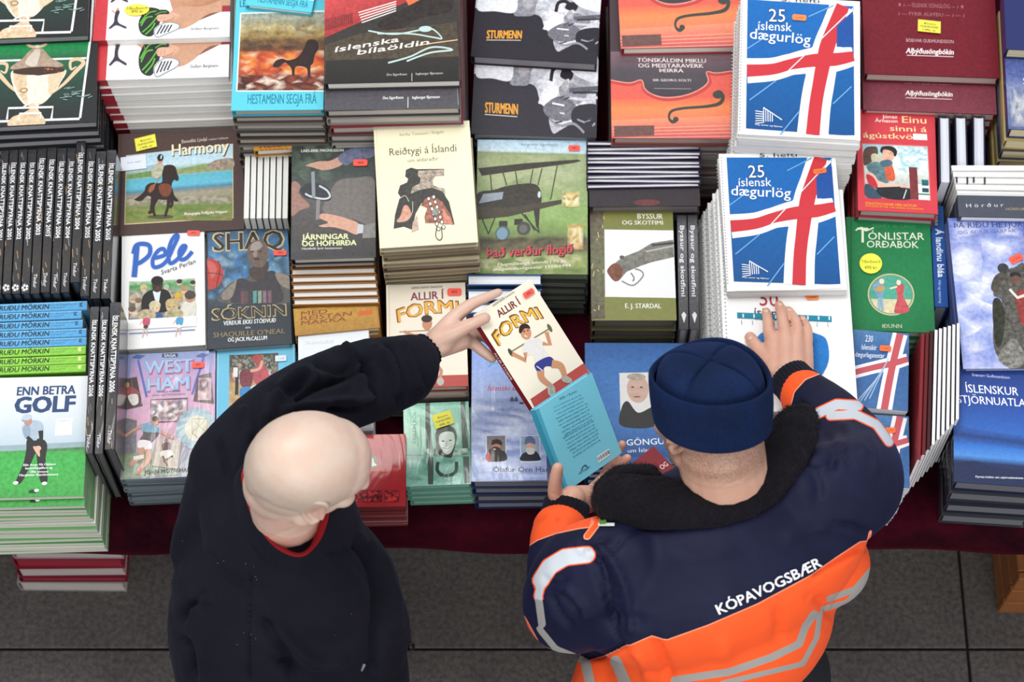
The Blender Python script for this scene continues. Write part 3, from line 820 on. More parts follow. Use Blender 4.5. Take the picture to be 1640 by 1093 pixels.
def art_august(c):
    c.rect(150, 30, 850, 900, '#d0404a', .05)
    c.text('Jónas', 405, 105, 528, 103, 28, '#f6efe6', .02); c.text('Árnason', 342, 138, 528, 138, 28, '#f6efe6', .02)
    c.text('Einu', 568, 136, 765, 136, 54, '#f3d9a2', .02); c.text('sinni á', 462, 206, 765, 206, 44, '#f3d9a2', .02); c.text('ágústkvö', 235, 270, 648, 270, 44, '#f3d9a2', .02)
    c.scat((650, 222, 765, 272), ['#f6f4f0', '#e6dede'], 26, 10, 24, 1, 1.4)
    c.rect(218, 318, 768, 772, '#e07a70')
    c.grad([(226, 326), (762, 326), (760, 768), (226, 768)], [(0, '#9cc9d2'), (.5, '#d9dfd6'), (1, '#8a8a86')], .2)
    c.scat((450, 326, 762, 560), ['#f2f2ea', '#bfe0e6', '#8fc4d2', '#ffffff'], 120, 8, 22, 3, 1.3, .2)
    c.blob([(226, 400), (260, 350), (340, 345), (350, 400), (330, 440), (280, 480), (226, 500)], '#59463c', .4)
    c.blob([(370, 380), (390, 340), (470, 335), (510, 370), (490, 420), (440, 370), (400, 400)], '#2a2624', .2)
    c.blob([(385, 420), (400, 365), (470, 380), (480, 430), (440, 470), (390, 450)], '#dcae94', .3)
    c.blob([(290, 420), (330, 400), (390, 440), (380, 500), (310, 500)], '#c9c2a6', .3)
    c.blob([(250, 500), (350, 470), (420, 560), (420, 640), (330, 620), (270, 560)], '#5f7f86', .5)
    c.blob([(400, 500), (450, 470), (480, 560), (470, 620), (410, 610)], '#cf5a3c', .4); c.blob([(360, 470), (430, 445), (470, 470), (440, 500), (390, 510)], '#4a6a7a', .3)
    c.blob([(260, 560), (310, 580), (360, 640), (520, 650), (600, 660), (560, 680), (420, 700), (300, 680)], '#e7b9a6', .2)
    c.blob([(240, 580), (300, 600), (330, 680), (260, 670)], '#c2343a', .2)
    c.blob([(226, 660), (300, 690), (360, 768), (226, 768)], '#3a4e5e', .3); c.blob([(330, 690), (600, 680), (600, 768), (380, 768)], '#27282c', .4)
    c.rect(600, 500, 668, 768, '#7a3436', .3); c.rect(668, 640, 760, 768, '#eef0ec'); c.rect(668, 715, 760, 728, '#2a7f6a'); c.rect(700, 600, 755, 650, '#1f6a6a', .3); c.rect(700, 670, 755, 705, '#2a4a5a', .3)
    c.line([(310, 690), (520, 672)], 10, '#1f1f22'); c.line([(570, 690), (540, 768)], 8, '#d8d8d8')
    c.text('SÖNGTEXTARNIR MEÐ NÓTUM', 215, 833, 645, 833, 20, '#f0a030', .03); c.text('MYNDIR EFTIR VALGERÐI GUNNARS', 215, 853, 705, 855, 14, '#f0a030', .02)
AQ_AU = [(195, 38), (838, 45), (820, 880), (150, 885)]

def art_green(c):
    c.rect(700, 440, 1160, 1040, '#1f7a46', .12); c.rect(735, 440, 742, 1040, '#186338')
    c.text('TERRY G. LACY', 840, 502, 1062, 502, 14, '#4a9a68')
    c.text('T', 768, 580, 822, 580, 74, '#e6ead2', .01); c.curve([(760, 520), (790, 505), (810, 520), (850, 505)], 7, '#e6ead2')
    c.text('ÓNLISTAR', 822, 565, 1100, 562, 36, '#e6ead2', .005); c.text('ORÐABÓK', 815, 605, 1070, 604, 34, '#e6ead2', .005)
    c.ell(930, 832, 112, 100, '#c5c49a', n=40); c.ell(930, 832, 106, 94, '#7a8a6a', n=40); c.ell(930, 832, 101, 90, '#4fa58c', n=40, mot=.2)
    c.ell(930, 832, 101, 90, '#d6cba4', n=20, a0=15, a1=165, mot=.2)
    c.blob([(845, 790), (875, 765), (900, 790), (895, 830), (885, 850), (885, 915), (870, 850), (855, 830)], '#7f9fb4', .3); c.ell(886, 770, 12, 13, '#ecd9c0'); c.ell(878, 806, 22, 12, '#c99a4a', -15)
    c.line([(870, 850), (872, 905)], 12, '#8fb0c0'); c.line([(886, 850), (890, 912)], 10, '#8fb0c0')
    c.blob([(955, 800), (975, 780), (995, 795), (990, 840), (1015, 910), (945, 918), (960, 850)], '#c2545a', .3); c.ell(968, 775, 11, 13, '#ecd9c0'); c.line([(960, 795), (925, 805)], 8, '#ecd9c0')
    c.text('IÐUNN', 886, 990, 978, 990, 18, '#cdd6b4', .01)
AQ_GR = [(712, 452), (1132, 458), (1136, 1010), (730, 1000)]

def art_sky(c):
    c.grad([(1200, 440), (1700, 420), (1720, 1200), (1280, 1210)], [(0, '#6b7fc0'), (.15, '#4a5fae'), (.35, '#8f9bd2'), (.6, '#9fabda'), (1, '#aab0dc')], .3)
    c.scat((1215, 480, 1600, 1190), ['#d7daf0', '#9ba7da', '#7f8fcc', '#eceef8', '#b5bde4'], 130, 16, 60, 4, 1.4, .25)
    c.scat((1215, 600, 1380, 800), ['#f2f3fa', '#dfe3f4', '#c2c9ea'], 50, 16, 50, 5, 1.5, .2)
    c.text('ÞÁ RIÐU HETJUR', 1243, 520, 1600, 495, 30, '#3a4680', .01); c.text('OG AÐRIR GARPAR', 1262, 552, 1560, 530, 18, '#5a66a0'); c.line([(1265, 572), (1600, 548)], 3, '#8a94c4')
    k = '#4b4b4c'
    c.blob([(1430, 860), (1450, 800), (1490, 740), (1540, 720), (1600, 730), (1600, 1190), (1500, 1190), (1430, 1120), (1425, 1000), (1470, 890)], '#56544e', .8)
    c.ell(1484, 726, 28, 26, '#3a3838', mot=.5); c.line([(1500, 740), (1600, 735)], 12, '#4a4646'); c.blob([(1420, 830), (1440, 770), (1480, 745), (1500, 770), (1470, 800), (1450, 850)], '#4c4840', .6)
    c.ell(1545, 775, 26, 30, '#6a4f44', mot=.3); c.blob([(1518, 770), (1520, 748), (1560, 745), (1572, 770), (1545, 760)], '#2a2626')
    c.blob([(1540, 850), (1580, 830), (1600, 900), (1560, 1000), (1540, 920)], '#8d3a36', .5); c.line([(1510, 830), (1545, 870), (1600, 850)], 14, '#d8d4cc')
    c.blob([(1425, 900), (1460, 880), (1480, 960), (1460, 1080), (1430, 1080)], '#2f3126', .7); c.blob([(1480, 1080), (1520, 1060), (1560, 1130), (1520, 1190), (1440, 1150)], '#7a7a72', .8)
AQ_SK = [(1208, 465), (1640, 440), (1660, 1180), (1285, 1192)]
def art_atlas(c):
    c.grad([(870, 360), (1250, 350), (1250, 810), (870, 800)], [(0, '#1b3a80'), (.25, '#1d4494'), (.5, '#2b62b4'), (.56, '#1d3d7c'), (.62, '#2f6cc0'), (.72, '#4a8ad2'), (.78, '#1b2a58'), (1, '#10152c')], .12)
    c.grad([(870, 560), (1250, 590), (1250, 640), (870, 625)], [(0, '#2a5aa8'), (.5, '#1b3a78'), (1, '#2c64b4')], .2)
    c.blob([(870, 800), (880, 735), (930, 710), (990, 700), (1040, 718), (1110, 725), (1250, 730), (1250, 800)], '#14234a', .3)
    c.text('Snævarr Guðmundsson', 1015, 390, 1145, 388, 9, '#cdd4ea'); c.text('ÍSLENSKUR', 988, 444, 1172, 440, 26, '#f0f2f8', .01); c.text('STJÖRNUATLAS', 952, 482, 1212, 476, 26, '#f0f2f8', .01)
    c.text('Fyrsta bókin um stjörnuhimininn yfir Íslandi', 978, 772, 1240, 762, 9, '#e8ecf4', .02)
AQ_AT = [(955, 362), (1250, 355), (1255, 800), (885, 797)]

def art_harmony(c):
    c.rect(30, -40, 1320, 1100, '#4c3834', .12)
    c.line([(65, 60), (80, 1060)], 8, '#3a2926')
    c.poly([(128, 280), (1172, 208), (1192, 908), (138, 972)], '#e0cfa0')
    Q = [(134, 284), (1168, 214), (1186, 902), (144, 964)]
    c.grad(Q, [(0, '#a9d0e4'), (.2, '#c3dce4'), (.27, '#8fae9c'), (.33, '#a9a585'), (.37, '#5bb4c6'), (.5, '#63b6cc'), (.55, '#4a86a4'), (.585, '#8a8878'), (.62, '#a09884'), (.74, '#8c8c66'), (.78, '#6d8440'), (.9, '#738a42'), (1, '#8a8450')], .18)
    c.poly([(140, 480), (400, 440), (400, 500), (140, 520)], '#6f8f52', .4); c.poly([(640, 440), (900, 388), (1000, 395), (1172, 380), (1176, 455), (660, 480)], '#8a9a62', .35)
    c.blob([(920, 430), (990, 370), (1060, 350), (1172, 350), (1174, 440), (1000, 450)], '#9a8a78', .7); c.poly([(340, 395), (420, 380), (420, 430), (340, 430)], '#9ab8cc')
    c.scat((150, 690, 1180, 780), ['#a89e8c', '#8c8470', '#b4ac9c', '#7a7a60'], 90, 8, 20, 2, 2, .2); c.scat((150, 800, 1180, 930), ['#6a7f3a', '#7f9248', '#8d8a50', '#5d7436'], 90, 10, 30, 3, 2.4, .2)
    k = '#2a1a17'
    c.ell(500, 895, 130, 22, '#4c5030', mot=.3)
    c.blob([(230, 725), (280, 690), (330, 640), (345, 590), (400, 560), (500, 560), (500, 460), (520, 400), (580, 388), (630, 410), (650, 470), (668, 520), (655, 550), (620, 540), (600, 600), (625, 690), (600, 730), (470, 725), (400, 700), (360, 690), (300, 740)], k, .35)
    c.blob([(470, 600), (520, 570), (590, 590), (600, 650), (560, 700), (500, 680)], '#7a3f28', .3); c.blob([(370, 640), (390, 590), (425, 580), (430, 620), (390, 660)], '#9a5838', .2)
    for L in ([(420, 700), (408, 780), (400, 850), (385, 855)], [(460, 710), (425, 800), (445, 890)], [(580, 710), (570, 800), (545, 890)], [(600, 700), (610, 770), (590, 810)]):
        c.curve(L, 30, k, taper=[44, 28, 24, 26])
    c.line([(545, 875), (560, 890)], 22, k); c.line([(375, 852), (425, 848)], 22, k)
    c.blob([(395, 440), (430, 380), (480, 372), (515, 395), (510, 440), (490, 500), (430, 525), (400, 490)], '#b5b39c', .4)
    c.line([(490, 500), (420, 600)], 9, '#b08868'); c.ell(480, 352, 26, 28, '#c99478'); c.ell(480, 318, 32, 36, '#15171c'); c.ell(488, 312, 7, 20, '#d8e0ec', 8)
    c.blob([(605, 620), (630, 690), (670, 740), (640, 748), (600, 700)], '#1c1816')
    c.text('Benedikt Líndal', 688, 185, 928, 172, 34, '#d9cfc2', 0); c.text('meistari tölthests', 945, 168, 1128, 160, 18, '#d9cfc2')
    c.text('Harmony', 603, 312, 1143, 288, 110, '#3c2a1c', .02); c.text('Harmony', 596, 304, 1135, 280, 110, '#f2e6c4', .02)
    c.text('Photographs: Friðþjófur Helgason', 735, 884, 1135, 860, 26, '#f4f0e6', .02)
AQ_HA = [(38, 60), (1262, 60), (1292, 1010), (62, 1085)]

def art_pele(c):
    c.rect(30, 50, 760, 1040, '#f1f0ee'); c.line([(62, 80), (75, 1020)], 4, '#dcdcda')
    for k in range(9): c.line([(120 + k * 64, 100), (60 + k * 64, 440)], 3, '#e6e6e6')
    B = '#2f62b8'
    for w, col in ((58, '#c9d2ea'), (44, B)):
        c.curve([(150, 450), (160, 330), (168, 190)], w, col); c.curve([(140, 260), (160, 195), (215, 180), (270, 200), (270, 270), (200, 330), (140, 345)], w * .8, col)
        c.curve([(300, 300), (350, 290), (400, 270), (385, 225), (340, 240), (300, 310), (310, 370), (370, 360), (420, 310), (470, 200), (500, 130), (482, 115), (445, 170), (425, 260), (440, 340), (490, 320), (540, 260), (565, 210), (540, 205), (515, 250), (525, 310), (570, 305), (620, 250)], w * .72, col)
    c.text('Svarta Perlan', 372, 435, 650, 345, 36, '#262626', 0, .2)
    c.rect(112, 488, 645, 800, '#5f5f58'); c.grad([(112, 492), (645, 468), (655, 778), (118, 804)], [(0, '#a9c4a4'), (.12, '#4e9a56'), (.3, '#8c9a84'), (1, '#5f5a52')], .5)
    c.scat((116, 560, 650, 790), ['#cfc4b0', '#8f8678', '#3a3632', '#d9cdb8', '#b79a84', '#4c4a48', '#e2d8c4'], 120, 14, 34, 6, 1.1, .3)
    def head(x, y, r, hair, skin='#d9b096'):
        c.ell(x, y, r, r * 1.15, skin, mot=.2); c.ell(x, y - r * .35, r * 1.08, r * .85, hair, mot=.3)
        c.ell(x - r * .35, y + r * .2, r * .12, r * .08, '#40302a'); c.ell(x + r * .35, y + r * .2, r * .12, r * .08, '#40302a')
    for x, y, r, h in ((230, 540, 26, '#c8b080'), (145, 630, 30, '#b9a888'), (190, 650, 26, '#7a6a58'), (140, 720, 30, '#6d5a4a'), (520, 500, 22, '#3a3028'), (560, 560, 30, '#a99068'), (415, 540, 20, '#a8b89a'), (630, 510, 20, '#3a3630')): head(x, y, r, h)
    c.blob([(540, 700), (570, 660), (650, 650), (650, 780), (530, 770)], '#d9d6c6', .2); head(610, 620, 42, '#4a4038', '#b88a70'); head(518, 620, 34, '#c8a83c', '#c9947a')
    c.blob([(215, 700), (225, 610), (290, 560), (400, 555), (450, 600), (460, 700), (400, 740), (230, 740)], '#171619'); c.poly([(305, 570), (370, 570), (355, 680), (325, 640)], '#d8e2ee'); c.ell(342, 520, 44, 60, '#3c2a22'); c.ell(340, 485, 50, 38, '#171310')
    c.line([(322, 545), (330, 538), (318, 548)], 4, '#1a1210'); c.ell(345, 545, 14, 5, '#6a4238')
    head(325, 700, 44, '#cdbf9a'); c.ell(345, 770, 50, 30, '#3a5a8a', mot=.3); head(465, 690, 50, '#bda878'); c.ell(260, 765, 76, 50, '#b4a684', mot=.5); c.ell(490, 755, 66, 42, '#a8a078', mot=.5)
    c.poly([(100, 800), (665, 776), (668, 860), (100, 880)], '#f1f0ee')
    c.line([(118, 912), (656, 888)], 7, '#5b78b8')
    for x, col, sh in ((255, '#c2506c', '#3a3a40'), (525, '#4a9ac4', '#e6e6ea')):
        c.blob([(x - 25, 800), (x, 785), (x + 35, 795), (x + 25, 850), (x - 20, 845)], col, .2); c.ell(x, 860, 20, 16, sh); c.ell(x + 20, 775, 11, 14, '#d9a88c')
        c.line([(x - 10, 870), (x - 25, 940)], 9, '#d9b8a4'); c.line([(x + 12, 870), (x + 8, 930)], 9, '#d9b8a4'); c.line([(x - 25, 810), (x - 50, 840)], 8, '#d9a88c')
AQ_PE = [(42, 82), (712, 55), (742, 1008), (55, 1040)]
def art_shaq(c):
    c.rect(720, 30, 1470, 1040, '#2f3840', .2)
    c.grad([(740, 80), (1400, 45), (1430, 700), (760, 720)], [(0, '#3f5566'), (.2, '#3e6f98'), (.5, '#5b86a8'), (.8, '#46525a'), (1, '#333b42')], .4)
    c.scat((750, 240, 1400, 640), ['#3d78b0', '#5e94b8', '#2a4a66', '#8aa6b4', '#34566e', '#46525c'], 110, 14, 46, 8, 1.1, .3)
    c.text('SHAQ', 788, 245, 1368, 222, 150, '#cbb98a', .05); c.text('SHAQ', 796, 238, 1360, 216, 138, '#332b22', .02)
    c.ell(755, 430, 120, 128, '#b8433c', -5, .2, 30, -95, 95); c.ell(740, 400, 80, 80, '#c9655c', 0, .1, 20, -95, 60)
    c.curve([(745, 420), (820, 425), (872, 440)], 5, '#3a1a18'); c.curve([(830, 320), (845, 400), (820, 530)], 5, '#3a1a18')
    g = '#6f6a66'
    c.blob([(850, 660), (880, 560), (960, 490), (1060, 470), (1120, 420), (1200, 400), (1260, 420), (1420, 460), (1428, 660), (1200, 680)], '#5c5a58', .35)
    c.blob([(940, 640), (980, 490), (1040, 470), (1130, 500), (1230, 420), (1300, 420), (1340, 520), (1345, 670), (1000, 670)], '#403c42', .25)
    c.blob([(1300, 430), (1400, 450), (1425, 500), (1420, 560), (1340, 520)], '#8f8478', .3); c.blob([(870, 590), (960, 500), (985, 490), (950, 620), (880, 640)], '#8a7f74', .3)
    c.blob([(1090, 390), (1230, 330), (1240, 400), (1180, 480), (1110, 470)], '#4a4038', .3)
    c.blob([(1068, 260), (1080, 200), (1130, 158), (1190, 160), (1228, 200), (1240, 270), (1225, 340), (1190, 380), (1130, 375), (1085, 340)], '#6d5d54', .3)
    c.blob([(1090, 220), (1120, 175), (1170, 170), (1190, 210), (1150, 240), (1105, 250)], '#a2958c', .2); c.blob([(1115, 240), (1145, 245), (1150, 290), (1120, 290)], '#9a8578', .2)
    c.ell(1238, 280, 10, 24, '#77655a'); c.ell(1110, 250, 14, 5, '#241c1a'); c.ell(1175, 250, 16, 5, '#241c1a'); c.ell(1145, 312, 26, 9, '#4a302a')
    for x, cc in ((1020, '#6a4a4e'), (1050, '#5f4c50'), (1120, '#5f9a94'), (1160, '#7f9f88'), (1200, '#8a6a78'), (1240, '#7a5a64')): c.poly([(x, 575), (x + 30, 570), (x + 32, 670), (x + 4, 675)], cc, .3)
    c.text('SÓKNIN', 795, 808, 1392, 775, 92, '#bfae84', .05); c.text('SÓKNIN', 802, 802, 1386, 769, 82, '#3a3228', .02)
    c.text('VERÐUR EKKI STÖÐVUÐ', 885, 848, 1308, 828, 34, '#eef0ee', .02, .1); c.text('EÐA', 1065, 876, 1105, 874, 14, '#e6e6e2'); c.text('SHAQUILLE O\u2019NEAL', 808, 945, 1385, 918, 40, '#8f7e5c', .02); c.text('OG JACK McCALLUM', 925, 980, 1240, 966, 32, '#eef0ee', .02)
AQ_SH = [(728, 75), (1398, 40), (1440, 1000), (770, 1035)]

def art_westham(c):
    c.rect(30, 40, 680, 930, '#9d86b4')
    c.grad([(40, 60), (660, 50), (665, 890), (50, 910)], [(0, '#7f9cc8'), (.12, '#b49ac4'), (.35, '#cfa3bf'), (.6, '#d3a2b8'), (.8, '#9a9aa6'), (1, '#9ea4a8')], .1)
    c.line([(85, 100), (70, 480)], 10, '#6f93c4'); c.line([(620, 90), (632, 300)], 10, '#6f93c4'); c.line([(140, 110), (205, 360)], 16, '#5a5fae'); c.line([(580, 105), (510, 350)], 16, '#5a5fae')
    for x in (140, 570): c.poly([(x - 45, 95), (x - 10, 72), (x + 50, 80), (x + 10, 105)], '#3f5a9a')
    c.rect(300, 70, 405, 96, '#3a3650'); c.text('SAGA', 315, 92, 392, 92, 18, '#cfe0f0', .03)
    for dx, dy, col in ((6, 8, '#b04a6a'), (0, 0, '#7fa8d4')):
        c.text('WEST', 185 + dx, 205 + dy, 510 + dx, 195 + dy, 90, col, .05); c.text('HAM', 205 + dx, 320 + dy, 490 + dx, 312 + dy, 90, col, .05)
    c.text('WEST', 192, 200, 503, 190, 80, '#a8c0dc', .02); c.text('HAM', 212, 315, 483, 307, 80, '#a8c0dc', .02)
    c.text('OG SAGA FÉLAGSINS', 280, 335, 430, 330, 11, '#5a5a8a'); c.text('ENSKA KNATTSPYRNULIÐSINS', 245, 355, 465, 350, 11, '#5a5a8a')
    c.poly([(44, 240), (135, 222), (180, 418), (48, 445)], '#4a3a34', .3); c.blob([(60, 290), (110, 290), (150, 330), (140, 400), (90, 380), (65, 330)], '#9a4a48', .3); c.blob([(80, 350), (140, 340), (150, 400), (110, 410)], '#e6ded8', .2); c.ell(72, 275, 16, 18, '#c99478')
    c.poly([(545, 225), (635, 205), (660, 415), (520, 395)], '#5a4a40', .3); c.scat((550, 240, 640, 390), ['#d9c0a8', '#2e2623', '#a08070', '#e9e2da', '#6a4238'], 30, 10, 26, 5, .9, .3)
    c.poly([(232, 378), (482, 370), (484, 528), (234, 536)], '#3f3836', .3); c.scat((236, 382, 480, 525), ['#d3b8a0', '#2b2a28', '#6a8a94', '#e6e2dc', '#7a4a40', '#45403c'], 60, 10, 24, 6, .9, .3)
    c.poly([(46, 490), (145, 515), (145, 760), (50, 760)], '#6f6a72', .4)
    c.grad([(48, 740), (400, 720), (440, 890), (50, 905)], [(0, '#7a8a66'), (1, '#8d9a86')], .4)
    for k in range(20):
        a = 2 * math.pi * k / 20; c.ell(545 + 105 * math.cos(a), 580 + 110 * math.sin(a), 34, 26, '#8aa4b0' if k % 2 else '#9db4bc', math.degrees(a), .1)
    c.ell(545, 580, 110, 112, '#9cb2b8'); c.ell(550, 580, 82, 86, '#cfcbb6'); c.line([(515, 515), (620, 520), (618, 610), (570, 650), (520, 612)], 8, '#a89a70', closed=True); c.line([(530, 530), (605, 600)], 6, '#b4aa86'); c.line([(600, 530), (530, 600)], 6, '#b4aa86')
    c.blob([(165, 550), (240, 540), (300, 590), (270, 640), (235, 665), (170, 650), (190, 600)], '#54464a', .3); c.blob([(170, 550), (240, 535), (310, 590), (270, 600), (190, 590)], '#6f9ab0', .2)
    c.ell(268, 525, 24, 28, '#c08a6a', mot=.2); c.ell(266, 508, 26, 18, '#5a3c2a'); c.line([(175, 555), (110, 590), (70, 620)], 18, '#c48e74'); c.line([(300, 595), (350, 620), (395, 640)], 18, '#c48e74')
    c.blob([(165, 650), (240, 660), (245, 720), (160, 700)], '#e6dede', .1); c.curve([(180, 700), (180, 760), (130, 790), (110, 820)], 30, '#c08a70', taper=[44, 36, 30, 26]); c.curve([(225, 710), (230, 780), (180, 840), (170, 880)], 30, '#c08a70', taper=[44, 36, 34, 30])
    c.line([(130, 770), (200, 760)], 26, '#ded8d0')
    c.poly([(285, 635), (450, 665), (430, 850), (255, 825)], '#b8a89a', .15); c.blob([(320, 680), (370, 670), (375, 720), (330, 730)], '#5a3a3c', .2); c.blob([(310, 730), (380, 725), (400, 770), (320, 770)], '#e0d8cc', .1); c.line([(325, 760), (360, 830)], 14, '#7a5c4c'); c.line([(385, 770), (395, 760), (330, 800)], 12, '#7a5c4c'); c.ell(345, 655, 12, 15, '#8a6a58')
    c.text('JOHN MOYNIHAN', 205, 880, 520, 868, 26, '#2a2630', .02)
AQ_WH = [(42, 70), (660, 55), (680, 900), (45, 908)]
def art_lightblue(c):
    c.rect(660, 0, 1240, 1300, '#6fc0de', .03); c.line([(680, 30), (1190, 15), (1215, 600)], 5, '#9fd8ec'); c.line([(680, 30), (690, 900)], 5, '#9fd8ec')
    c.grad([(755, 80), (1088, 68), (1092, 600), (765, 600)], [(0, '#4a4a40'), (.2, '#6a6a5c'), (.35, '#b89a6c'), (1, '#cfb07c')], .3)
    c.scat((757, 78, 1086, 180), ['#3a3a34', '#6f6f66', '#a8a49a', '#2a2a26'], 120, 6, 14, 8, 1, .2); c.scat((760, 180, 1086, 270), ['#e2dcd0', '#8a6a4c', '#c43a34', '#3a5a8a', '#6a5a48'], 50, 8, 18, 9, .9, .2)
    c.blob([(920, 180), (960, 140), (1000, 160), (1025, 220), (1015, 290), (940, 280), (910, 220)], '#b5545a', .3); c.ell(946, 108, 38, 32, '#a84a48', mot=.4)
    c.blob([(830, 200), (880, 175), (920, 210), (900, 300), (840, 290)], '#7a3a40', .4); c.curve([(900, 190), (960, 175), (980, 120)], 20, '#d9a48c'); c.blob([(835, 310), (905, 300), (880, 380), (840, 370)], '#3f8ac4', .2); c.blob([(920, 290), (1010, 280), (980, 330), (910, 320)], '#e4ecf2', .1)
    c.rect(800, 190, 822, 350, '#2a2830', .2); c.rect(785, 165, 815, 230, '#e6e2dc'); c.ell(828, 148, 11, 13, '#c99478')
AQ_LB = [(668, 30), (1200, 10), (1225, 900), (690, 910)]

def art_golf(c):
    c.grad([(-300, 40), (525, 70), (520, 500), (-300, 495)], [(0, '#dcdee2'), (.5, '#cfd6da'), (.85, '#b9c8d0'), (1, '#aebfc8')], .02)
    c.poly([(-300, 460), (518, 466), (520, 510), (-300, 505)], '#8fa4ac', .1)
    c.grad([(-300, 495), (522, 500), (522, 860), (-300, 830)], [(0, '#3f9a46'), (.2, '#3aa648'), (.6, '#3c9e44'), (1, '#2f8a3a')], .3)
    c.scat((260, 496, 515, 516), ['#3a4a3c', '#5a6a5c'], 22, 5, 9, 4, 2)
    c.text('ENN BETRA', 88, 163, 436, 172, 50, '#23406a', .04); c.text('GOLF', 82, 268, 436, 278, 92, '#23406a', .06)
    c.rect(332, 318, 432, 420, '#e9ebee'); c.text('1.690 kr', 350, 338, 418, 338, 11, '#7a7f88')
    k = '#201f22'
    c.blob([(165, 440), (200, 430), (265, 440), (290, 480), (285, 560), (305, 690), (265, 695), (240, 600), (225, 520), (195, 590), (150, 690), (115, 685), (150, 590), (165, 500)], k, .1)
    c.blob([(130, 360), (150, 340), (200, 320), (245, 335), (262, 375), (232, 390), (225, 440), (180, 435), (150, 420)], '#a3b3c2', .1)
    c.blob([(135, 365), (170, 345), (185, 400), (170, 430), (150, 415)], '#8b9cae', .1)
    c.curve([(165, 420), (190, 440), (235, 495)], 20, k); c.curve([(245, 385), (250, 430), (250, 480)], 24, k, taper=[30, 24, 18]); c.ell(235, 492, 20, 16, '#d9a890'); c.blob([(205, 480), (240, 490), (250, 540), (235, 530)], '#e0a890')
    c.ell(165, 325, 24, 24, '#b8856c'); c.blob([(125, 310), (140, 285), (175, 285), (185, 305), (150, 325)], '#b4c0cc')
    c.line([(128, 318), (165, 322)], 6, '#7f8e9c'); c.ell(115, 692, 16, 10, '#f0f0f0'); c.ell(288, 704, 16, 10, '#f0f0f0')
    c.text('Eftir Arnar Má Ólafsson', 155, 594, 348, 598, 13, '#f4f6f4', .02); c.text('landsliðsþjálfara og', 168, 614, 330, 618, 13, '#f4f6f4', .02); c.text('Úlfar Jónsson', 195, 636, 306, 640, 13, '#f4f6f4', .02); c.text('Margfaldan Íslandsmeistara', 135, 654, 366, 660, 13, '#f4f6f4', .02)
    c.ell(225, 748, 30, 10, '#15331c', -3); c.ell(243, 744, 14, 9, '#f2f4f2')
AQ_GO = [(-230, 42), (522, 68), (524, 790), (-240, 770)]

def art_saddle(c):
    c.rect(30, 10, 740, 880, '#efe8c6', .02); c.line([(55, 60), (90, 860)], 4, '#dcd4ae')
    c.text('Þórður Tómasson í Skógum', 215, 118, 510, 98, 20, '#8a8464'); c.text('Reiðtygi á Íslandi', 145, 248, 595, 220, 48, '#5a5638', .005); c.text('um aldaraðir', 268, 294, 475, 280, 24, '#7a7452')
    d = '#3f3f3a'
    c.poly([(250, 390), (255, 345), (290, 330), (330, 340), (512, 338), (512, 384), (450, 388), (435, 420), (440, 450), (500, 470), (520, 510), (500, 540), (300, 545), (230, 550), (200, 500), (215, 450), (262, 430), (270, 405)], d, .5)
    c.poly([(340, 350), (512, 342), (510, 382), (448, 386), (432, 425), (445, 455), (515, 470), (520, 510), (430, 480), (360, 510), (300, 545), (288, 500), (300, 460), (350, 435), (352, 400), (335, 380)], '#a79a8a', .8)
    c.poly([(210, 540), (350, 480), (430, 465), (500, 490), (545, 560), (582, 710), (520, 712), (460, 700), (385, 705), (380, 660), (400, 600), (360, 570), (320, 640), (295, 750), (240, 730), (170, 745), (180, 650)], d, .4)
    c.poly([(355, 585), (385, 540), (430, 520), (500, 560), (550, 640), (578, 715), (480, 705), (385, 705), (385, 640), (400, 605)], '#a06a58', .6)
    c.blob([(190, 690), (215, 660), (240, 590), (270, 590), (290, 650), (260, 690), (210, 700)], '#d49a84', .4); c.poly([(300, 700), (330, 650), (342, 750), (292, 770)], '#c4a898', .3); c.poly([(500, 600), (560, 680), (565, 712), (510, 705)], '#d08a74', .3)
    c.curve([(210, 540), (250, 520), (275, 560)], 4, '#c9c4b4'); c.curve([(300, 560), (290, 650), (200, 700)], 4, '#c9c4b4')
    for i in range(7):
        for s in (0, 1): c.ell(408 + i * 11 + s * 34, 540 + i * 34 - s * 12, 13, 15, '#33302c'); c.ell(408 + i * 11 + s * 34, 540 + i * 34 - s * 12, 9, 11, '#e9e4da')
    c.ell(455, 630, 24, 24, '#8a8a84', mot=.6); c.curve([(465, 720), (455, 790), (478, 820), (498, 800), (492, 730)], 6, '#4a4640')
AQ_SA = [(35, 50), (680, 15), (738, 828), (75, 878)]

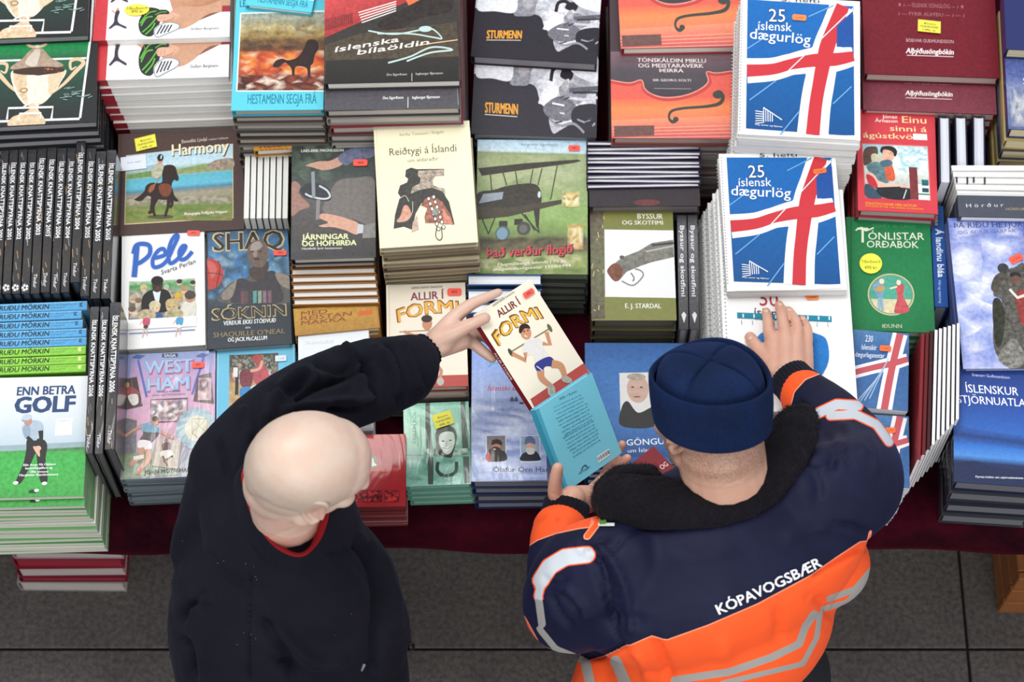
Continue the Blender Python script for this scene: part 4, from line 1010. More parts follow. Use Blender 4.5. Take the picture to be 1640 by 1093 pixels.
def art_farrier(c):
    c.rect(330, 130, 920, 930, '#3a3c3a', .2)
    c.grad([(350, 150), (880, 140), (900, 890), (360, 900)], [(0, '#39423c'), (.3, '#3f4844'), (.5, '#5c5a58'), (.8, '#4a4643'), (1, '#343332')], .3)
    c.scat((360, 160, 620, 400), ['#3a4a3e', '#4c5a4c', '#2a302c', '#5a6a5a'], 60, 12, 34, 4, 1.2, .3)
    c.blob([(650, 400), (760, 380), (890, 400), (895, 680), (760, 650), (560, 600), (600, 480)], '#76706c', .25)
    c.blob([(445, 298), (520, 275), (600, 270), (660, 245), (700, 270), (650, 310), (560, 330), (480, 310)], '#c79a86', .15); c.blob([(650, 250), (740, 190), (880, 160), (885, 240), (760, 270), (700, 300)], '#6a6f8a', .4)
    c.blob([(346, 440), (370, 400), (410, 430), (400, 480), (470, 560), (400, 590), (350, 620)], '#a07a6c', .3)
    c.blob([(410, 450), (470, 410), (570, 430), (610, 490), (590, 530), (500, 520), (430, 500)], '#33343a', .3); c.curve([(440, 480), (480, 500), (560, 515), (600, 500), (580, 460), (530, 430)], 12, '#c9d2d6')
    c.line([(490, 340), (495, 510)], 22, '#8f969c'); c.line([(525, 520), (520, 650)], 24, '#8a8684')
    c.blob([(535, 640), (545, 612), (600, 615), (700, 640), (790, 680), (780, 750), (700, 720), (620, 700), (560, 700), (530, 690), (590, 670)], '#d6a48c', .15); c.poly([(785, 680), (820, 685), (818, 740), (775, 745)], '#c9ced2'); c.poly([(820, 690), (900, 670), (905, 770), (815, 775)], '#8c8a86', .3)
    c.text('LARS-ERIK MAGNUSSON', 415, 216, 685, 212, 17, '#e6e8e4', .03); c.text('JÁRNINGAR', 420, 782, 724, 778, 34, '#e9efb4', .04); c.text('OG HÓFHIRÐA', 420, 825, 775, 820, 34, '#e9efb4', .04); c.text('Handbók fyrir hestamenn', 418, 848, 680, 845, 14, '#dfe0d8', .02, .2)
AQ_FA = [(355, 158), (885, 145), (905, 900), (345, 912)]
def art_reistan(c):
    c.grad([(570, 370), (1020, 365), (1065, 530), (590, 520)], [(0, '#c99a3c'), (.5, '#b98a34'), (1, '#a97c30')], .2)
    c.text('MED', 618, 412, 760, 410, 22, '#8a4a24', .03); c.text('REISTAN', 620, 438, 895, 434, 22, '#8a4a24', .03); c.text('MAKKA', 622, 464, 868, 460, 22, '#8a4a24', .03)
    c.poly([(935, 415), (1010, 412), (1012, 435), (932, 438)], '#d9622c')
def art_reistan2(c):
    c.rect(90, 90, 650, 300, '#c98a2a', .2)
    c.text('MED', 150, 148, 315, 144, 26, '#8a3a1c', .04); c.text('REIST', 150, 182, 335, 178, 26, '#8a3a1c', .04); c.text('MAKKA', 160, 214, 340, 210, 22, '#8a3a1c', .04); c.poly([(530, 135), (600, 132), (600, 146), (530, 150)], '#d24a2c')
def art_biplane(c):
    c.grad([(60, 60), (610, 70), (610, 740), (70, 720)], [(0, '#b4d3e8'), (.1, '#c9dfe8'), (.115, '#8f9a6a'), (.2, '#a3ae82'), (.5, '#8fa868'), (.72, '#8aa258'), (.74, '#5c5a44'), (.82, '#6a6448'), (.86, '#8a9a58'), (1, '#7f9450')], .25)
    c.scat((75, 150, 600, 330), ['#9aa676', '#b0b88e', '#889868'], 60, 20, 50, 1, 2.5, .2); c.scat((75, 400, 600, 560), ['#8fae62', '#9cb874', '#7f9c54'], 60, 20, 50, 2, 2.5, .2)
    c.scat((90, 540, 600, 600), ['#4c4634', '#6d6548', '#3a3628'], 90, 8, 20, 3, 2, .3); c.scat((80, 640, 600, 730), ['#6d8440', '#94a05c', '#c9c49a', '#5a6a3a'], 80, 8, 22, 4, 2, .3)
    k = '#3a352c'
    c.poly([(72, 215), (300, 190), (560, 170), (578, 178), (540, 188), (300, 222), (90, 252)], k, .3)
    for a, b_ in (((130, 240), (140, 330)), ((250, 230), (262, 300)), ((335, 220), (322, 300)), ((380, 215), (360, 300)), ((455, 200), (425, 370)), ((190, 235), (210, 300))): c.line([a, b_], 6, '#4a4438')
    c.blob([(70, 340), (150, 320), (220, 300), (330, 290), (372, 320), (378, 390), (340, 420), (200, 425), (70, 450)], k, .5); c.poly([(100, 340), (195, 330), (190, 365), (80, 385)], '#9aa4ae', .2)
    c.poly([(72, 400), (200, 410), (490, 370), (520, 375), (480, 392), (220, 450), (72, 462)], '#4a4234', .3); c.ell(368, 345, 8, 16, '#c9d6de')
    for a, b_ in (((95, 450), (130, 530)), ((130, 530), (160, 450)), ((280, 430), (370, 530)), ((370, 530), (350, 420)), ((300, 440), (350, 520))): c.line([a, b_], 6, k)
    c.poly([(340, 410), (372, 410), (368, 520), (356, 500)], k, .2); c.rect(178, 470, 218, 500, k); c.rect(250, 462, 290, 490, k)
    c.ell(196, 528, 35, 34, '#5a6a70'); c.ell(194, 530, 26, 28, '#7fa0b0'); c.ell(296, 508, 33, 32, '#4a4a48'); c.ell(294, 510, 20, 20, '#6a6a66')
    c.scat((480, 330, 570, 410), ['#f6e2a8', '#e9c27a', '#fff6dc', '#a87c3c'], 26, 6, 16, 5, 1, 0); c.scat((510, 490, 590, 620), ['#f6e8c0', '#e9c890', '#c9964a'], 30, 6, 18, 6, 1, 0)
    c.text('Þorgrímur Sigurðsson', 275, 103, 455, 102, 12, '#8a9aa4')
    c.text('Það verður flogið', 130, 644, 540, 636, 44, '#3a1a1a', .05, 0); c.text('Það verður flogið', 126, 641, 536, 633, 44, '#d6474c', .02, 0)
    c.text('Flugmálasaga Íslands í 75 ár,', 178, 682, 508, 676, 14, '#f0eed8', .02); c.text('áhugamálasögunnar 1919-1994', 155, 704, 528, 700, 13, '#f0eed8', .02)
AQ_BI = [(65, 75), (608, 72), (615, 740), (75, 712)]
def art_gun(c):
    c.rect(610, 385, 1050, 980, '#7f8240', .1); c.grad([(622, 400), (690, 398), (692, 945), (628, 950)], [(0, '#6a5c4c'), (.5, '#6f7050'), (1, '#5c5440')], .5)
    c.poly([(694, 514), (1032, 514), (1034, 842), (694, 842)], '#eeeeec')
    c.text('BYSSUR', 858, 458, 982, 458, 26, '#f2f2e2', .02); c.text('OG SKOTFIMI', 782, 488, 982, 486, 20, '#f2f2e2', .02); c.text('E. J. STARDAL', 790, 894, 962, 892, 22, '#f2f2e6', .02)
    c.poly([(710, 705), (780, 650), (860, 618), (925, 578), (1030, 560), (1032, 645), (920, 672), (870, 690), (800, 720), (760, 765), (725, 755)], '#7c7a70', .5); c.line([(925, 590), (1032, 575)], 10, '#3c3a38'); c.line([(895, 620), (1032, 590)], 8, '#b4b4ac')
    c.blob([(706, 712), (740, 680), (780, 700), (775, 745), (745, 768), (715, 740)], '#7a4a34', .5); c.curve([(775, 765), (830, 785), (878, 740), (870, 715), (840, 705)], 7, '#8c8a84'); c.curve([(820, 725), (835, 750), (828, 765)], 6, '#6a6864'); c.ell(778, 650, 12, 9, '#5c5a54')
    for k in range(12):
        R = random.Random(k + 50); x, y = R.uniform(622, 690), R.uniform(420, 940); c.line([(x, y), (x + R.uniform(-14, 14), y + R.uniform(5, 30))], 4, '#d9c48c')
AQ_GU = [(622, 398), (1032, 392), (1034, 948), (628, 955)]

def art_fit(c, s=1):
    # everybody in shape: cream cover, drawn weight lifter, red foot band (Z11 units)
    c.rect(150, 20, 540, 510, '#efe6d2'); c.poly([(150, 446), (540, 436), (545, 520), (150, 525)], '#b54a44', .05)
    c.line([(172, 40), (178, 510)], 4, '#d9cdb4')
    c.text('GRÍMUR HAFÞÓR ÓSKARSSON', 270, 62, 403, 58, 9, '#4a4038', .02); c.text('ALLIR Í', 268, 110, 410, 104, 32, '#8a4058', .03)
    c.text('FORMI', 212, 205, 478, 172, 56, '#8a5a24', .05, arc=18); c.text('FORMI', 216, 202, 474, 170, 50, '#f0b44c', .02, arc=18)
    c.line([(218, 246), (470, 236)], 5, '#a08a6a')
    c.blob([(320, 260), (360, 250), (375, 300), (365, 340), (325, 335)], '#d8d4d0', .1); c.ell(340, 212, 22, 28, '#c48a6c'); c.ell(338, 190, 24, 16, '#3a2c24'); c.line([(325, 262), (280, 262), (240, 245)], 14, '#c48a6c')
    c.blob([(325, 335), (370, 335), (385, 385), (350, 380), (330, 400)], '#3a3f7a'); c.line([(375, 380), (405, 420), (400, 460)], 16, '#c48a6c'); c.ell(402, 468, 16, 18, '#b8b4a8')
AQ_F1 = [(160, 42), (500, 38), (525, 488), (165, 500)]
def art_fit_held(c):
    # local frame of the held copy, Z11 units along its own edges
    c.poly([(540, 178), (790, 20), (1058, 432), (808, 600)], '#f2e9d4')
    c.poly([(790, 545), (1030, 386), (1060, 440), (818, 602)], '#b84c46', .05)
    c.text('GRÍMUR HAFÞÓR ÓSKARSSON', 628, 142, 722, 80, 9, '#4a4038', .02); c.text('ALLIR Í', 655, 188, 750, 128, 32, '#7a3430', .03)
    c.text('FORMI', 652, 312, 848, 190, 58, '#7a5420', .05, arc=26); c.text('FORMI', 656, 308, 844, 188, 50, '#f4b848', .02, arc=26)
    c.line([(700, 340), (880, 232)], 6, '#8a7a5c'); c.ell(703, 340, 8, 20, '#4a4838', -30); c.ell(876, 232, 8, 20, '#5c6a48', -30)
    c.blob([(755, 330), (770, 290), (800, 275), (840, 285), (850, 320), (872, 360), (820, 388), (800, 350), (775, 355)], '#e2e0da', .08)
    c.line([(768, 340), (770, 375), (710, 345)], 18, '#c9906c'); c.line([(845, 300), (878, 305), (862, 250)], 18, '#c9906c')
    c.ell(770, 252, 24, 32, '#cf9270', -15); c.blob([(740, 250), (745, 222), (775, 215), (790, 235), (765, 235), (750, 255)], '#33261f'); c.line([(764, 264), (776, 272)], 5, '#f0e0d0'); c.ell(763, 247, 3, 4, '#221818'); c.ell(779, 243, 3, 4, '#221818')
    c.blob([(812, 388), (872, 358), (900, 380), (905, 405), (868, 400), (850, 410), (848, 450), (818, 420)], '#343c86', .05); c.line([(818, 400), (845, 420)], 4, '#e6e6ee')
    c.curve([(835, 420), (842, 455), (885, 490)], 26, '#c9906c', taper=[34, 28, 20]); c.curve([(885, 390), (925, 400), (945, 450)], 26, '#c9906c', taper=[36, 30, 20])
    c.ell(884, 508, 18, 28, '#a8a69a', -5, .4); c.ell(952, 460, 26, 15, '#a8a69a', 20, .4)
AQ_F2 = [(540, 178), (790, 20), (1058, 430), (808, 598)]
def art_back_held(c):
    c.poly([(812, 590), (1060, 425), (1225, 850), (945, 955)], '#78cce0', .02)
    c.poly([(812, 590), (825, 583), (960, 948), (945, 955)], '#4aa6c2')
    c.text('Allir í formi', 908, 556, 985, 522, 12, '#1f5f86', .02, .2)
    R = random.Random(4); words = ['lesandinn hljóti', 'svo er verkið', 'hreyfing og holl', 'styrkur og', 'æfingar heima við', 'þjálfun líkamans', 'fyrir alla sem vilja', 'bæta heilsuna', 'matur og hvíld', 'með góðum ráðum']
    ux, uy = .918, -.38
    for par, (x, y, n) in enumerate(((872, 588, 9), (925, 722, 7))):
        for k in range(n):
            L = R.uniform(125, 160); cx = x + 75 + k * 6.5 + 0; cy = y - 25 + k * 15.5
            c.text(' '.join(R.sample(words, 2)), cx - ux * L / 2, cy - uy * L / 2, cx + ux * L / 2, cy + uy * L / 2, 6.5, '#1b6a92', .01)
    c.poly([(1085, 836), (1148, 812), (1156, 842), (1094, 866)], '#eef4f6')
    for k in range(14): x = 1090 + k * 4.3; y = 836 - k * 1.65; c.line([(x, y + 3), (x + 7, y + 22)], 2 if k % 3 else 3.2, '#1a1a1a')
    c.curve([(1010, 880), (1018, 866), (1030, 862), (1038, 874)], 4, '#123a5c'); c.text('vaka-helgafell', 998, 893, 1050, 876, 7, '#123a5c', .02)
AQ_BK = [(812, 590), (1060, 425), (1222, 848), (948, 950)]

def art_swim(c):
    c.rect(340, 50, 900, 720, '#7fc2ac', .1)
    c.grad([(352, 80), (860, 60), (875, 440), (370, 460)], [(0, '#8fd0b8'), (.5, '#a3d6b8'), (.9, '#8ac6a4'), (1, '#6fb094')], .15); c.grad([(368, 460), (875, 440), (880, 700), (385, 710)], [(0, '#6aac90'), (.4, '#7fbea2'), (1, '#a3dcc8')], .3)
    c.scat((375, 440, 870, 690), ['#8fccb4', '#6aa88e', '#a8dcc8', '#5c9880'], 70, 10, 40, 5, 2.6, .2)
    k = '#4c5a50'
    c.curve([(540, 70), (545, 250), (560, 420), (570, 560), (572, 695)], 42, k, taper=[34, 40, 46, 44, 38], mot=.2); c.curve([(815, 60), (825, 300), (835, 480), (845, 690)], 42, '#55635a', taper=[36, 42, 46, 44], mot=.2)
    c.curve([(370, 470), (460, 480), (600, 470), (760, 455), (870, 440)], 8, '#4f8470')
    c.scat((520, 430, 860, 490), ['#a4c8b0', '#5f8a74', '#cfe6d6', '#47645a'], 40, 8, 20, 6, 1.6, .2)
    c.curve([(625, 530), (620, 590), (660, 630), (720, 628), (760, 600), (765, 530)], 26, '#2f4a40')
    c.blob([(608, 380), (605, 310), (640, 265), (700, 250), (750, 280), (768, 350), (740, 460), (720, 500), (640, 480), (612, 430)], '#2b332c', .2)
    c.blob([(630, 380), (640, 320), (690, 300), (740, 310), (752, 370), (735, 440), (700, 475), (660, 450)], '#cfe2cc', .1)
    c.blob([(640, 380), (650, 330), (690, 305), (680, 400), (665, 440)], '#e6f0e0'); c.ell(662, 374, 12, 5, '#2b3a30'); c.ell(718, 368, 13, 5, '#2b3a30'); c.curve([(665, 428), (695, 446), (728, 418)], 9, '#f4f8f0'); c.curve([(662, 424), (694, 436), (730, 414)], 3, '#3a4a40'); c.curve([(692, 375), (684, 405), (698, 408)], 4, '#8fa894')
    c.text('KRISTÍN RÓS', 458, 390, 452, 150, 26, '#5c9a88'); c.text('HÁKONARDÓTTIR', 498, 385, 492, 190, 10, '#7fb4a0'); c.text('MEÐ HÖFÐI', 410, 690, 550, 684, 26, '#a8e0d0', .02); c.text('HÖNDUM', 620, 672, 800, 664, 26, '#a8e0d0', .02)
AQ_SW = [(350, 82), (860, 62), (880, 695), (385, 708)]
def art_redsmall(c):
    c.rect(-300, 300, 380, 880, '#b3262c', .12); c.rect(30, 480, 158, 575, '#5f8a5a', .2); c.blob([(110, 505), (130, 498), (140, 530), (158, 550), (120, 556)], '#f0f0ea')
    c.text('Íslenskar', 172, 560, 168, 490, 10, '#e8b8a8'); c.text('sögur', 190, 560, 186, 490, 8, '#e8b8a8'); c.text('Guðmundur Ólafsson', 340, 582, 332, 460, 9, '#f0d8d0')
    c.scat((80, 570, 330, 600), ['#d4604a', '#c23a34'], 40, 3, 8, 2, 2)
    for x in (-180, -70, 20, 90, 218): c.rect(x, 742, x + 112, 830, '#4a1418', .3); c.scat((x + 4, 746, x + 108, 826), ['#d8383c', '#8a1c20', '#3a1012'], 16, 6, 18, x, 1.2, .2)
AQ_RD = [(-190, 318), (378, 315), (380, 862), (-190, 870)]
def art_arctic(c):
    c.grad([(875, -400), (1440, -420), (1440, 660), (885, 675)], [(0, '#7f9fe0'), (.2, '#8fa8de'), (.4, '#a3b4dc'), (.55, '#c3cce2'), (.65, '#a9b6d8'), (1, '#8fa0cc')], .15)
    c.scat((885, 60, 1440, 660), ['#b4c0de', '#8c9cc8', '#cfd8ea', '#9aa8d2', '#7a8abc'], 150, 8, 40, 3, 3.4, .2)
    c.text('\u00c1 F', 1000, -180, 1300, -190, 90, '#5fa0c4', 0); c.text('JÖLLUM', 1330, -190, 1700, -198, 88, '#5fa0c4', 0) if 0 else None
    c.text('Á NORÐ', 1000, -290, 1440, -300, 70, '#7fb4d4')
    c.text('Íslenski skíðaleiðangurinn', 1000, 5, 1600, -8, 40, '#c0485c', .02, .3)
    for x, w_ in ((1190, 18), (1222, 14), (1262, 0), (1310, 14)):
        if w_: c.blob([(x - w_, 80), (x - 4, 50), (x + 8, 58), (x + w_, 80), (x + 6, 86)], '#4a526a')
        else: c.ell(x, 98, 20, 9, '#4a526a')
    for x, bgc in ((1068, '#7a6f70'), (1322, '#8fa4b8')):
        c.poly([(x - 78, 342), (x + 74, 336), (x + 76, 536), (x - 76, 540)], '#c9d0e0'); c.poly([(x - 70, 348), (x + 68, 344), (x + 70, 525), (x - 68, 530)], bgc, .2)
    c.blob([(1000, 530), (1005, 460), (1045, 440), (1100, 450), (1138, 470), (1138, 526)], '#1c1a1c', .1); c.blob([(1000, 480), (1020, 470), (1030, 530), (1000, 530)], '#b83a3c'); c.ell(1068, 430, 32, 38, '#b8745c'); c.blob([(1035, 440), (1060, 425), (1100, 440), (1090, 475), (1060, 482)], '#2a1a16'); c.blob([(1035, 415), (1040, 380), (1080, 372), (1110, 390), (1108, 415), (1070, 405)], '#201e1e'); c.ell(1056, 445, 9, 4, '#f0e6dc')
    c.blob([(1250, 525), (1260, 480), (1300, 462), (1360, 455), (1388, 490), (1388, 522)], '#1c2030', .1); c.ell(1322, 430, 36, 40, '#c49a88', mot=.2); c.blob([(1290, 440), (1322, 430), (1358, 440), (1345, 475), (1305, 478)], '#c9c4c0', .2); c.blob([(1283, 405), (1290, 360), (1325, 345), (1355, 370), (1358, 405), (1320, 395)], '#5a6a90', .2)
    c.text('Ólafur Örn Haraldsson', 1045, 608, 1640, 600, 34, '#4a4a5c', 0)
AQ_AR = [(868, -390), (1600, -400), (1575, 668), (882, 680)]
def art_walk(c):
    c.rect(1020, 290, 1500, 830, '#2b5f9e', .1); c.grad([(1030, 300), (1450, 290), (1450, 800), (1030, 800)], [(0, '#2a5c9c'), (.3, '#3a70b0'), (.7, '#3f74b4'), (1, '#1f4a86')], .2)
    c.poly([(1180, 436), (1330, 430), (1330, 665), (1184, 668)], '#d8d8d4', .05); c.ell(1260, 505, 48, 62, '#c4a494', mot=.1); c.ell(1255, 452, 42, 16, '#a89c88', mot=.3); c.ell(1238, 498, 7, 3, '#3a2e2a'); c.ell(1276, 498, 7, 3, '#3a2e2a'); c.ell(1256, 540, 16, 4, '#9a5c50')
    c.blob([(1186, 668), (1188, 590), (1215, 560), (1260, 610), (1330, 585), (1330, 668)], '#2a2829', .15)
    c.text('GÖNGULEIÐIR', 1208, 752, 1500, 738, 26, '#f0f2f4', .01); c.text('um Ísland', 1212, 782, 1330, 776, 16, '#e6ecf2')
AQ_WA = [(1030, 305), (1490, 295), (1490, 830), (1035, 830)]
def art_scribe(c):
    c.rect(0, 0, 100, 100, '#7c0c1c', .1)
    c.text('LJÓÐ OG', 56, 30, 96, 32, 6.5, '#ecd2ce', .02); c.text('sögur', 54, 41, 90, 43, 8, '#ecd2ce', .01, .3)
    c.curve([(52, 50), (62, 46), (70, 54), (80, 48), (90, 56), (96, 50)], 1.6, '#ecd2ce'); c.curve([(58, 60), (68, 56), (74, 64), (88, 60)], 1.4, '#ecd2ce')
    c.ell(80, 70, 10, 7, '#ecd2ce'); c.ell(80, 70, 8, 5, '#741522')
def spine_art(years, top=.08):
    pass

# ------------------------------------------------------------------ the piles
def P(zone, a1, h, t, desc, short, **k):
    a2 = k.pop('aq', a1)
    return pile(q(zone, *a1), h, t, desc, short, aq=a2, **k)
OR = '#ff6a3c'
# row at the back
P(Z1, AQ_TR, .29, .024, 'black picture book with a gold trophy cup on a green pitch, whole cup in view', 'gold cup on green pitch', cover='#1b1c1e', page='#8d8d90', art=art_trophy, wrap=True, lean=(.0005, -.003))
b = pile([(-62, -200), (140, -200), (150, 62), (-60, 58)], .3142, .024, 'upper trophy picture book at the left rim, only the foot of the cup in view', 'upper trophy book', base=.2902, cover='#1b1c1e', page='#8d8d90', art=art_trophy, wrap=True, aq=AQ_TR)
P(Z1, AQ_LEG, .275, .0215, 'white stretching manual with red spine, hands gripping running shoes, lower copy', 'white manual with gripped running shoes', cover='#ebe8e4', covers=['#d9d4d0', '#efece8', '#c9c4c0', '#e6e2de'], page='#f0eeea', hard=False, art=leg_art, lean=(.0028, -.0030), seed=3, redspine=True)
b = pile([(150, -185), (372, -185), (369, 64), (161, 59)], .2938, .018, 'white stretching manual with red spine lying higher at the back, round yellow sticker', 'upper stretching manual', base=.2755, cover='#ebe8e4', page='#f0eeea', hard=False, art=leg_art, aq=AQ_LEG, redspine=True,
     sticker=[(900, 280, 155, 90, 0, '#f2e24c', [('Tilboðsverð', -.42, -.02, .42, 22), ('890 kr', -.2, .26, .28, 22)], 'ell', '#3a3a10')])
P(Z2, AQ_HM, .325, .022, 'cyan horse book with a dark pony in a fiery landscape painting', 'cyan book with dark pony', cover='#4fb2c4', covers=['#5a4a40', '#6f6a64', '#3c3634'], page='#a8a49c', art=art_horsemen, lean=(.0002, -.003), seed=4)
pile([(412, -190), (510, -165), (521, 33), (422, -4)], .34, .014, 'cyan horse book askew on top of its pile, only a corner in view', 'askew cyan horse book', base=.326, cover='#4fb2c4', art=art_horsemen, aq=AQ_HM)
pile([(510, -200), (735, -200), (731, 174), (534, 176)], .335, .026, 'big dark car book, lower copy showing only its grey foot with authors', 'grey-footed car book', cover='#3b383b', covers=['#8f8a84', '#7a2a30', '#504c4a'], page='#b8b2aa', art=art_cars_low, aq=[(600, -800), (1500, -800), (1484, 696), (696, 704)], wrap=True, lean=(.0012, -.0035), seed=5)
pile([(508, -240), (733, -240), (735, 131), (534, 131)], .362, .026, 'big car book with red bonnet and chrome badge on its cover', 'red bonnet car book', base=.336, cover='#3b383b', art=art_cars, aq=AQ_CAR)

P(Z3, [(95, -200), (800, -180), (760, 790), (58, 762)], .175, .03, 'black-and-white war book lying lower, its film crinkled along the foot', 'film-crinkled war book', cover='#26232a', page='#8c8a90', wrap=True, art=art_storm, aq=[(110, -430), (835, -430), (770, 322), (62, 300)], seed=6)
b = pile(q(Z3, (110, -430), (835, -430), (755, 385), (62, 300)), .206, .03, 'black-and-white war book lying higher, pale sky over two soldiers', 'higher war book', base=.1752, cover='#26232a', page='#8c8a90', art=art_storm, aq=AQ_ST)
P(Z3, [(850, -200), (1570, -210), (1562, 782), (845, 798)], .20, .024, 'orange violin music book, lower copy with its full white title', 'orange violin book', cover='#a8524a', covers=['#6a4a48', '#8f8a88', '#5c5a5c'], page='#b8b0a8', wrap=True, art=art_violin, aq=AQ_VI, lean=(0, -.0035), seed=7)
pile(q(Z3, (880, -800), (1580, -820), (1584, 236), (880, 304)), .226, .024, 'orange violin music book lying higher at the back rim of the photo', 'higher violin book', base=.2005, cover='#a8323a', art=lambda c: art_violin(c), aq=[(860, -320), (1560, -320), (1562, 775), (850, 800)], wrap=True)
# spiral song calendars
P(Z4, AQ_FL, .30, .009, 'spiral-bound songbook with red-white-blue flag cover, back copy near the violin books', 'back flag songbook', cover='#e9e9e6', covers=['#dcdcd8', '#e4e4e2', '#cfcfcc'], page='#e6e6e2', hard=False, art=art_flag, lean=(-.0006, -.0016), spiral=True, jit=.003, seed=8, cat='songbook', name='songbook',
  sticker=[(357, 108, 82, 34, 4, '#f48a4c', [('5.690', -.25, .22, .25, 10)], 'tag', '#a84418')])
quad50 = q(Z8, (104, 330), (722, 300), (745, 1390), (112, 1400))
TOP50 = pile(quad50, .215, .0095, 'white spiral songbook with a red 50 and a teal band under the hand', 'white songbook with red 50', cover='#e9e9e6', covers=['#dcdcd8', '#e4e4e2', '#cfcfcc'], page='#e6e6e2', hard=False, art=art_50, aq=[(104, 330), (722, 300), (745, 1390), (112, 1400)],
     lean=(-.0018, .0002), spiral=True, jit=.002, wig=.006, seed=9, cat='songbook', name='songbook', sticker=[(545, 843, 62, 28, -3, '#f4904c', [('1.690', -.3, .22, .3, 9)], 'tag', '#a84418')])
Q2 = [(80, 148), (662, 128), (716, 818), (150, 795)]
pile(q(Z8, *Q2), .2435, .0095, 'spiral-bound songbook with waving flag cover, front copy right above the white hand-covered one', 'front flag songbook', base=.2155, cover='#e9e9e6', page='#e6e6e2', hard=False,
     art=art_flag, aq=[(18, -20), (700, 0), (694, 808), (8, 790)], spiral=True, seed=10, cat='songbook', name='songbook', sticker=[(600, 112, 78, 30, -6, '#f4743c', [('5.690', -.25, .22, .25, 9)], 'tag', '#a84418')])
P(Z4, [(715, 100), (1470, 100), (1466, 640), (716, 640)], .20, .029, 'maroon song book with a reflection painted pale on its cover, lower copy', 'maroon song book with painted reflection', cover='#5c1a26', page='#b9a8a0', art=art_maroon2, aq=[(715, 100), (1470, 100), (1466, 690), (716, 690)], seed=11)
P(Z4, AQ_MA, .23, .029, 'dark maroon song book lying higher with yellow price label', 'dark maroon song book', base=.2005, cover='#5c1a26', page='#b9a8a0', art=art_maroon, seed=11,
  sticker=[(1086, 165, 128, 66, 4, '#ecdf52', [('● Eymundsson', -.22, -.15, .3, 9), ('TILBOÐSVERÐ', -.40, .12, .40, 10), ('1.490,- kr', -.28, .40, .3, 11)], 'rect', '#3a3a18')])
pile([(1612, 0), (1700, 0), (1702, 208), (1608, 208)], .27, .032, 'navy film-wrapped book at the right rim, lower copy with worn gold foot', 'worn navy book', cover='#242c66', covers=['#b09a60', '#3a3c4a', '#a8986a'], page='#cfc4a0', wrap=True, lean=(-.0015, -.004), seed=12,
     art=lambda c: (c.grad([(0, 0), (100, 0), (100, 100), (0, 100)], [(0, '#2b3f86'), (.6, '#51619c'), (.7, '#7a86a8'), (1, '#55628c')], .4), c.scat((5, 68, 60, 98), ['#a8acb4', '#6a749c', '#c4c6c4'], 40, 2, 6, 1, 1, .3), c.text('SAGAN', 30, 66, 95, 66, 5, '#e8ecf4', .02)), aq=[(0, 0), (100, 0), (100, 100), (0, 100)])
pile([(1607, -130), (1700, -130), (1700, 80), (1604, 80)], .304, .032, 'navy book lying higher in the right back corner', 'higher navy book', base=.2705, cover='#1c2660', page='#cfc4a0', wrap=True, seed=12)
# second row
P(ZH, AQ_HA, .14, .022, 'brown landscape-format riding book with rider on a dark horse by a lake', 'brown riding book', cover='#4a3833', page='#c9bfae', art=art_harmony, seed=13,
  sticker=[(328, 168, 212, 130, -11, '#efe94e', [('● Eymundsson', -.22, -.15, .3, 16), ('TILBOÐSVERÐ', -.40, .12, .40, 18), ('1.990,- kr', -.28, .40, .3, 20)], 'rect', '#3a3a18'),
           (210, 365, 262, 140, -5, '#e3e9f3', [('Ensk útgáfa', -.24, 0, .3, 14)], 'rect', '#8a94a8')])
P(ZP, AQ_PE, .138, .023, 'white book with big blue handwritten title and a crowd of children', 'white blue-lettered book', cover='#e6e6e4', page='#d8d5cc', art=art_pele, seed=14, sticker=[(628, 104, 104, 40, 2, '#fb5f50', [('495', -.2, .22, .2, 18)], 'tag', '#5c1220')])
P(ZP, AQ_SH, .136, .023, 'slate-blue basketball book with a bald player and half a ball', 'slate basketball book', cover='#252c33', page='#bdb8b0', art=art_shaq, seed=15, sticker=[(1338, 268, 108, 44, 0, '#fb5f50', [('495', -.2, .22, .2, 18)], 'tag', '#5c1220')])
P(ZW, AQ_WH, .125, .0205, 'pink and blue football annual with rosette and player photos', 'pink football annual', cover='#7f8a90', covers=['#5c7078', '#8a949a'], page='#7f8c90', art=art_westham, wrap=True, seed=16, lean=(0, -.0008), sticker=[(545, 155, 84, 40, 0, '#fb5f50', [('495', -.2, .22, .2, 16)], 'tag', '#5c1220')])
P(ZW, AQ_LB, .12, .02, 'sky-blue book with a framed crowd photo, half under the dark sleeve', 'sky-blue book', cover='#62b4d2', page='#cfd6d6', art=art_lightblue, seed=17, sticker=[(1106, 110, 76, 40, -3, '#dfe9f0', [('1.690', -.2, .22, .3, 12)], 'rect', '#8a94a8')])
P(ZG, [(x + 6, y + 58) for x, y in AQ_GO], .19, .0145, 'white and green golf manual, second copy, only its green foot and ball showing', 'second golf manual', cover='#4a9a50', covers=['#3f8a48', '#d8d8cc', '#6aa868'], page='#cbc9ba', hard=False, art=art_golf, aq=AQ_GO, lean=(.0012, -.0016), jit=.003, seed=18)
P(ZG, AQ_GO, .204, .0138, 'white and green golf manual on top with a golfer in black trousers', 'top golf manual', cover='#4a9a50', page='#cbc9ba', hard=False, base=.1903, art=art_golf, seed=18)
P(ZR, AQ_SA, .27, .0185, 'cream book with an old saddle drawing, worn price mark at top right', 'cream saddle book', cover='#e3dbb6', covers=['#b9ae8a', '#8f7f62', '#cfc5a0', '#7a6450'], page='#a89a86', art=art_saddle, lean=(.0006, -.0012), jit=.003, seed=19)
b = pile(q(Z10, (574, 375), (1032, 368), (1065, 515), (595, 518)), .165, .022, 'ochre horse-trek book showing its title below the farrier pile', 'ochre trek book', cover='#a8762c', page='#e4e0d4', art=art_reistan, aq=[(574, 372), (1032, 366), (1065, 515), (595, 518)], seed=20)
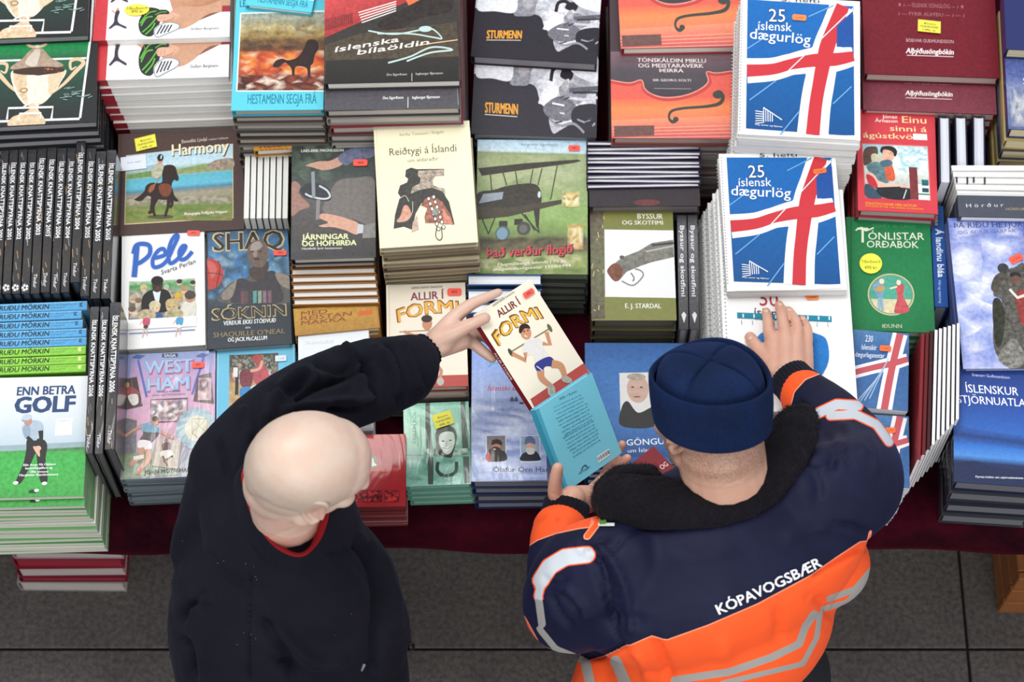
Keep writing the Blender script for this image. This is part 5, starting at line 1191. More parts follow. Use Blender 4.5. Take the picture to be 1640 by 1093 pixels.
P(Z6, AQ_FA, .215, .025, 'dark farriery manual with hands hammering a horseshoe, yellow-green title', 'dark farriery manual', cover='#2c2d2c', covers=['#8a5a34', '#4a3a30', '#a06c3c'], page='#f0eee8', art=art_farrier, wrap=True, seed=20, sticker=[(795, 288, 92, 42, 0, '#fb5f50', [('495', -.2, .22, .2, 16)], 'tag', '#5c1220')])
pile(q(Z6, (100, 98), (640, 90), (646, 190), (110, 196)), .215, .025, 'ochre trek book at the back, title half hidden by white page edges', 'back ochre trek book', cover='#b27a2c', page='#e4e0d4', art=art_reistan2, aq=[(100, 98), (640, 90), (646, 190), (110, 196)], seed=21)
pile(q(Z6, (104, 5), (620, -2), (624, 60), (104, 66)), .245, .015, 'thin white-edged book between the cyan horse book and the back trek book', 'thin white-edged book', cover='#a8763a', page='#efece6', base=.2152, seed=22, lean=(0, -.006))
P(Z7, AQ_BI, .16, .0265, 'aviation history with a biplane on grass and red blackletter title', 'biplane book', cover='#3d4434', covers=['#2f3a30', '#4c5648'], page='#8a8f80', art=art_biplane, wrap=True, seed=23, lean=(0, -.002), sticker=[(540, 116, 60, 28, 0, '#fb5f50', [('495', -.2, .22, .2, 12)], 'tag', '#5c1220')])
pile([(943, 300), (1120, 300), (1122, 330), (944, 331)], .165, .033, 'dark glossy book lying between the striped row and the olive rifle book', 'dark glossy book', cover='#2a2226', page='#8a8488', wrap=True, seed=24, art=lambda c: (c.rect(0, 0, 100, 100, '#2c2328', .3), c.ell(52, 80, 12, 16, '#6a3030', mot=.3)), aq=[(0, 0), (100, 0), (100, 100), (0, 100)])
P(Z7, AQ_GU, .14, .035, 'olive-green rifle book with a shotgun drawing on white', 'olive rifle book', cover='#6a6a48', page='#8a8676', art=art_gun, wrap=True, seed=26, lean=(.001, -.003))
P(ZJ, AQ_AU, .185, .0265, 'red songbook with children painting and cream title', 'red songbook with painting', cover='#b8303a', covers=['#7a2a30', '#b03038'], page='#a8a4a0', art=art_august, seed=27, lean=(-.001, -.001))
P(Z8, AQ_GR, .14, .028, 'green dictionary with a round medallion of two musicians', 'green dictionary', cover='#1c6a3e', page='#b8c0a8', art=art_green, seed=28, sticker=[(833, 687, 110, 100, 0, '#ecec4e', [('Tilboðsverð', -.42, -.02, .42, 14), ('490 kr.', -.28, .28, .30, 16)], 'ell', '#7a7a28')])
P(Z12, AQ_230, .165, .010, 'small flag-covered lyrics book, upper copy next to the leaning booklets', 'upper small lyrics book', cover='#a8b4c4', covers=['#c4c8cc', '#8a9ab0'], page='#c9ccd0', hard=False, art=art_daegur230, wrap=True, seed=29, sticker=[(658, 283, 44, 22, 2, '#f4743c', [('1.290', -.3, .22, .3, 8)], 'tag', '#a84418')])
pile(q(Z12, (540, 527), (748, 542), (755, 815), (545, 800)), .15, .010, 'small flag-covered lyrics book, front copy half under the navy sleeve', 'front small lyrics book', cover='#a8b4c4', covers=['#c4c8cc', '#8a9ab0', '#dcdcdc'], page='#c9ccd0', hard=False, art=art_daegur230, aq=[(538, 210), (750, 224), (748, 523), (532, 500)], wrap=True, seed=30, lean=(-.0012, -.0012), sticker=[(675, 282, 40, 22, 2, '#f4743c', [('1.290', -.3, .22, .3, 8)], 'tag', '#a84418')])
P(Z8, AQ_SK, .175, .025, 'pale blue-sky saga book with a dark rider statue', 'blue-sky saga book', cover='#4a568a', page='#b4b8c8', art=art_sky, seed=31, sticker=[(1550, 676, 72, 38, -28, '#f4604c', [('5.990', -.3, .22, .3, 12)], 'tag', '#a83418')])
P(Z12, AQ_AT, .16, .04, 'deep blue star atlas with dusk hills', 'deep blue star atlas', cover='#16204a', covers=['#33363c', '#1c2030'], page='#6a6c72', art=art_atlas, wrap=True, seed=32, lean=(-.002, -.006))
# third row
P(Z11, AQ_F1, .135, .022, 'cream fitness book lying on the table, red foot band, behind the hand', 'cream fitness book', cover='#8f4a48', covers=['#b8a49a', '#8f8078'], page='#c9b9a8', art=art_fit, wrap=False, seed=33, sticker=[(455, 80, 60, 30, 0, '#fb5f50', [('495', -.2, .22, .2, 12)], 'tag', '#5c1220')])
P(ZK, AQ_SW, .09, .022, 'teal swimming biography with a smiling swimmer in the water', 'teal swimming biography', cover='#6aa894', page='#8fb8ac', art=art_swim, wrap=True, seed=34, lean=(.002, -.001), sticker=[(660, 210, 150, 110, -18, '#efe94e', [('● Eymundsson', -.22, -.15, .3, 12), ('TILBOÐSVERÐ', -.40, .12, .40, 14), ('690,- kr', -.25, .40, .3, 16)], 'rect', '#3a3a18')])
P(ZK, AQ_RD, .105, .013, 'small red story book beside the bald head', 'small red story book', cover='#7a1c24', covers=['#5c1820', '#8a2a34', '#a88080'], page='#7a2a30', hard=False, art=art_redsmall, seed=35, wrap=True)
P(ZK, AQ_AR, .13, .03, 'ice-blue polar trek book with two portrait photos', 'ice-blue polar book', cover='#3a4468', covers=['#22305c', '#3c4252'], page='#7a808c', art=art_arctic, wrap=True, seed=36, lean=(.002, -.001))
P(Z11, AQ_WA, .105, .026, 'blue hiking guide with a square portrait, beside the woollen hat', 'blue hiking guide', cover='#1f4880', page='#c4c8cc', art=art_walk, seed=37)
pile([(476, 530), (590, 526), (594, 668), (480, 672)], .16, .008, 'white booklet sheet above the dark sleeve', 'white booklet', cover='#e4e8e8', page='#e4e4e0', hard=False, seed=38, cat='booklet', name='booklet', aq=[(0, 0), (100, 0), (100, 100), (0, 100)], art=lambda c: (c.rect(0, 0, 100, 100, '#e2e7e9'), c.text('Skákblaðið', 10, 16, 50, 16, 4, '#c0c8cc'), c.text('Verð kr.', 60, 24, 78, 24, 3, '#8a9498')))
# ------------------------------------------------------------------ books standing on edge
S_TOP = .215
R = random.Random(8)
yrs = [2001, 2001, 2002, 2002, 2003, 2003, 2004, 2004, 2004, 2005, 2005, 2005]
xs = [-4, 10, 25, 40, 55, 71, 87, 103, 118, 134, 150, 167, 183]
tops = [241, 240, 240, 240, 233, 235, 238, 238, 224, 238, 243, 241]
bots = [470, 470, 470, 470, 470, 468, 470, 468, 452, 474, 478, 478]
def kn_art(y, x0, x1, yt, yb, logo):
    def f(c):
        c.grad([(x0, yt), (x1, yt), (x1, yb), (x0, yb)], [(0, '#37373b'), (.12, '#1c1c1f'), (.55, '#1b1a1c'), (.8, '#2e2a26'), (1, '#1a1a1d')], .5)
        h = (x1 - x0)
        c.text('ÍSLENSK KNATTSPYRNA %d' % y, x0 + h * .30, yt + 22, x0 + h * .30, yt + 145, h * .48, '#e9e9ea', .03)
        RR = random.Random(y + int(x0))
        for k in range(10):
            a = RR.uniform(x0, x1 - 3); b_ = RR.uniform(yt + 4, yb - 8); c.line([(a, b_), (a + RR.uniform(0, 3), b_ + RR.uniform(5, 14))], 1.1, RR.choice(['#8f8f94', '#6a6a70', '#a8835c']))
        if logo == 'ball':
            c.ell((x0 + x1) / 2, yb - 9, 5.4, 5.4, '#e6e6e6'); c.ell((x0 + x1) / 2, yb - 9, 2, 2, '#1c1c1e')
            for a in range(5): c.ell((x0 + x1) / 2 + 4.2 * math.cos(a * 1.256), yb - 9 + 4.2 * math.sin(a * 1.256), 1.1, 1.1, '#1c1c1e')
        else: c.text('Tindur', x0 + h * .34, yb - 31, x0 + h * .34, yb - 9, h * .36, '#e4e4e6', .01, .15)
    return f
names = ['first', 'second', 'third', 'fourth', 'fifth', 'sixth', 'seventh', 'eighth', 'ninth', 'tenth', 'eleventh', 'twelfth']
for i in range(12):
    x0, x1 = xs[i] + .8, xs[i + 1] - .8; yt, yb = tops[i], bots[i]
    qd = [(x0 - 1.5, yt), (x1 - 1.5, yt), (x1, yb), (x0, yb)]
    h = S_TOP + (.012 if i == 8 else 0)
    dd = .195 + (.010 if i == 8 else 0)
    stood(qd, h, h - .001, 'x', f'black football yearbook with {yrs[i]} on its spine, {names[i]} from the left rim', cover='#1d1d20', page='#3c4c5c', group='black football yearbooks in the back row', wrap=True,
          art=kn_art(yrs[i], qd[0][0], qd[1][0], yt, yb, 'ball' if i < 4 else 't'))
for i, (x0, x1, yt, yb) in enumerate(((141.5, 155, 492, 727), (157.5, 171, 492, 727), (173.5, 190, 485, 720))):
    qd = [(x0 - 2, yt), (x1 - 2, yt), (x1, yb), (x0, yb)]
    stood(qd, .23, .229, 'x', 'black football yearbook with 2006 on its spine, %s of the front three' % ['left', 'middle', 'right'][i], cover='#1d1d20', page='#5c5c5e', group='black football yearbooks in the front row', wrap=True,
          art=kn_art(2006, qd[0][0], qd[1][0], yt, yb, 't'))
# rows of goal-scorer books, spines up, stepped towards the viewer
rows = [(-70, 139, 486, 500, 0), (-70, 130, 501, 514, 0), (-70, 132, 516, 529, 0), (-70, 138, 530, 543, 0), (-70, 138, 544, 557, 0), (-70, 137, 558, 571, 1), (-70, 137, 573, 586, 1), (-70, 137, 587, 599, 1)]
def sk_art(x0, x1, y0, y1, g):
    def f(c):
        a, b_ = ('#4f9acb', '#7fbce0') if not g else ('#7fc03c', '#a6d84e')
        c.grad([(x0, y0), (x1, y0), (x1, y1), (x0, y1)], [(0, b_), (.3, a), (1, a)], .15)
        c.text('ÞEIR SKORUÐU MÖRKIN', -48, y1 - 3.4, 78, y1 - 3.0, 7.6, '#14242c' if not g else '#15240c', .03, .12)
        c.text('Sönn saga um knattspyrnumenn', 81, y1 - 8, 122, y1 - 8, 2.4, '#2c5c7c' if not g else '#4a7a20'); c.text('á Íslandi 4', 81, y1 - 3.5, 103, y1 - 3.5, 2.4, '#2c5c7c' if not g else '#4a7a20')
        c.poly([(x1 - 12, y0 + 3), (x1 - 6, y0 + 3), (x1 - 9, y0 + 6), (x1 - 6, y1 - 4), (x1 - 12, y1 - 4)], '#1c5a86' if not g else '#e0f0a0')
    return f
for i, (x0, x1, y0, y1, g) in enumerate(rows):
    qd = [(x0, y0), (x1, y0 + 1), (x1, y1 + 1), (x0, y1)]
    k = [r for r in rows if r[4] == g].index((x0, x1, y0, y1, g))
    stood(qd, .20, .199, 'y', ('blue' if not g else 'lime-green') + ' football book, spine up, %s from the back of its colour' % names[k], cover='#4f96c4' if not g else '#7cba3c', page='#cfd6cc', hard=False,
          group=('blue' if not g else 'lime-green') + ' football books', art=sk_art(x0, x1, y0, y1, g))
# white page blocks, fore-edge up
for i in range(7):
    x0 = 390 + i * 10.3
    qd = [(x0, 244 - (6 if 1 <= i else 0)), (x0 + 9.6, 244 - (6 if i else 0)), (x0 + 11.0, 350), (x0 + 1.4, 350)]
    stood(qd, .18, .179, 'x', 'white page edges of a green-footed book, %s from the left of seven' % names[i], up='fore', cover='#2c4a30', page='#f0efe9', hard=False, group='white-edged green-footed books beside the farriery manual')
for i, (a, b_, c_, d_) in enumerate(((1508, 1525, 1500, 1520), (1533, 1552, 1527, 1547), (1563, 1582, 1553, 1574))):
    qd = [(a, 186), (b_, 186), (d_, 292), (c_, 292)]
    stood(qd, .2, .199, 'x', 'thick navy book with pale fore-edge up, %s of three beside the red songbook' % ['left', 'middle', 'right'][i], up='fore', cover='#16182c', page='#d9dce6', group='navy books standing fore-edge up')
for i, (y0, y1) in enumerate(((440, 458), (464, 482), (486, 503))):
    stood([(748, y0), (868, y0 - 1), (868, y1 - 1), (748, y1)], .16, .159, 'y', 'thick blue-covered book with white page edges up, %s of three behind the held book' % ['back', 'middle', 'front'][i], up='fore', cover='#33567c', page='#eef1f3', group='blue-covered books by the biplane book')
for i in range(10):
    y = 227 + i * 7.4
    stood([(939, y), (1121 + (i % 3), y), (1121 + (i % 3), y + 6.8), (939 + (i % 2), y + 6.8)], .17, .169, 'y', 'white page edges of a purple-covered book, %s of ten rows from the back' % names[i], up='fore', cover='#3c3550', page='#f4f4f6', group='purple-covered books showing their page edges')
for i in range(6):
    y = 418 + i * 12.0
    stood([(465 + i * .8, y), (600 + i * 1.5, y - 2), (600 + i * 1.5, y + 8.6), (465 + i * .8, y + 11)], .175, .174, 'y', 'white page edges of an ochre-covered book, %s of six rows below the farriery manual' % names[i], up='fore', cover='#9a6a38', page='#f2f0ea', group='ochre-covered books showing their page edges')
for i, (x0, x1) in enumerate(((1086, 1101), (1103, 1118))):
    def fa(c, x0=x0, x1=x1):
        c.grad([(x0, 345), (x1, 345), (x1, 528), (x0, 528)], [(0, '#2a282c'), (.2, '#6c6c70'), (.8, '#4c4a4c'), (1, '#2c2c30')], .5)
        c.text('Byssur og skotfimi', x0 + 4.5, 362, x0 + 4.5, 476, 6.5, '#e6e6e6', .03); c.poly([(x0 + 4, 505), (x0 + 8, 500), (x0 + 12, 505), (x0 + 8, 518)], '#dcdcdc')
    stood([(x0, 345), (x1, 345), (x1, 528), (x0, 528)], .14, .139, 'x', 'grey rifle book standing spine up, %s of the two' % ['left', 'right'][i], cover='#4a4a4e', page='#c9c6c0', wrap=True, art=fa, group='rifle books standing spine up')
def bl(c):
    c.grad([(1493, 330), (1514, 330), (1515, 492), (1494, 492)], [(0, '#1f4f94'), (1, '#1a4a92')], .1); c.text('Jónas', 1500, 335, 1500, 362, 6, '#e2c98a', .02); c.text('Á landinu bláa', 1500, 368, 1501, 445, 10, '#dfe8f4', .03); c.text('Mál og menning', 1501, 450, 1501, 486, 4, '#b8cce4')
stood([(1493, 330), (1514, 330), (1515, 492), (1494, 492)], .13, .129, 'x', 'blue book standing spine up beside the green dictionary', cover='#1d4c92', page='#e0e0dc', art=bl)
# white fan of booklets and the dark one under them
for i in range(5):
    y = 272 + i * 9.5
    qd = [(1525 + i * 2, y), (1700, y - 14 + i * 2), (1700, y - 6 + i * 2), (1525 + i * 2, y + 8.5)]
    stood(qd, .205 - .004 * i, .2, 'y', 'white curling booklet edge at the right rim, %s from the back' % names[i], up='fore', cover='#e6e5e2', page='#f0efec', hard=False, group='white booklets at the right rim', name='booklet')
pile([(1533, 316), (1700, 312), (1702, 352), (1536, 345)], .195, .03, 'dark slate book with wide-spaced letters behind the sky-blue saga', 'slate book', cover='#3a3e4a', page='#e6e6e6', seed=40, aq=[(0, 0), (100, 0), (100, 30), (0, 30)],
     art=lambda c: (c.rect(0, 0, 100, 30, '#4a4e5a', .1), c.text('H ö r ð u r', 8, 17, 44, 15, 5, '#cfd2d8'), c.text('HÖRÐUR ÁGÚSTSSON', 46, 20, 90, 19, 3.4, '#a89a6a')))
# leaning white booklets with dark wine covers
for i in range(9):
    xt = 1487 + i * 6.6; xb = 1456 + i * 8.2
    yt = 536 - i * 2.2; yb = 735 - i * 8
    qd = [(xt, yt), (xt + 5.9, yt), (xb + 7.2, yb), (xb, yb)]
    stood(qd, .19, .188, 'x', ('leaning wine-red booklet, spine up, %s from the left' if i < 3 else 'leaning white-edged booklet, %s from the left of the leaning row') % names[i], up='spine' if i < 3 else 'fore', cover=['#7a1a20', '#5a1218', '#3a1016'][i] if i < 3 else '#1d1a20', page='#eeeef0', hard=False, group='leaning booklets beside the star atlas', name='booklet')
# books stored on the floor under the table front
def fl(y0, y1, x0, x1, z, t, cov, pg, lab):
    pass
zf = 0
for i, (t, cov, pg, x0, x1, yb) in enumerate(((.055, '#9a9290', '#b8b0aa', 32, 207, 947), (.030, '#6a1424', '#8a2434', 30, 208, 930), (.055, '#7c1a2c', '#b4aca8', 28, 205, 927), (.052, '#8c1c30', '#8c1c30', 26, 203, 905), (.075, '#a09896', '#b4a8a8', 20, 200, 904))):
    c0 = at(x0, yb - 0, zf); c1 = at(x1, yb, zf)
    yy = at(120, 947, 0).y
    w = .235; l = .30
    M = Matrix.Translation(((c0.x + c1.x) / 2, yy + l / 2 + .002 * i, zf)) @ Matrix.Rotation(.01 * (i % 3 - 1), 4, 'Z')
    put_book(w, l, t - .001, True, cov, pg, M, ['grey-paged book lowest in the floor pile', 'thin wine-red book second from the floor', 'red book with grey pages in the middle of the floor pile', 'red book second from the top of the floor pile', 'thick grey-paged book on top of the floor pile'][i], group='books stored on the floor under the table')
    zf += t
# wooden crate at the right, on the floor behind the table front
def crate():
    p = at(1596, 985, 0)
    root = thing('wooden_crate', 'worn orange-brown wooden crate on the floor at the right rim', 'crate', (p.x, p.y, 0))
    m = plain('#8a5428', .6, .25, scale=18)
    W, D, Hh = .5, .34, .24
    def plank(n, x0, x1, y0, y1, z0, z1):
        v, f = box_vf(x0, x1, y0, y1, z0, z1)
        me = mesh_from('plank', v, f, [m]); bm = bmesh.new(); bm.from_mesh(me); bmesh.ops.bevel(bm, geom=bm.edges[:], offset=.002, segments=1, affect='EDGES'); bm.to_mesh(me); bm.free()
        link(n, me, root)
    for k in range(3): z = .012 + k * .08; plank('plank', 0, W, 0, .016, z, z + .068); plank('plank', 0, W, D - .016, D, z, z + .068); plank('plank', 0, .016, .018, D - .018, z, z + .068); plank('plank', W - .016, W, .018, D - .018, z, z + .068)
    for k in range(4): plank('plank', .018, W - .018, .018 + k * .078, .018 + k * .078 + .07, 0, .012)
    for x in (.017, W - .042):
        for y in (.017, D - .042): plank('corner_post', x, x + .025, y, y + .025, .013, Hh)
crate()
# ------------------------------------------------------------------ people
def np_noise(P, scale, seed=0, octv=3):
    """cheap smooth noise from summed sines"""
    R = np.random.RandomState(seed); out = np.zeros(len(P)); amp = 1.0
    for o in range(octv):
        for k in range(5):
            d = R.normal(size=3); d /= np.linalg.norm(d)
            out += amp * np.sin(P @ d * scale * R.uniform(.6, 1.5) + R.uniform(0, 6.28))
        amp *= .55; scale *= 2.1
    return out / 5
class Shape:
    def __init__(self): self.V = []; self.F = []
    def add(self, vs, fs):
        o = len(self.V); self.V += [tuple(v) for v in vs]; self.F += [tuple(i + o for i in f) for f in fs]
    def ell(self, c, r, R=None, n=16):
        vs = []; fs = []; c = Vector(c)
        m = n // 2
        R = R.to_3x3() if R is not None else Matrix.Identity(3)
        vs.append(c + R @ Vector((0, 0, -r[2])))
        for j in range(1, m):
            t = -math.pi / 2 + math.pi * j / m
            for i in range(n):
                p = 2 * math.pi * i / n
                vs.append(c + R @ Vector((r[0] * math.cos(t) * math.cos(p), r[1] * math.cos(t) * math.sin(p), r[2] * math.sin(t))))
        vs.append(c + R @ Vector((0, 0, r[2])))
        for i in range(n):
            k = (i + 1) % n
            fs.append((0, 1 + k, 1 + i))
            for j in range(m - 2): fs.append((1 + j * n + i, 1 + j * n + k, 1 + (j + 1) * n + k, 1 + (j + 1) * n + i))
            fs.append((1 + (m - 2) * n + i, 1 + (m - 2) * n + k, len(vs) - 1))
        self.add(vs, fs)
    def cap(self, a, b, ra, rb, n=20, flat=1.0, side=None):
        """tapered capsule; flat squashes it along side"""
        a = Vector(a); b = Vector(b); d = (b - a)
        L = d.length
        if L < 1e-6: return self.ell(a, (ra, ra, ra))
        w = d / L
        u = Vector(side) if side is not None else w.orthogonal()
        u = (u - w * u.dot(w)).normalized(); v = w.cross(u)
        rings = []
        for k in range(1, 5):
            t = -math.pi / 2 + math.pi / 2 * k / 4; rings.append((a + w * ra * math.sin(t), ra * math.cos(t)))
        for k in range(0, 4):
            t = math.pi / 2 * k / 4; rings.append((b + w * rb * math.sin(t), rb * math.cos(t)))
        vs = [a - w * ra]; fs = []
        for c, r in rings:
            for i in range(n):
                p = 2 * math.pi * i / n; vs.append(c + u * (r * flat * math.cos(p)) + v * (r * math.sin(p)))
        vs.append(b + w * rb); m = len(rings)
        for i in range(n):
            k = (i + 1) % n
            fs.append((0, 1 + k, 1 + i))
            for j in range(m - 1): fs.append((1 + j * n + i, 1 + j * n + k, 1 + (j + 1) * n + k, 1 + (j + 1) * n + i))
            fs.append((1 + (m - 1) * n + i, 1 + (m - 1) * n + k, len(vs) - 1))
        self.add(vs, fs)
    def chain(self, pts, rs, sub=4, **k):
        P, T = smooth_pts([tuple(p) for p in pts], False, sub, list(rs))
        for i in range(len(P) - 1): self.cap(P[i], P[i + 1], T[i], T[i + 1], **k)
    def remesh(self, voxel, smooth=4, fac=.5, name='tmp'):
        me = mesh_from(name, self.V, self.F, [])
        o = bpy.data.objects.new(name, me); COL.objects.link(o)
        r = o.modifiers.new('r', 'REMESH'); r.mode = 'VOXEL'; r.voxel_size = voxel; r.adaptivity = 0
        if smooth:
            s = o.modifiers.new('s', 'SMOOTH'); s.factor = fac; s.iterations = smooth
        dg = bpy.context.evaluated_depsgraph_get(); dg.update()
        out = bpy.data.meshes.new_from_object(o.evaluated_get(dg))
        bpy.data.objects.remove(o); bpy.data.meshes.remove(me)
        out.polygons.foreach_set('use_smooth', [True] * len(out.polygons))
        return out
def coords(me):
    a = np.empty(len(me.vertices) * 3); me.vertices.foreach_get('co', a); return a.reshape(-1, 3)
def normals(me):
    a = np.empty(len(me.vertices) * 3); me.vertex_normals.foreach_get('vector', a); return a.reshape(-1, 3)
def setco(me, P): me.vertices.foreach_set('co', P.ravel()); me.update()
def nproj(P):
    Q = P - np.array(CAMP); d = Q @ np.array(VD)
    return np.stack([W0 / 2 + FPX * (Q @ np.array(VR)) / d, H0 / 2 - FPX * (Q @ np.array(VU)) / d], 1)
def facing(P, Nn):
    Q = np.array(CAMP) - P; Q /= np.linalg.norm(Q, axis=1)[:, None]; return (Q * Nn).sum(1)
def dline(S, pts):
    """distance of 2D points to a polyline"""
    best = np.full(len(S), 1e9)
    for a, b in zip(pts[:-1], pts[1:]):
        a = np.array(a[:2], float); b = np.array(b[:2], float); ab = b - a
        t = np.clip(((S - a) @ ab) / (ab @ ab), 0, 1)
        best = np.minimum(best, np.linalg.norm(S - (a + t[:, None] * ab), axis=1))
    return best
def inpoly(S, poly):
    x, y = S[:, 0], S[:, 1]; ins = np.zeros(len(S), bool); n = len(poly)
    for i in range(n):
        x0, y0 = poly[i]; x1, y1 = poly[(i + 1) % n]
        c = ((y0 > y) != (y1 > y)) & (x < (x1 - x0) * (y - y0) / ((y1 - y0) if y1 != y0 else 1e-9) + x0)
        ins ^= c
    return ins
def sdpoly(S, poly):
    d = dline(S, list(poly) + [poly[0]]); return np.where(inpoly(S, poly), d, -d)
def folds(me, lst, soft=(0, 0)):
    """cloth folds: (traced line, half width px, height m; negative = crease)"""
    P = coords(me); Nn = normals(me); S = nproj(P); f = np.clip(facing(P, Nn) * 2 + .2, 0, 1)
    D = np.zeros(len(P))
    for pts, w, amp in lst:
        q, _ = smooth_pts(pts, False, 5, None)
        d = dline(S, q); 
        # fade towards the line's ends
        e = np.minimum(np.linalg.norm(S - np.array(q[0]), axis=1), np.linalg.norm(S - np.array(q[-1]), axis=1))
        D += amp * 1.55 * np.exp(-(d / (w * .72)) ** 2) * np.clip(e / (w * 1.6), .15, 1)
    P = P + Nn * (D * f)[:, None]
    if soft[0]: P = P + Nn * (soft[0] * np_noise(P, soft[1], 5))[:, None]
    setco(me, P)
def attr(me, name, vals):
    a = me.attributes.new(name, 'FLOAT', 'POINT'); a.data.foreach_set('value', np.asarray(vals, dtype=np.float32))

def skin_mat(name, base, red, stub, stubscale=900):
    m, nt, b = new_mat(name)
    tc = N(nt, 'ShaderNodeTexCoord')
    n1 = N(nt, 'ShaderNodeTexNoise'); n1.inputs['Scale'].default_value = 28; n1.inputs['Detail'].default_value = 5
    n2 = N(nt, 'ShaderNodeTexNoise'); n2.inputs['Scale'].default_value = stubscale; n2.inputs['Detail'].default_value = 2
    for n in (n1, n2): nt.links.new(tc.outputs['Object'], n.inputs['Vector'])
    mx = N(nt, 'ShaderNodeMix', data_type='RGBA'); mx.inputs[6].default_value = hexc(base) + (1,); mx.inputs[7].default_value = hexc(red) + (1,)
    cr = N(nt, 'ShaderNodeValToRGB'); cr.color_ramp.elements[0].position = .35; cr.color_ramp.elements[1].position = .7
    nt.links.new(n1.outputs[0], cr.inputs[0])
    a1 = N(nt, 'ShaderNodeAttribute'); a1.attribute_name = 'flush'
    add = N(nt, 'ShaderNodeMath', operation='MULTIPLY_ADD'); nt.links.new(cr.outputs[0], add.inputs[0]); add.inputs[1].default_value = .28; nt.links.new(a1.outputs['Fac'], add.inputs[2]); add.use_clamp = True
    nt.links.new(add.outputs[0], mx.inputs[0])
    a2 = N(nt, 'ShaderNodeAttribute'); a2.attribute_name = 'stubble'
    th = N(nt, 'ShaderNodeMath', operation='MULTIPLY_ADD'); nt.links.new(n2.outputs[0], th.inputs[0]); th.inputs[1].default_value = 2.4; th.inputs[2].default_value = -.55; th.use_clamp = True
    mu = N(nt, 'ShaderNodeMath', operation='MULTIPLY'); nt.links.new(th.outputs[0], mu.inputs[0]); nt.links.new(a2.outputs['Fac'], mu.inputs[1]); mu.use_clamp = True
    m2 = N(nt, 'ShaderNodeMix', data_type='RGBA'); nt.links.new(mu.outputs[0], m2.inputs[0]); nt.links.new(mx.outputs[2], m2.inputs[6]); m2.inputs[7].default_value = hexc(stub) + (1,)
    nt.links.new(m2.outputs[2], b.inputs['Base Color'])
    b.inputs['Roughness'].default_value = .48
    b.inputs['Subsurface Weight'].default_value = .12; b.inputs['Subsurface Radius'].default_value = (.012, .005, .003); b.inputs['Subsurface Scale'].default_value = .5
    bp = N(nt, 'ShaderNodeBump'); bp.inputs['Strength'].default_value = .25; bp.inputs['Distance'].default_value = .0006
    n3 = N(nt, 'ShaderNodeTexNoise'); n3.inputs['Scale'].default_value = 260; n3.inputs['Detail'].default_value = 4; nt.links.new(tc.outputs['Object'], n3.inputs['Vector'])
    nt.links.new(n3.outputs[0], bp.inputs['Height']); nt.links.new(bp.outputs[0], b.inputs['Normal'])
    return m
def cloth_mat(name, col, col2, sheen=.3, rough=.9, scale=600, bump=.35, sheencol='#8a8fb8', dist=.0012):
    m, nt, b = new_mat(name)
    tc = N(nt, 'ShaderNodeTexCoord')
    n1 = N(nt, 'ShaderNodeTexNoise'); n1.inputs['Scale'].default_value = 12; n1.inputs['Detail'].default_value = 5
    n2 = N(nt, 'ShaderNodeTexNoise'); n2.inputs['Scale'].default_value = scale; n2.inputs['Detail'].default_value = 3
    for n in (n1, n2): nt.links.new(tc.outputs['Object'], n.inputs['Vector'])
    mx = N(nt, 'ShaderNodeMix', data_type='RGBA'); mx.inputs[6].default_value = hexc(col) + (1,); mx.inputs[7].default_value = hexc(col2) + (1,)
    mul = N(nt, 'ShaderNodeMath', operation='MULTIPLY'); nt.links.new(n1.outputs[0], mul.inputs[0]); nt.links.new(n2.outputs[0], mul.inputs[1])
    m3 = N(nt, 'ShaderNodeMath', operation='MULTIPLY_ADD'); nt.links.new(mul.outputs[0], m3.inputs[0]); m3.inputs[1].default_value = 4; m3.inputs[2].default_value = -.5; m3.use_clamp = True
    nt.links.new(m3.outputs[0], mx.inputs[0]); nt.links.new(mx.outputs[2], b.inputs['Base Color'])
    b.inputs['Specular IOR Level'].default_value = .18; b.inputs['Roughness'].default_value = rough; b.inputs['Sheen Weight'].default_value = sheen; b.inputs['Sheen Tint'].default_value = hexc(sheencol) + (1,); b.inputs['Sheen Roughness'].default_value = .45
    bp = N(nt, 'ShaderNodeBump'); bp.inputs['Strength'].default_value = bump; bp.inputs['Distance'].default_value = dist
    nt.links.new(n2.outputs[0], bp.inputs['Height']); nt.links.new(bp.outputs[0], b.inputs['Normal'])
    return m, nt, b, mx

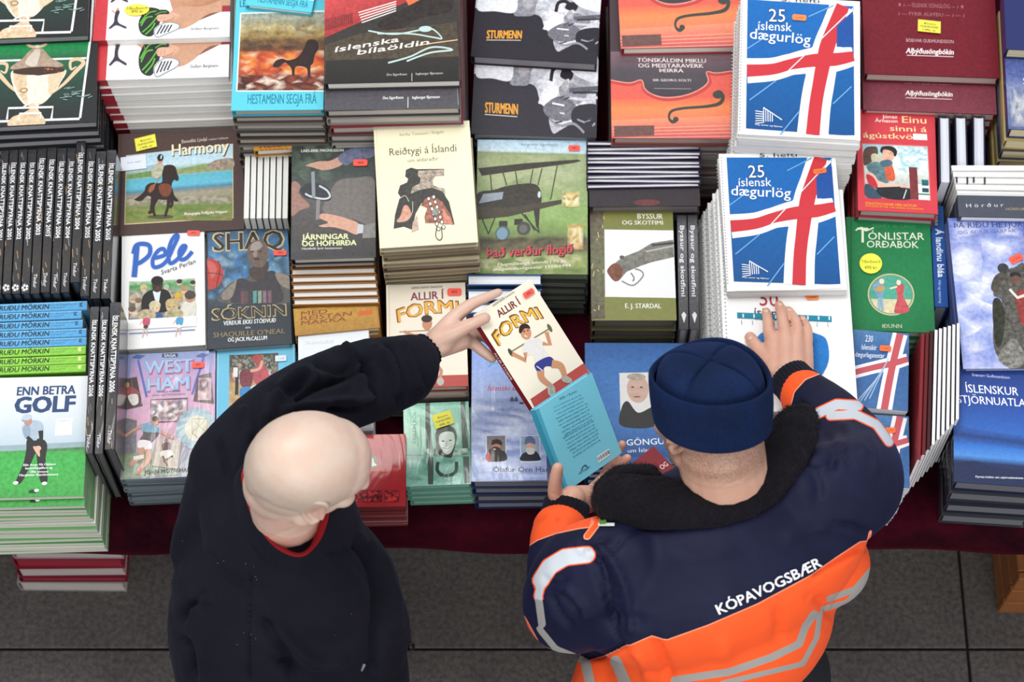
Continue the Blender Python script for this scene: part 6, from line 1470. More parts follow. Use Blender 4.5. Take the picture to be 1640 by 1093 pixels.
def frame(f, pitch, roll=0):
    """head frame: local +Y face, +Z crown, +X the person's right"""
    f = Vector((f[0], f[1], 0)).normalized(); p = math.radians(pitch)
    Y = (f * math.cos(p) + Vector((0, 0, -math.sin(p)))).normalized()
    Z = (f * math.sin(p) + Vector((0, 0, math.cos(p)))).normalized()
    X = Y.cross(Z)
    R = Matrix((X, Y, Z)).transposed()
    return R @ Matrix.Rotation(math.radians(roll), 3, 'Y')
def head_into(sh, c, R, s=1.0, ears=True):
    c = Vector(c)
    def W(x, y, z): return c + R @ (Vector((x, y, z)) * s)
    sc = lambda *r: tuple(v * s for v in r)
    sh.ell(W(0, -.012, .020), sc(.079, .099, .082), R, 32); 
    for k in range(1, 8):
        t = k / 7; t2 = t * t * (3 - 2 * t)
        sh.ell(W(0, -.012 - .012 * t, .020 - .075 * t), sc(.079 - .021 * t2, .099 - .037 * t2, .082 - .022 * t2), R, 28)
    for q in ():
        pass
    sh.ell(W(0, .034, .018), sc(.068, .062, .070), R, 24)       # forehead
    sh.ell(W(0, .034, -.040), sc(.060, .060, .072), R, 24)      # face
    sh.ell(W(0, .062, -.092), sc(.030, .028, .022), R)          # chin
    for q in (-1, 1):
        sh.cap(W(q * .056, -.005, -.055), W(q * .024, .058, -.095), .020 * s, .018 * s)       # jaw
        sh.ell(W(q * .040, .062, -.032), sc(.022, .024, .018), R)                              # cheek
        sh.cap(W(q * .046, .078, .014), W(q * .012, .090, .014), .010 * s, .011 * s)          # brow
        sh.cap(W(q * .010, .100, -.034), W(q * .013, .098, -.036), .009 * s, .008 * s)         # nostril
    sh.cap(W(0, .092, .004), W(0, .116, -.034), .009 * s, .012 * s)                            # nose
    sh.cap(W(-.016, .092, -.062), W(.016, .092, -.062), .007 * s, .007 * s); sh.cap(W(-.013, .090, -.073), W(.013, .090, -.073), .008 * s, .008 * s)   # lips
def ears_join(me, c, R, s=1.0):
    c = Vector(c); sh = Shape()
    sc = lambda *r: tuple(v * s for v in r)
    for q in (-1, 1):
        Ez = Matrix.Rotation(q * math.radians(-32), 3, 'Z'); pv = Vector((q * .073, .004, -.006))
        def WE(p): return c + R @ ((pv + Ez @ (Vector(p) - pv)) * s)
        RE = R @ Ez
        sh.ell(WE((q * .078, -.011, -.004)), sc(.0035, .017, .027), RE, 20)
        sh.ell(WE((q * .074, .000, -.008)), sc(.009, .009, .020), RE, 16)
        sh.cap(WE((q * .079, .004, -.006)), WE((q * .081, .006, -.014)), .0045 * s, .004 * s)
        rim = [(q * .077, .004, .004), (q * .081, .002, .018), (q * .085, -.008, .028), (q * .088, -.022, .026), (q * .089, -.030, .010), (q * .087, -.026, -.010), (q * .083, -.014, -.026), (q * .079, -.002, -.034), (q * .077, .004, -.028)]
        sh.chain([WE(p) for p in rim], [v * s for v in (.0034, .0040, .0042, .0042, .0040, .0040, .0052, .0064, .005)], sub=4)
        sh.chain([WE(p) for p in [(q * .081, -.012, .018), (q * .084, -.018, .006), (q * .083, -.014, -.008), (q * .081, -.006, -.014)]], [.0028 * s] * 4, sub=3)
    e = sh.remesh(.0013, 3)
    bm = bmesh.new(); bm.from_mesh(me); bm.from_mesh(e); bm.to_mesh(me); bm.free()
    me.polygons.foreach_set('use_smooth', [True] * len(me.polygons)); me.update()
def eyes_for(body, c, R, s=1.0, iris='#4a5a5a'):
    c = Vector(c)
    for q in (-1, 1):
        e = Shape(); e.ell(c + R @ (Vector((q * .031, .080, -.004)) * s), (.0125 * s,) * 3, R, 16)
        o = link('eye', mesh_from('eye', e.V, e.F, [plain('#e8e2dc', .2, wear=.01)], smooth=True), body)
        e = Shape(); e.ell(c + R @ (Vector((q * .031, .0905, -.005)) * s), (.0055 * s, .003 * s, .0055 * s), R, 12)
        link('iris', mesh_from('iris', e.V, e.F, [plain(iris, .15)], smooth=True), o)
def legs_into(parent, root, hipL, hipR, footL, footR, mat, f):
    sh = Shape()
    for h, ft in ((hipL, footL), (hipR, footR)):
        h = Vector(h); ft = Vector(ft); k = (h + ft) / 2 + Vector((f[0], f[1], 0)) * .03
        sh.chain([h, h.lerp(k, .5), k, k.lerp(ft, .5), ft + Vector((0, 0, .09))], [.115, .10, .078, .070, .062], sub=3)
    sh.ell((Vector(hipL) + Vector(hipR)) / 2, (.185, .15, .13), Matrix.Rotation(math.atan2(f[1], f[0]) - math.pi / 2, 3, 'Z'))
    me = sh.remesh(.012, 4); me.materials.append(mat)
    P = coords(me); Nn = normals(me); setco(me, P + Nn * (.004 * np_noise(P * [1, 1, 1.6], 26, 3))[:, None])
    link('trousers', me, root)
    for ft in (footL, footR):
        s2 = Shape(); ft = Vector(ft); F = Vector((f[0], f[1], 0)).normalized(); S = Vector((F.y, -F.x, 0))
        s2.chain([ft - F * .07 + Vector((0, 0, .045)), ft + Vector((0, 0, .05)), ft + F * .10 + Vector((0, 0, .04)), ft + F * .17 + Vector((0, 0, .033))], [.042, .045, .042, .032], sub=3)
        s2.cap(ft + Vector((0, 0, .06)), ft + Vector((0, 0, .13)), .048, .046)
        me = s2.remesh(.007, 3); P = coords(me); P[:, 2] = np.maximum(P[:, 2], 0.004); setco(me, P); me.materials.append(plain('#1b1a1a', .5))
        link('shoe', me, root)

# ================================================================== the bald man in the dark fleece
A = at
f1 = (.94, .33)
R1 = frame(f1, 30, 0)
C1 = A(494, 748, 1.54)
root1 = thing('person', 'bald man seen from above in a dark navy fleece, reaching to a cream book', 'person', (A(480, 1000, 0).x, A(480, 1000, 0).y, 0))
body = Shape()
head_into(body, C1, R1, .97)
neck0 = C1 + R1 @ Vector((0, -.018, -.05));  nb = A(462, 838, 1.36)
body.chain([neck0, neck0.lerp(nb, .5) + Vector((-.004, -.002, 0)), nb], [.058, .054, .056], sub=4)
LS1, RS1 = A(385, 752, 1.27), A(500, 960, 1.23)
body.cap(LS1, RS1, .045, .045); chest1 = A(470, 935, 1.20); pel1 = A(500, 1120, .92)
body.chain([A(452, 880, 1.29), chest1, pel1], [.06, .10, .12])
W1 = A(686, 560, 1.125)
arm1 = [LS1, A(430, 682, 1.27), A(512, 632, 1.20), A(600, 598, 1.16), W1]
body.chain(arm1, [.055, .050, .042, .034, .024], sub=3)
EL1 = A(600, 1075, 1.05)
W1R = A(640, 1178, .93)
body.chain([RS1, EL1, A(608, 1125, .99), W1R], [.042, .038, .030, .024], sub=3)
hd1 = Vector((.45, .55, -.70)).normalized(); hs1 = Vector((.6, -.75, -.2)).normalized()
body.cap(W1R, W1R + hd1 * .075, .024, .030, flat=.6, side=hs1.cross(hd1))
for k_ in range(4):
    b0 = W1R + hd1 * .085 + hs1 * (k_ - 1.5) * .020; body.chain([b0, b0 + hd1 * .035, b0 + (hd1 + Vector((0, 0, -.4))).normalized() * (.072 - .006 * abs(k_ - 1.3))], [.0105, .0095, .008], sub=3)
body.chain([W1R + hd1 * .02 - hs1 * .02, W1R + hd1 * .055 - hs1 * .042, W1R + hd1 * .085 - hs1 * .048], [.014, .012, .0095], sub=3)
def H1(x, y, z): return A(650 + x * .16467, 440 + y * .16467, z)
# left hand: back of the hand and thumb towards us
body.cap(H1(215, 745, 1.122), H1(330, 660, 1.130), .0215, .026, flat=.75, side=(0, 0, 1))
body.chain([H1(215, 745, 1.122), H1(330, 640, 1.132), H1(420, 560, 1.140)], [.022, .027, .024], side=(0, 0, 1), flat=.72)
body.cap(H1(330, 700, 1.118), H1(540, 640, 1.118), .021, .019)
body.chain([H1(360, 560, 1.138), H1(460, 430, 1.146), H1(620, 300, 1.150), H1(780, 225, 1.150), H1(905, 172, 1.146)], [.019, .0145, .0115, .0096, .0078], sub=4)       # index
body.chain([H1(310, 640, 1.135), H1(480, 560, 1.150), H1(640, 480, 1.160), H1(770, 425, 1.160)], [.021, .0155, .0118, .0108], sub=4)                                # thumb
body.chain([H1(470, 640, 1.112), H1(620, 650, 1.108), H1(740, 740, 1.100), H1(840, 820, 1.090)], [.017, .0118, .0105, .0088], sub=4)                                # middle
body.chain([H1(480, 600, 1.112), H1(640, 580, 1.100), H1(760, 600, 1.085), H1(860, 700, 1.075), H1(890, 770, 1.072)], [.016, .0115, .010, .009, .008], sub=3)       # ring, behind the book
body.chain([H1(480, 560, 1.112), H1(640, 500, 1.096), H1(800, 520, 1.080), H1(880, 600, 1.072)], [.015, .011, .009, .0076], sub=3)                                   # little, behind the book
me = body.remesh(.0027, 14, .5, 'body'); ears_join(me, C1, R1, 1.0)
P = coords(me); Nn = normals(me)
L = (P - np.array(C1)) @ np.array(R1)          # into head frame
sck = np.exp(-(((np.abs(L[:, 0]) - .031) / .014) ** 2 + ((L[:, 2] + .002) / .011) ** 2)) * (L[:, 1] > .055)
hd = np.linalg.norm(L, axis=1) < .14
P = P - np.array(R1 @ Vector((0, 1, 0))) * (.008 * sck * hd)[:, None]
S1 = nproj(P)
wr = np.zeros(len(P))
for ln, w_, a_ in (([(722, 524), (745, 517), (757, 508)], 2.0, -.0014), ([(697, 585), (712, 580)], 2, -.0006), ([(735, 551), (746, 546)], 2, -.0008), ([(760, 492), (768, 489)], 3, -.0004), ([(776, 562), (780, 558)], 2, -.0006), ([(748, 524), (755, 534)], 2.5, -.0006),
                   ([(404, 798), (440, 814), (478, 824)], 4, -.0022), ([(400, 792), (430, 806)], 3, -.001), ([(425, 862), (470, 848)], 3, -.0012)):
    wr += a_ * np.exp(-(dline(S1, ln) / w_) ** 2)
P = P + Nn * wr[:, None]
setco(me, P)
hz = L[:, 2]; hy = L[:, 1]
cap_ = np.clip((hz + .02) / .03, 0, 1) * np.clip((.05 - hy - .2 * hz) / .03, 0, 1) * np.clip((.072 - hz) / .05, 0, 1) * hd
nape = hd * np.clip((-hy - .02) / .04, 0, 1) * np.clip((hz + .09) / .03, 0, 1) * np.clip((.03 - hz) / .03, 0, 1)
attr(me, 'stubble', np.clip(cap_ * .50 + nape * .42, 0, .6))
fl = 1.0 * np.exp(-(np.linalg.norm(np.stack([np.abs(L[:, 0]), L[:, 1], L[:, 2]], 1) - [.094, -.016, .002], axis=1) / .024) ** 4) + .35 * np.clip((hy - .04) / .05, 0, 1) * hd + np.where(hd, 0, .35) + .3 * np.exp(-((hz + .09) / .04) ** 2) * (np.linalg.norm(L, axis=1) < .2)
attr(me, 'flush', fl)
me.materials.append(skin_mat('fair_skin', '#d3bcaa', '#cb937f', '#8f8a7c', 1100))
BODY1 = link('body', me, None); BODY1.parent = root1; BODY1.matrix_parent_inverse = root1.matrix_world.inverted() if False else Matrix.Translation(-root1.location)
def wlink(name, me, root, parent=None, **k):
    """link a mesh made in world coordinates under a thing standing at root.location"""
    o = link(name, me, parent or root, **k)
    if parent is None: o.matrix_parent_inverse = Matrix.Translation(-root.location)
    return o
eyes_for(BODY1, C1, R1, .97)

# fleece
fs_ = Shape()
Rz1 = Matrix.Rotation(math.atan2(f1[1], f1[0]) - math.pi / 2, 3, 'Z')
fs_.ell(A(456, 866, 1.24), (.200, .132, .16), Rz1, 32)
fs_.ell(A(440, 845, 1.30), (.160, .118, .085), Rz1, 28)
fs_.ell(A(462, 985, 1.10), (.205, .195, .26), Rz1, 32)
fs_.ell(A(472, 1075, .95), (.20, .185, .22), Rz1, 32)
fs_.ell(A(560, 1000, 1.13), (.12, .10, .15), Rz1, 24)
fs_.cap(A(366, 775, 1.28), A(356, 880, 1.18), .072, .082)
fs_.chain([A(378, 752, 1.315), A(425, 700, 1.30), A(475, 662, 1.25), A(530, 630, 1.20), A(600, 607, 1.165), A(643, 595, 1.145), A(662, 580, 1.135)], [.080, .077, .079, .074, .073, .064, .048], sub=4)
fs_.cap(A(350, 738, 1.30), A(365, 775, 1.28), .046, .075)
fs_.chain([A(500, 960, 1.27), A(560, 1010, 1.17), A(590, 1075, 1.06), A(606, 1130, .985), A(632, 1165, .94)], [.085, .080, .070, .055, .042], sub=4)
fs_.cap(A(400, 1000, 1.12), A(430, 1130, .94), .14, .15)
me = fs_.remesh(.0052, 14, .6, 'fleece')
folds(me, [
    ([(420, 690), (440, 640), (480, 605), (520, 612)], 12, 0.0150), ([(470, 640), (500, 622), (560, 600), (600, 590)], 9, -0.0180), ([(500, 575), (545, 590), (600, 570)], 8, -0.0135),
    ([(540, 560), (570, 578), (575, 620), (560, 660)], 9, 0.0165), ([(580, 575), (598, 605), (596, 660)], 8, -0.0150), ([(600, 560), (625, 590), (640, 640)], 10, 0.0180), ([(450, 660), (500, 650), (560, 640), (600, 625)], 8, 0.0135),
    ([(430, 622), (460, 628), (505, 600)], 7, -0.0135), ([(385, 650), (400, 680), (395, 720)], 12, 0.0150), ([(520, 650), (560, 655), (590, 650)], 8, -0.0150), ([(640, 545), (655, 580), (672, 628)], 8, 0.0120), ([(620, 545), (634, 590), (640, 650)], 6, -0.0135),
    ([(345, 690), (360, 740), (372, 800), (400, 860), (440, 900)], 9, -0.0090), ([(362, 760), (378, 820), (410, 880)], 6, 0.0075), ([(330, 880), (360, 920), (400, 940)], 10, -0.0060),
    ([(520, 855), (570, 868), (600, 915), (604, 990), (596, 1093)], 12, -0.0135), ([(545, 850), (600, 880), (628, 940), (632, 1020)], 14, 0.0090), ([(400, 920), (398, 1000), (400, 1093)], 3.2, -0.0053),
    ([(285, 1000), (300, 975), (330, 960)], 9, -0.0150), ([(283, 1020), (300, 1040), (308, 1093)], 9, -0.0165), ([(300, 985), (320, 965), (350, 958)], 9, 0.0120), ([(410, 985), (450, 1030), (480, 1093)], 14, -0.0150), ([(430, 1000), (475, 1040), (510, 1060), (560, 1050)], 16, 0.0150), ([(440, 1060), (462, 1075), (468, 1093)], 8, -0.0180),
    ([(300, 820), (285, 880), (275, 960)], 16, 0.0090), ([(478, 880), (520, 895), (560, 930), (580, 980)], 22, 0.0090), ([(512, 850), (540, 864), (558, 884)], 2.6, -0.0090), ([(510, 855), (536, 870), (554, 889)], 2.6, 0.0045),
], soft=(.0012, 45))
mf, nt, b_, mx_ = cloth_mat('navy_fleece', '#0b0b15', '#13131e', sheen=.05, scale=520, sheencol='#7478a0')
me.materials.append(mf)
FL1 = wlink('fleece', me, root1)
# ribbed cuff
def cuff(root, p, ax, r, L, mat, name='cuff', ribs=26, flat=.9, flare=.0, thick=.005, amp=.0018):
    p = Vector(p); w = Vector(ax).normalized(); u = w.orthogonal().normalized(); u = (Vector((0, 0, 1)) - w * w.z).normalized(); v = w.cross(u)
    n = ribs * 6; rows = [(-L / 2, r * 1.08), (-L / 4, r * 1.03), (0, r), (L / 4, r), (L / 2 - .002, r + flare), (L / 2, r - thick * .4 + flare), (L / 2 - .004, r - thick + flare), (0, r - thick)]
    vs = []; fs = []
    for z, rr in rows:
        for i in range(n):
            a = 2 * math.pi * i / n; rb = rr + amp * math.cos(a * ribs) * (1 if rr > r - thick else .2)
            vs.append(p + w * z + u * (rb * flat * math.cos(a)) + v * (rb * math.sin(a)))
    for j in range(len(rows) - 1):
        for i in range(n):
            k = (i + 1) % n; fs.append((j * n + i, j * n + k, (j + 1) * n + k, (j + 1) * n + i))
    return wlink(name, mesh_from(name, vs, fs, [mat], smooth=True), root)
cuff(root1, A(677, 566, 1.128), (W1 - A(645, 588, 1.145)) + Vector((.01, .008, 0)), .0315, .034, mf, ribs=20, amp=.0015)
# stand-up collar, dark outside and red lining inside
def collar(root, rim, inner_drop, outer_w, matO, matI, thick=.006, name='collar', outer_drop=.05):
    q, _ = smooth_pts([tuple(p) for p in rim], True, 5, None); q = [Vector(p) for p in q]; n = len(q)
    c = sum(q, Vector()) / n; vs = []; fs = []; fm = []
    for i, p in enumerate(q):
        d = p - c; d.z = 0; d.normalize()
        wob = .002 * math.sin(i * .9)
        rows = [p - d * .034 + Vector((0, 0, -inner_drop)), p - d * .014 + Vector((0, 0, -inner_drop * .4)), p - d * thick * .5 + Vector((0, 0, -.003)), p + Vector((0, 0, .001)), p + d * thick * .6 + Vector((0, 0, -.003)),
                p + d * (outer_w * .35 + wob) + Vector((0, 0, -outer_drop * .35)), p + d * (outer_w * .75) + Vector((0, 0, -outer_drop * .7)), p + d * outer_w * 1.1 + Vector((0, 0, -outer_drop * 1.2))]
        vs += rows
    m = 8
    for i in range(n):
        k = (i + 1) % n
        for j in range(m - 1):
            fs.append((i * m + j, k * m + j, k * m + j + 1, i * m + j + 1)); fm.append(1 if j < 3 else 0)
    return wlink(name, mesh_from(name, vs, fs, [matO, matI], fm, smooth=True), root)
rim1 = [A(389, 752, 1.435), A(391, 790, 1.43), A(403, 826, 1.425), A(424, 860, 1.42), A(450, 884, 1.415), A(482, 893, 1.41), A(506, 876, 1.41), A(522, 845, 1.415), A(530, 800, 1.42), A(520, 760, 1.43), A(480, 725, 1.44), A(425, 718, 1.445)]
redm = cloth_mat('red_lining', '#8e1420', '#b82430', sheen=.3, sheencol='#ff6a6a')[0]
collar(root1, rim1, .05, .030, mf, redm, outer_drop=.075)
# zip pull, hem toggle, lint
def small(root, name, build, mat):
    s = Shape(); build(s); return wlink(name, mesh_from(name, s.V, s.F, [mat], smooth=True), root)
def surf(px, py, obj_me_bvh, off=.0):
    d = ray(px, py).normalized(); h = obj_me_bvh.ray_cast(CAMP, d)
    return (h[0] - d * off, h[1]) if h[0] is not None else (A(px, py, 1.1), Vector((0, 0, 1)))
def bvh_of(me): return BVHTree.FromPolygons([v.co[:] for v in me.vertices], [tuple(p.vertices) for p in me.polygons])
bv1 = bvh_of(me)
p, _ = surf(583, 1066, bv1, .004); p2, _ = surf(578, 1078, bv1, .004)
small(root1, 'zip_pull', lambda s: (s.cap(p, p.lerp(p2, .7), .0026, .0016),), plain('#77777c', .3))
tg = A(657, 1036, 1.05); tg0 = A(654, 1000, 1.07)
small(root1, 'hem_cord', lambda s: s.chain([tg0, A(657, 1018, 1.06), tg], [.002, .002, .002]), plain('#101014', .6)); small(root1, 'toggle', lambda s: s.ell(tg, (.008, .008, .010)), plain('#0c0c10', .35))
lint = Shape(); RL = random.Random(2)
for k in range(14):
    x, y = RL.choice([(400 + RL.gauss(0, 22), 905 + RL.gauss(0, 12)), (RL.uniform(280, 620), RL.uniform(860, 1080)), (RL.uniform(310, 420), RL.uniform(840, 1080))])
    h = bv1.ray_cast(CAMP, ray(x, y).normalized())
    if h[0] is None: continue
    dd = Vector((RL.uniform(-1, 1), RL.uniform(-1, 1), 0)) * .0006
    lint.cap(h[0] + h[1] * .0004 - dd, h[0] + h[1] * .0004 + dd, .00028, .0002, n=5)
wlink('lint', mesh_from('lint', lint.V, lint.F, [plain('#8f90a0', .8)]), root1, kind='stuff')
legs_into(None, root1, A(430, 1110, .86) , A(530, 1180, .86), (A(430, 1110, .86).x - .02, A(430, 1110, .86).y - .02, 0), (A(530, 1180, .86).x, A(530, 1180, .86).y - .04, 0), plain('#1c1e26', .8), f1)
for ch in root1.children:
    if ch.name.startswith(('trousers', 'shoe')): ch.matrix_parent_inverse = Matrix.Translation(-root1.location)

# ================================================================== the man in the work jacket
f2 = (-.66, .75)
R2 = frame(f2, 32, 17)
C2 = A(1131, 667, 1.50)
root2 = thing('person', 'man in navy knit hat and orange-navy work jacket, hand on the spiral songbooks', 'person', (A(1130, 1000, 0).x, A(1130, 1000, 0).y, 0))
body = Shape()
head_into(body, C2, R2, .92)
neck0 = C2 + R2 @ Vector((0, -.03, -.05)); nb = A(1168, 800, 1.35)
body.chain([neck0, neck0.lerp(nb, .5), nb], [.070, .069, .074], sub=4)
LS2, RS2 = A(965, 925, 1.26), A(1345, 790, 1.28)
body.cap(LS2, RS2, .05, .05); pel2 = A(1160, 1100, .92)
body.chain([A(1160, 840, 1.30), A(1145, 930, 1.18), A(1115, 1050, .98)], [.06, .10, .09])
W2L = A(903, 815, 1.118)
body.chain([LS2, A(888, 980, 1.10), A(890, 900, 1.10), W2L], [.055, .045, .036, .025], sub=3)
W2R = A(1262, 606, 1.035)
body.chain([RS2, A(1385, 735, 1.14), A(1325, 655, 1.06), W2R], [.055, .045, .036, .027], sub=3)
def H2(x, y, z): return A(1170 + x * .15557, 470 + y * .15557, z)
for a_, b2, r0, r1 in (((470, 800, 1.028), (440, 520, 1.010), .020, .0165), ((570, 800, 1.036), (560, 500, 1.018), .022, .0175), ((660, 800, 1.034), (670, 520, 1.014), .022, .0165), ((750, 790, 1.022), (770, 560, 1.004), .019, .0145)):
    body.cap(H2(*a_), H2(*b2), r0, r1)
zt = TZ + .215
body.chain([H2(430, 470, 1.012), H2(395, 400, 1.008), H2(385, 290, 1.000), H2(365, 190, zt + .009)], [.0150, .0112, .0102, .0086], sub=4)
body.chain([H2(555, 450, 1.020), H2(550, 380, 1.016), H2(530, 250, 1.008), H2(500, 118, zt + .009)], [.0150, .0116, .0104, .0086], sub=4)
body.chain([H2(680, 470, 1.014), H2(690, 400, 1.012), H2(665, 280, 1.004), H2(598, 175, zt + .009)], [.0145, .0108, .0098, .0080], sub=4)
body.chain([H2(775, 520, 1.004), H2(795, 450, 1.002), H2(785, 350, .996), H2(738, 265, zt + .008)], [.0130, .0098, .0088, .0074], sub=4)
body.chain([H2(400, 720, 1.018), H2(310, 610, 1.000), H2(245, 520, .990), H2(200, 452, zt + .012)], [.019, .0145, .0125, .0108], sub=4)
def H3(x, y, z): return A(830 + x * .183, 690 + y * .183, z)
body.cap(W2L, H3(470, 600, 1.125), .024, .024)
body.chain([H3(400, 640, 1.118), H3(520, 600, 1.108), H3(620, 580, 1.085)], [.024, .024, .020]); body.chain([H3(420, 640, 1.112), H3(600, 630, 1.095), H3(700, 575, 1.070)], [.022, .020, .016])
body.chain([H3(380, 620, 1.125), H3(325, 560, 1.140), H3(325, 440, 1.160), H3(345, 330, 1.176)], [.018, .0135, .0115, .0102], sub=4)        # thumb
body.chain([H3(600, 570, 1.075), H3(740, 420, .995), H3(850, 210, .960), H3(908, 122, .968)], [.013, .010, .009, .0082], sub=3)           # fingers under the book
body.chain([H3(640, 570, 1.075), H3(780, 450, .990), H3(880, 310, .962), H3(955, 240, .968)], [.013, .010, .009, .0080], sub=3)
body.chain([H3(660, 580, 1.080), H3(780, 500, 1.010), H3(860, 430, .985), H3(900, 396, .985)], [.013, .0105, .0095, .009], sub=3)
body.chain([H3(640, 590, 1.085), H3(740, 550, 1.040), H3(800, 510, 1.015), H3(835, 480, 1.010)], [.012, .0095, .0085, .0078], sub=3)
me = body.remesh(.0027, 5, .5, 'body'); ears_join(me, C2, R2, .93)
P = coords(me); Nn = normals(me); L = (P - np.array(C2)) @ np.array(R2)
hd = np.linalg.norm(L, axis=1) < .135
sck = np.exp(-(((np.abs(L[:, 0]) - .031) / .014) ** 2 + ((L[:, 2] + .002) / .011) ** 2)) * (L[:, 1] > .055)
P = P - np.array(R2 @ Vector((0, 1, 0))) * (.008 * sck * hd)[:, None]
S2 = nproj(P); wr = np.zeros(len(P))
for ln, w_, a_ in (([(1247, 531), (1243, 520)], 1.6, -.0012), ([(1272, 536), (1267, 522)], 1.6, -.0012), ([(1288, 542), (1284, 530)], 1.6, -.0010), ([(1228, 520), (1235, 519)], 2.5, .0005), ([(1250, 512), (1257, 511)], 2.5, .0005), ([(1233, 590), (1275, 592)], 2.5, -.0005), ([(1160, 778), (1190, 768)], 3, -.001), ([(884, 790), (900, 797)], 2, -.0008)):
    wr += a_ * np.exp(-(dline(S2, ln) / w_) ** 2)
setco(me, P + Nn * wr[:, None])
hy, hz, hx = L[:, 1], L[:, 2], L[:, 0]
nearh = np.linalg.norm(L, axis=1) < .16
beard = nearh * np.clip((-.012 - hz) / .02, 0, 1) * np.clip((hy + .005) / .02, 0, 1) * np.clip((hz + .125) / .02, 0, 1)
hair = nearh * np.clip((-hy + .012) / .02, 0, 1) * np.clip((hz + .085) / .03, 0, 1)
attr(me, 'stubble', np.clip(beard * .95 + hair * .85, 0, 1))
attr(me, 'flush', np.where(nearh, .30, .45) + .5 * np.exp(-(np.linalg.norm(np.abs(L) - [.09, -.012, -.01], axis=1) / .022) ** 2))
me.materials.append(skin_mat('ruddy_skin', '#dcb49c', '#cc8f78', '#5a4030', 750))
BODY2 = wlink('body', me, root2); eyes_for(BODY2, C2, R2, .92)
# fingernails of the hand on the songbook
for x, y in ((366, 172), (498, 100), (596, 158), (733, 250)):
    h = bvh2 = None
nb2 = bvh_of(me); naim = plain('#e0b8a6', .25, wear=.02)
for (x, y, dx, dy) in ((368, 182, -.1, -1), (508, 112, -.25, -1), (606, 170, -.4, -1), (744, 262, -.5, -1), (205, 462, -.5, -.8)):
    px_, py_ = 1170 + x * .15557, 470 + y * .15557
    h = nb2.ray_cast(CAMP, ray(px_, py_).normalized())
    if h[0] is None: continue
    Zn = h[1].normalized(); Yn = Vector((dx, -dy, 0)); Yn = (Yn - Zn * Yn.dot(Zn)).normalized(); Xn = Yn.cross(Zn)
    s = Shape(); s.ell(h[0], (.0048, .0062, .0011), Matrix((Xn, Yn, Zn)).transposed(), 12)
    wlink('fingernail', mesh_from('fingernail', s.V, s.F, [naim], smooth=True), root2, parent=BODY2)

# jacket
js = Shape()
fj = Vector((-.40, .92, 0)).normalized(); Rzj = Matrix.Rotation(math.atan2(fj.y, fj.x) - math.pi / 2, 3, 'Z')
js.ell(A(1150, 895, 1.24), (.265, .165, .17), Rzj, 36)
js.ell(A(1160, 872, 1.325), (.205, .076, .070), Rzj, 32)
js.ell(A(1148, 980, 1.09), (.205, .18, .22), Rzj, 36)
js.ell(A(1090, 1070, .95), (.160, .16, .20), Rzj, 32)
js.ell(A(1322, 905, 1.12), (.078, .075, .070), Rzj, 24)
js.cap(A(990, 1080, .98), A(975, 1140, .90), .075, .08)
js.chain([A(1000, 905, 1.32), A(945, 925, 1.28), A(920, 965, 1.19), A(915, 965, 1.14)], [.085, .092, .088, .075], sub=4)
js.chain([A(915, 970, 1.15), A(900, 930, 1.12), A(897, 880, 1.115), A(897, 852, 1.118)], [.078, .062, .054, .050], sub=4)
js.chain([A(1290, 800, 1.33), A(1345, 790, 1.31), A(1372, 765, 1.23), A(1362, 722, 1.15), A(1325, 672, 1.085), A(1300, 645, 1.065), A(1289, 632, 1.058)], [.085, .088, .080, .072, .062, .052, .046], sub=4)
me = js.remesh(.0062, 7, .6, 'jacket')
folds(me, [
    ([(935, 880), (960, 900), (975, 950), (985, 1010)], 8, -.010), ([(950, 870), (985, 905), (1005, 960), (1010, 1020)], 9, .007), ([(880, 950), (895, 985), (920, 1010)], 8, -.007), ([(900, 940), (925, 960), (945, 1000)], 9, .006), ([(922, 880), (945, 870), (980, 862)], 9, -.006),
    ([(1005, 850), (1040, 842), (1075, 835)], 7, -.004), ([(1000, 862), (985, 880), (960, 900)], 4, -.005),
    ([(1240, 870), (1290, 850), (1340, 840)], 16, .005), ([(1320, 690), (1335, 720), (1330, 760)], 9, -.008), ([(1340, 675), (1370, 700), (1390, 740)], 10, .006), ([(1290, 740), (1310, 770), (1310, 810)], 12, -.006), ([(1275, 640), (1290, 655), (1296, 690)], 6, -.006),
    ([(1380, 690), (1400, 720), (1400, 770)], 10, .005), ([(1340, 840), (1375, 850), (1400, 860)], 9, -.007), ([(1300, 925), (1345, 900), (1388, 875)], 5, -.008), ([(1300, 960), (1330, 975), (1330, 1000)], 12, -.010),
    ([(1046, 1022), (1060, 1050), (1075, 1093)], 10, -.008), ([(1010, 1035), (1030, 1060), (1040, 1093)], 10, .006), ([(900, 1052), (960, 1050), (1005, 1036)], 6, -.010), ([(1150, 1010), (1160, 1040), (1150, 1080)], 20, .006), ([(1240, 965), (1250, 1000), (1240, 1040)], 14, -.005), ([(850, 850), (858, 836), (876, 826)], 5, -.004), ([(893, 826), (896, 840)], 4, -.006),
    ([(912, 872), (945, 900), (965, 950), (985, 1010), (1000, 1036)], 3.2, -.0045), ([(926, 866), (962, 895), (985, 950), (1005, 1010)], 3.0, -.004), ([(985, 868), (1030, 850), (1080, 842)], 2.4, -.0025), ([(885, 950), (905, 958), (930, 980)], 5, -.006), ([(865, 925), (890, 935), (910, 925)], 5, -.005), ([(1260, 720), (1300, 740), (1340, 735)], 8, -.004), ([(1355, 690), (1350, 720), (1365, 750)], 6, -.006),
    ([(1050, 880), (1120, 900), (1200, 880)], 30, .004), ([(960, 1000), (1000, 990), (1040, 1000)], 14, -.005),
], soft=(.0011, 30))
P = coords(me); S = nproj(P); Nn = normals(me); K = 970.0
vis = facing(P, Nn) > -.15
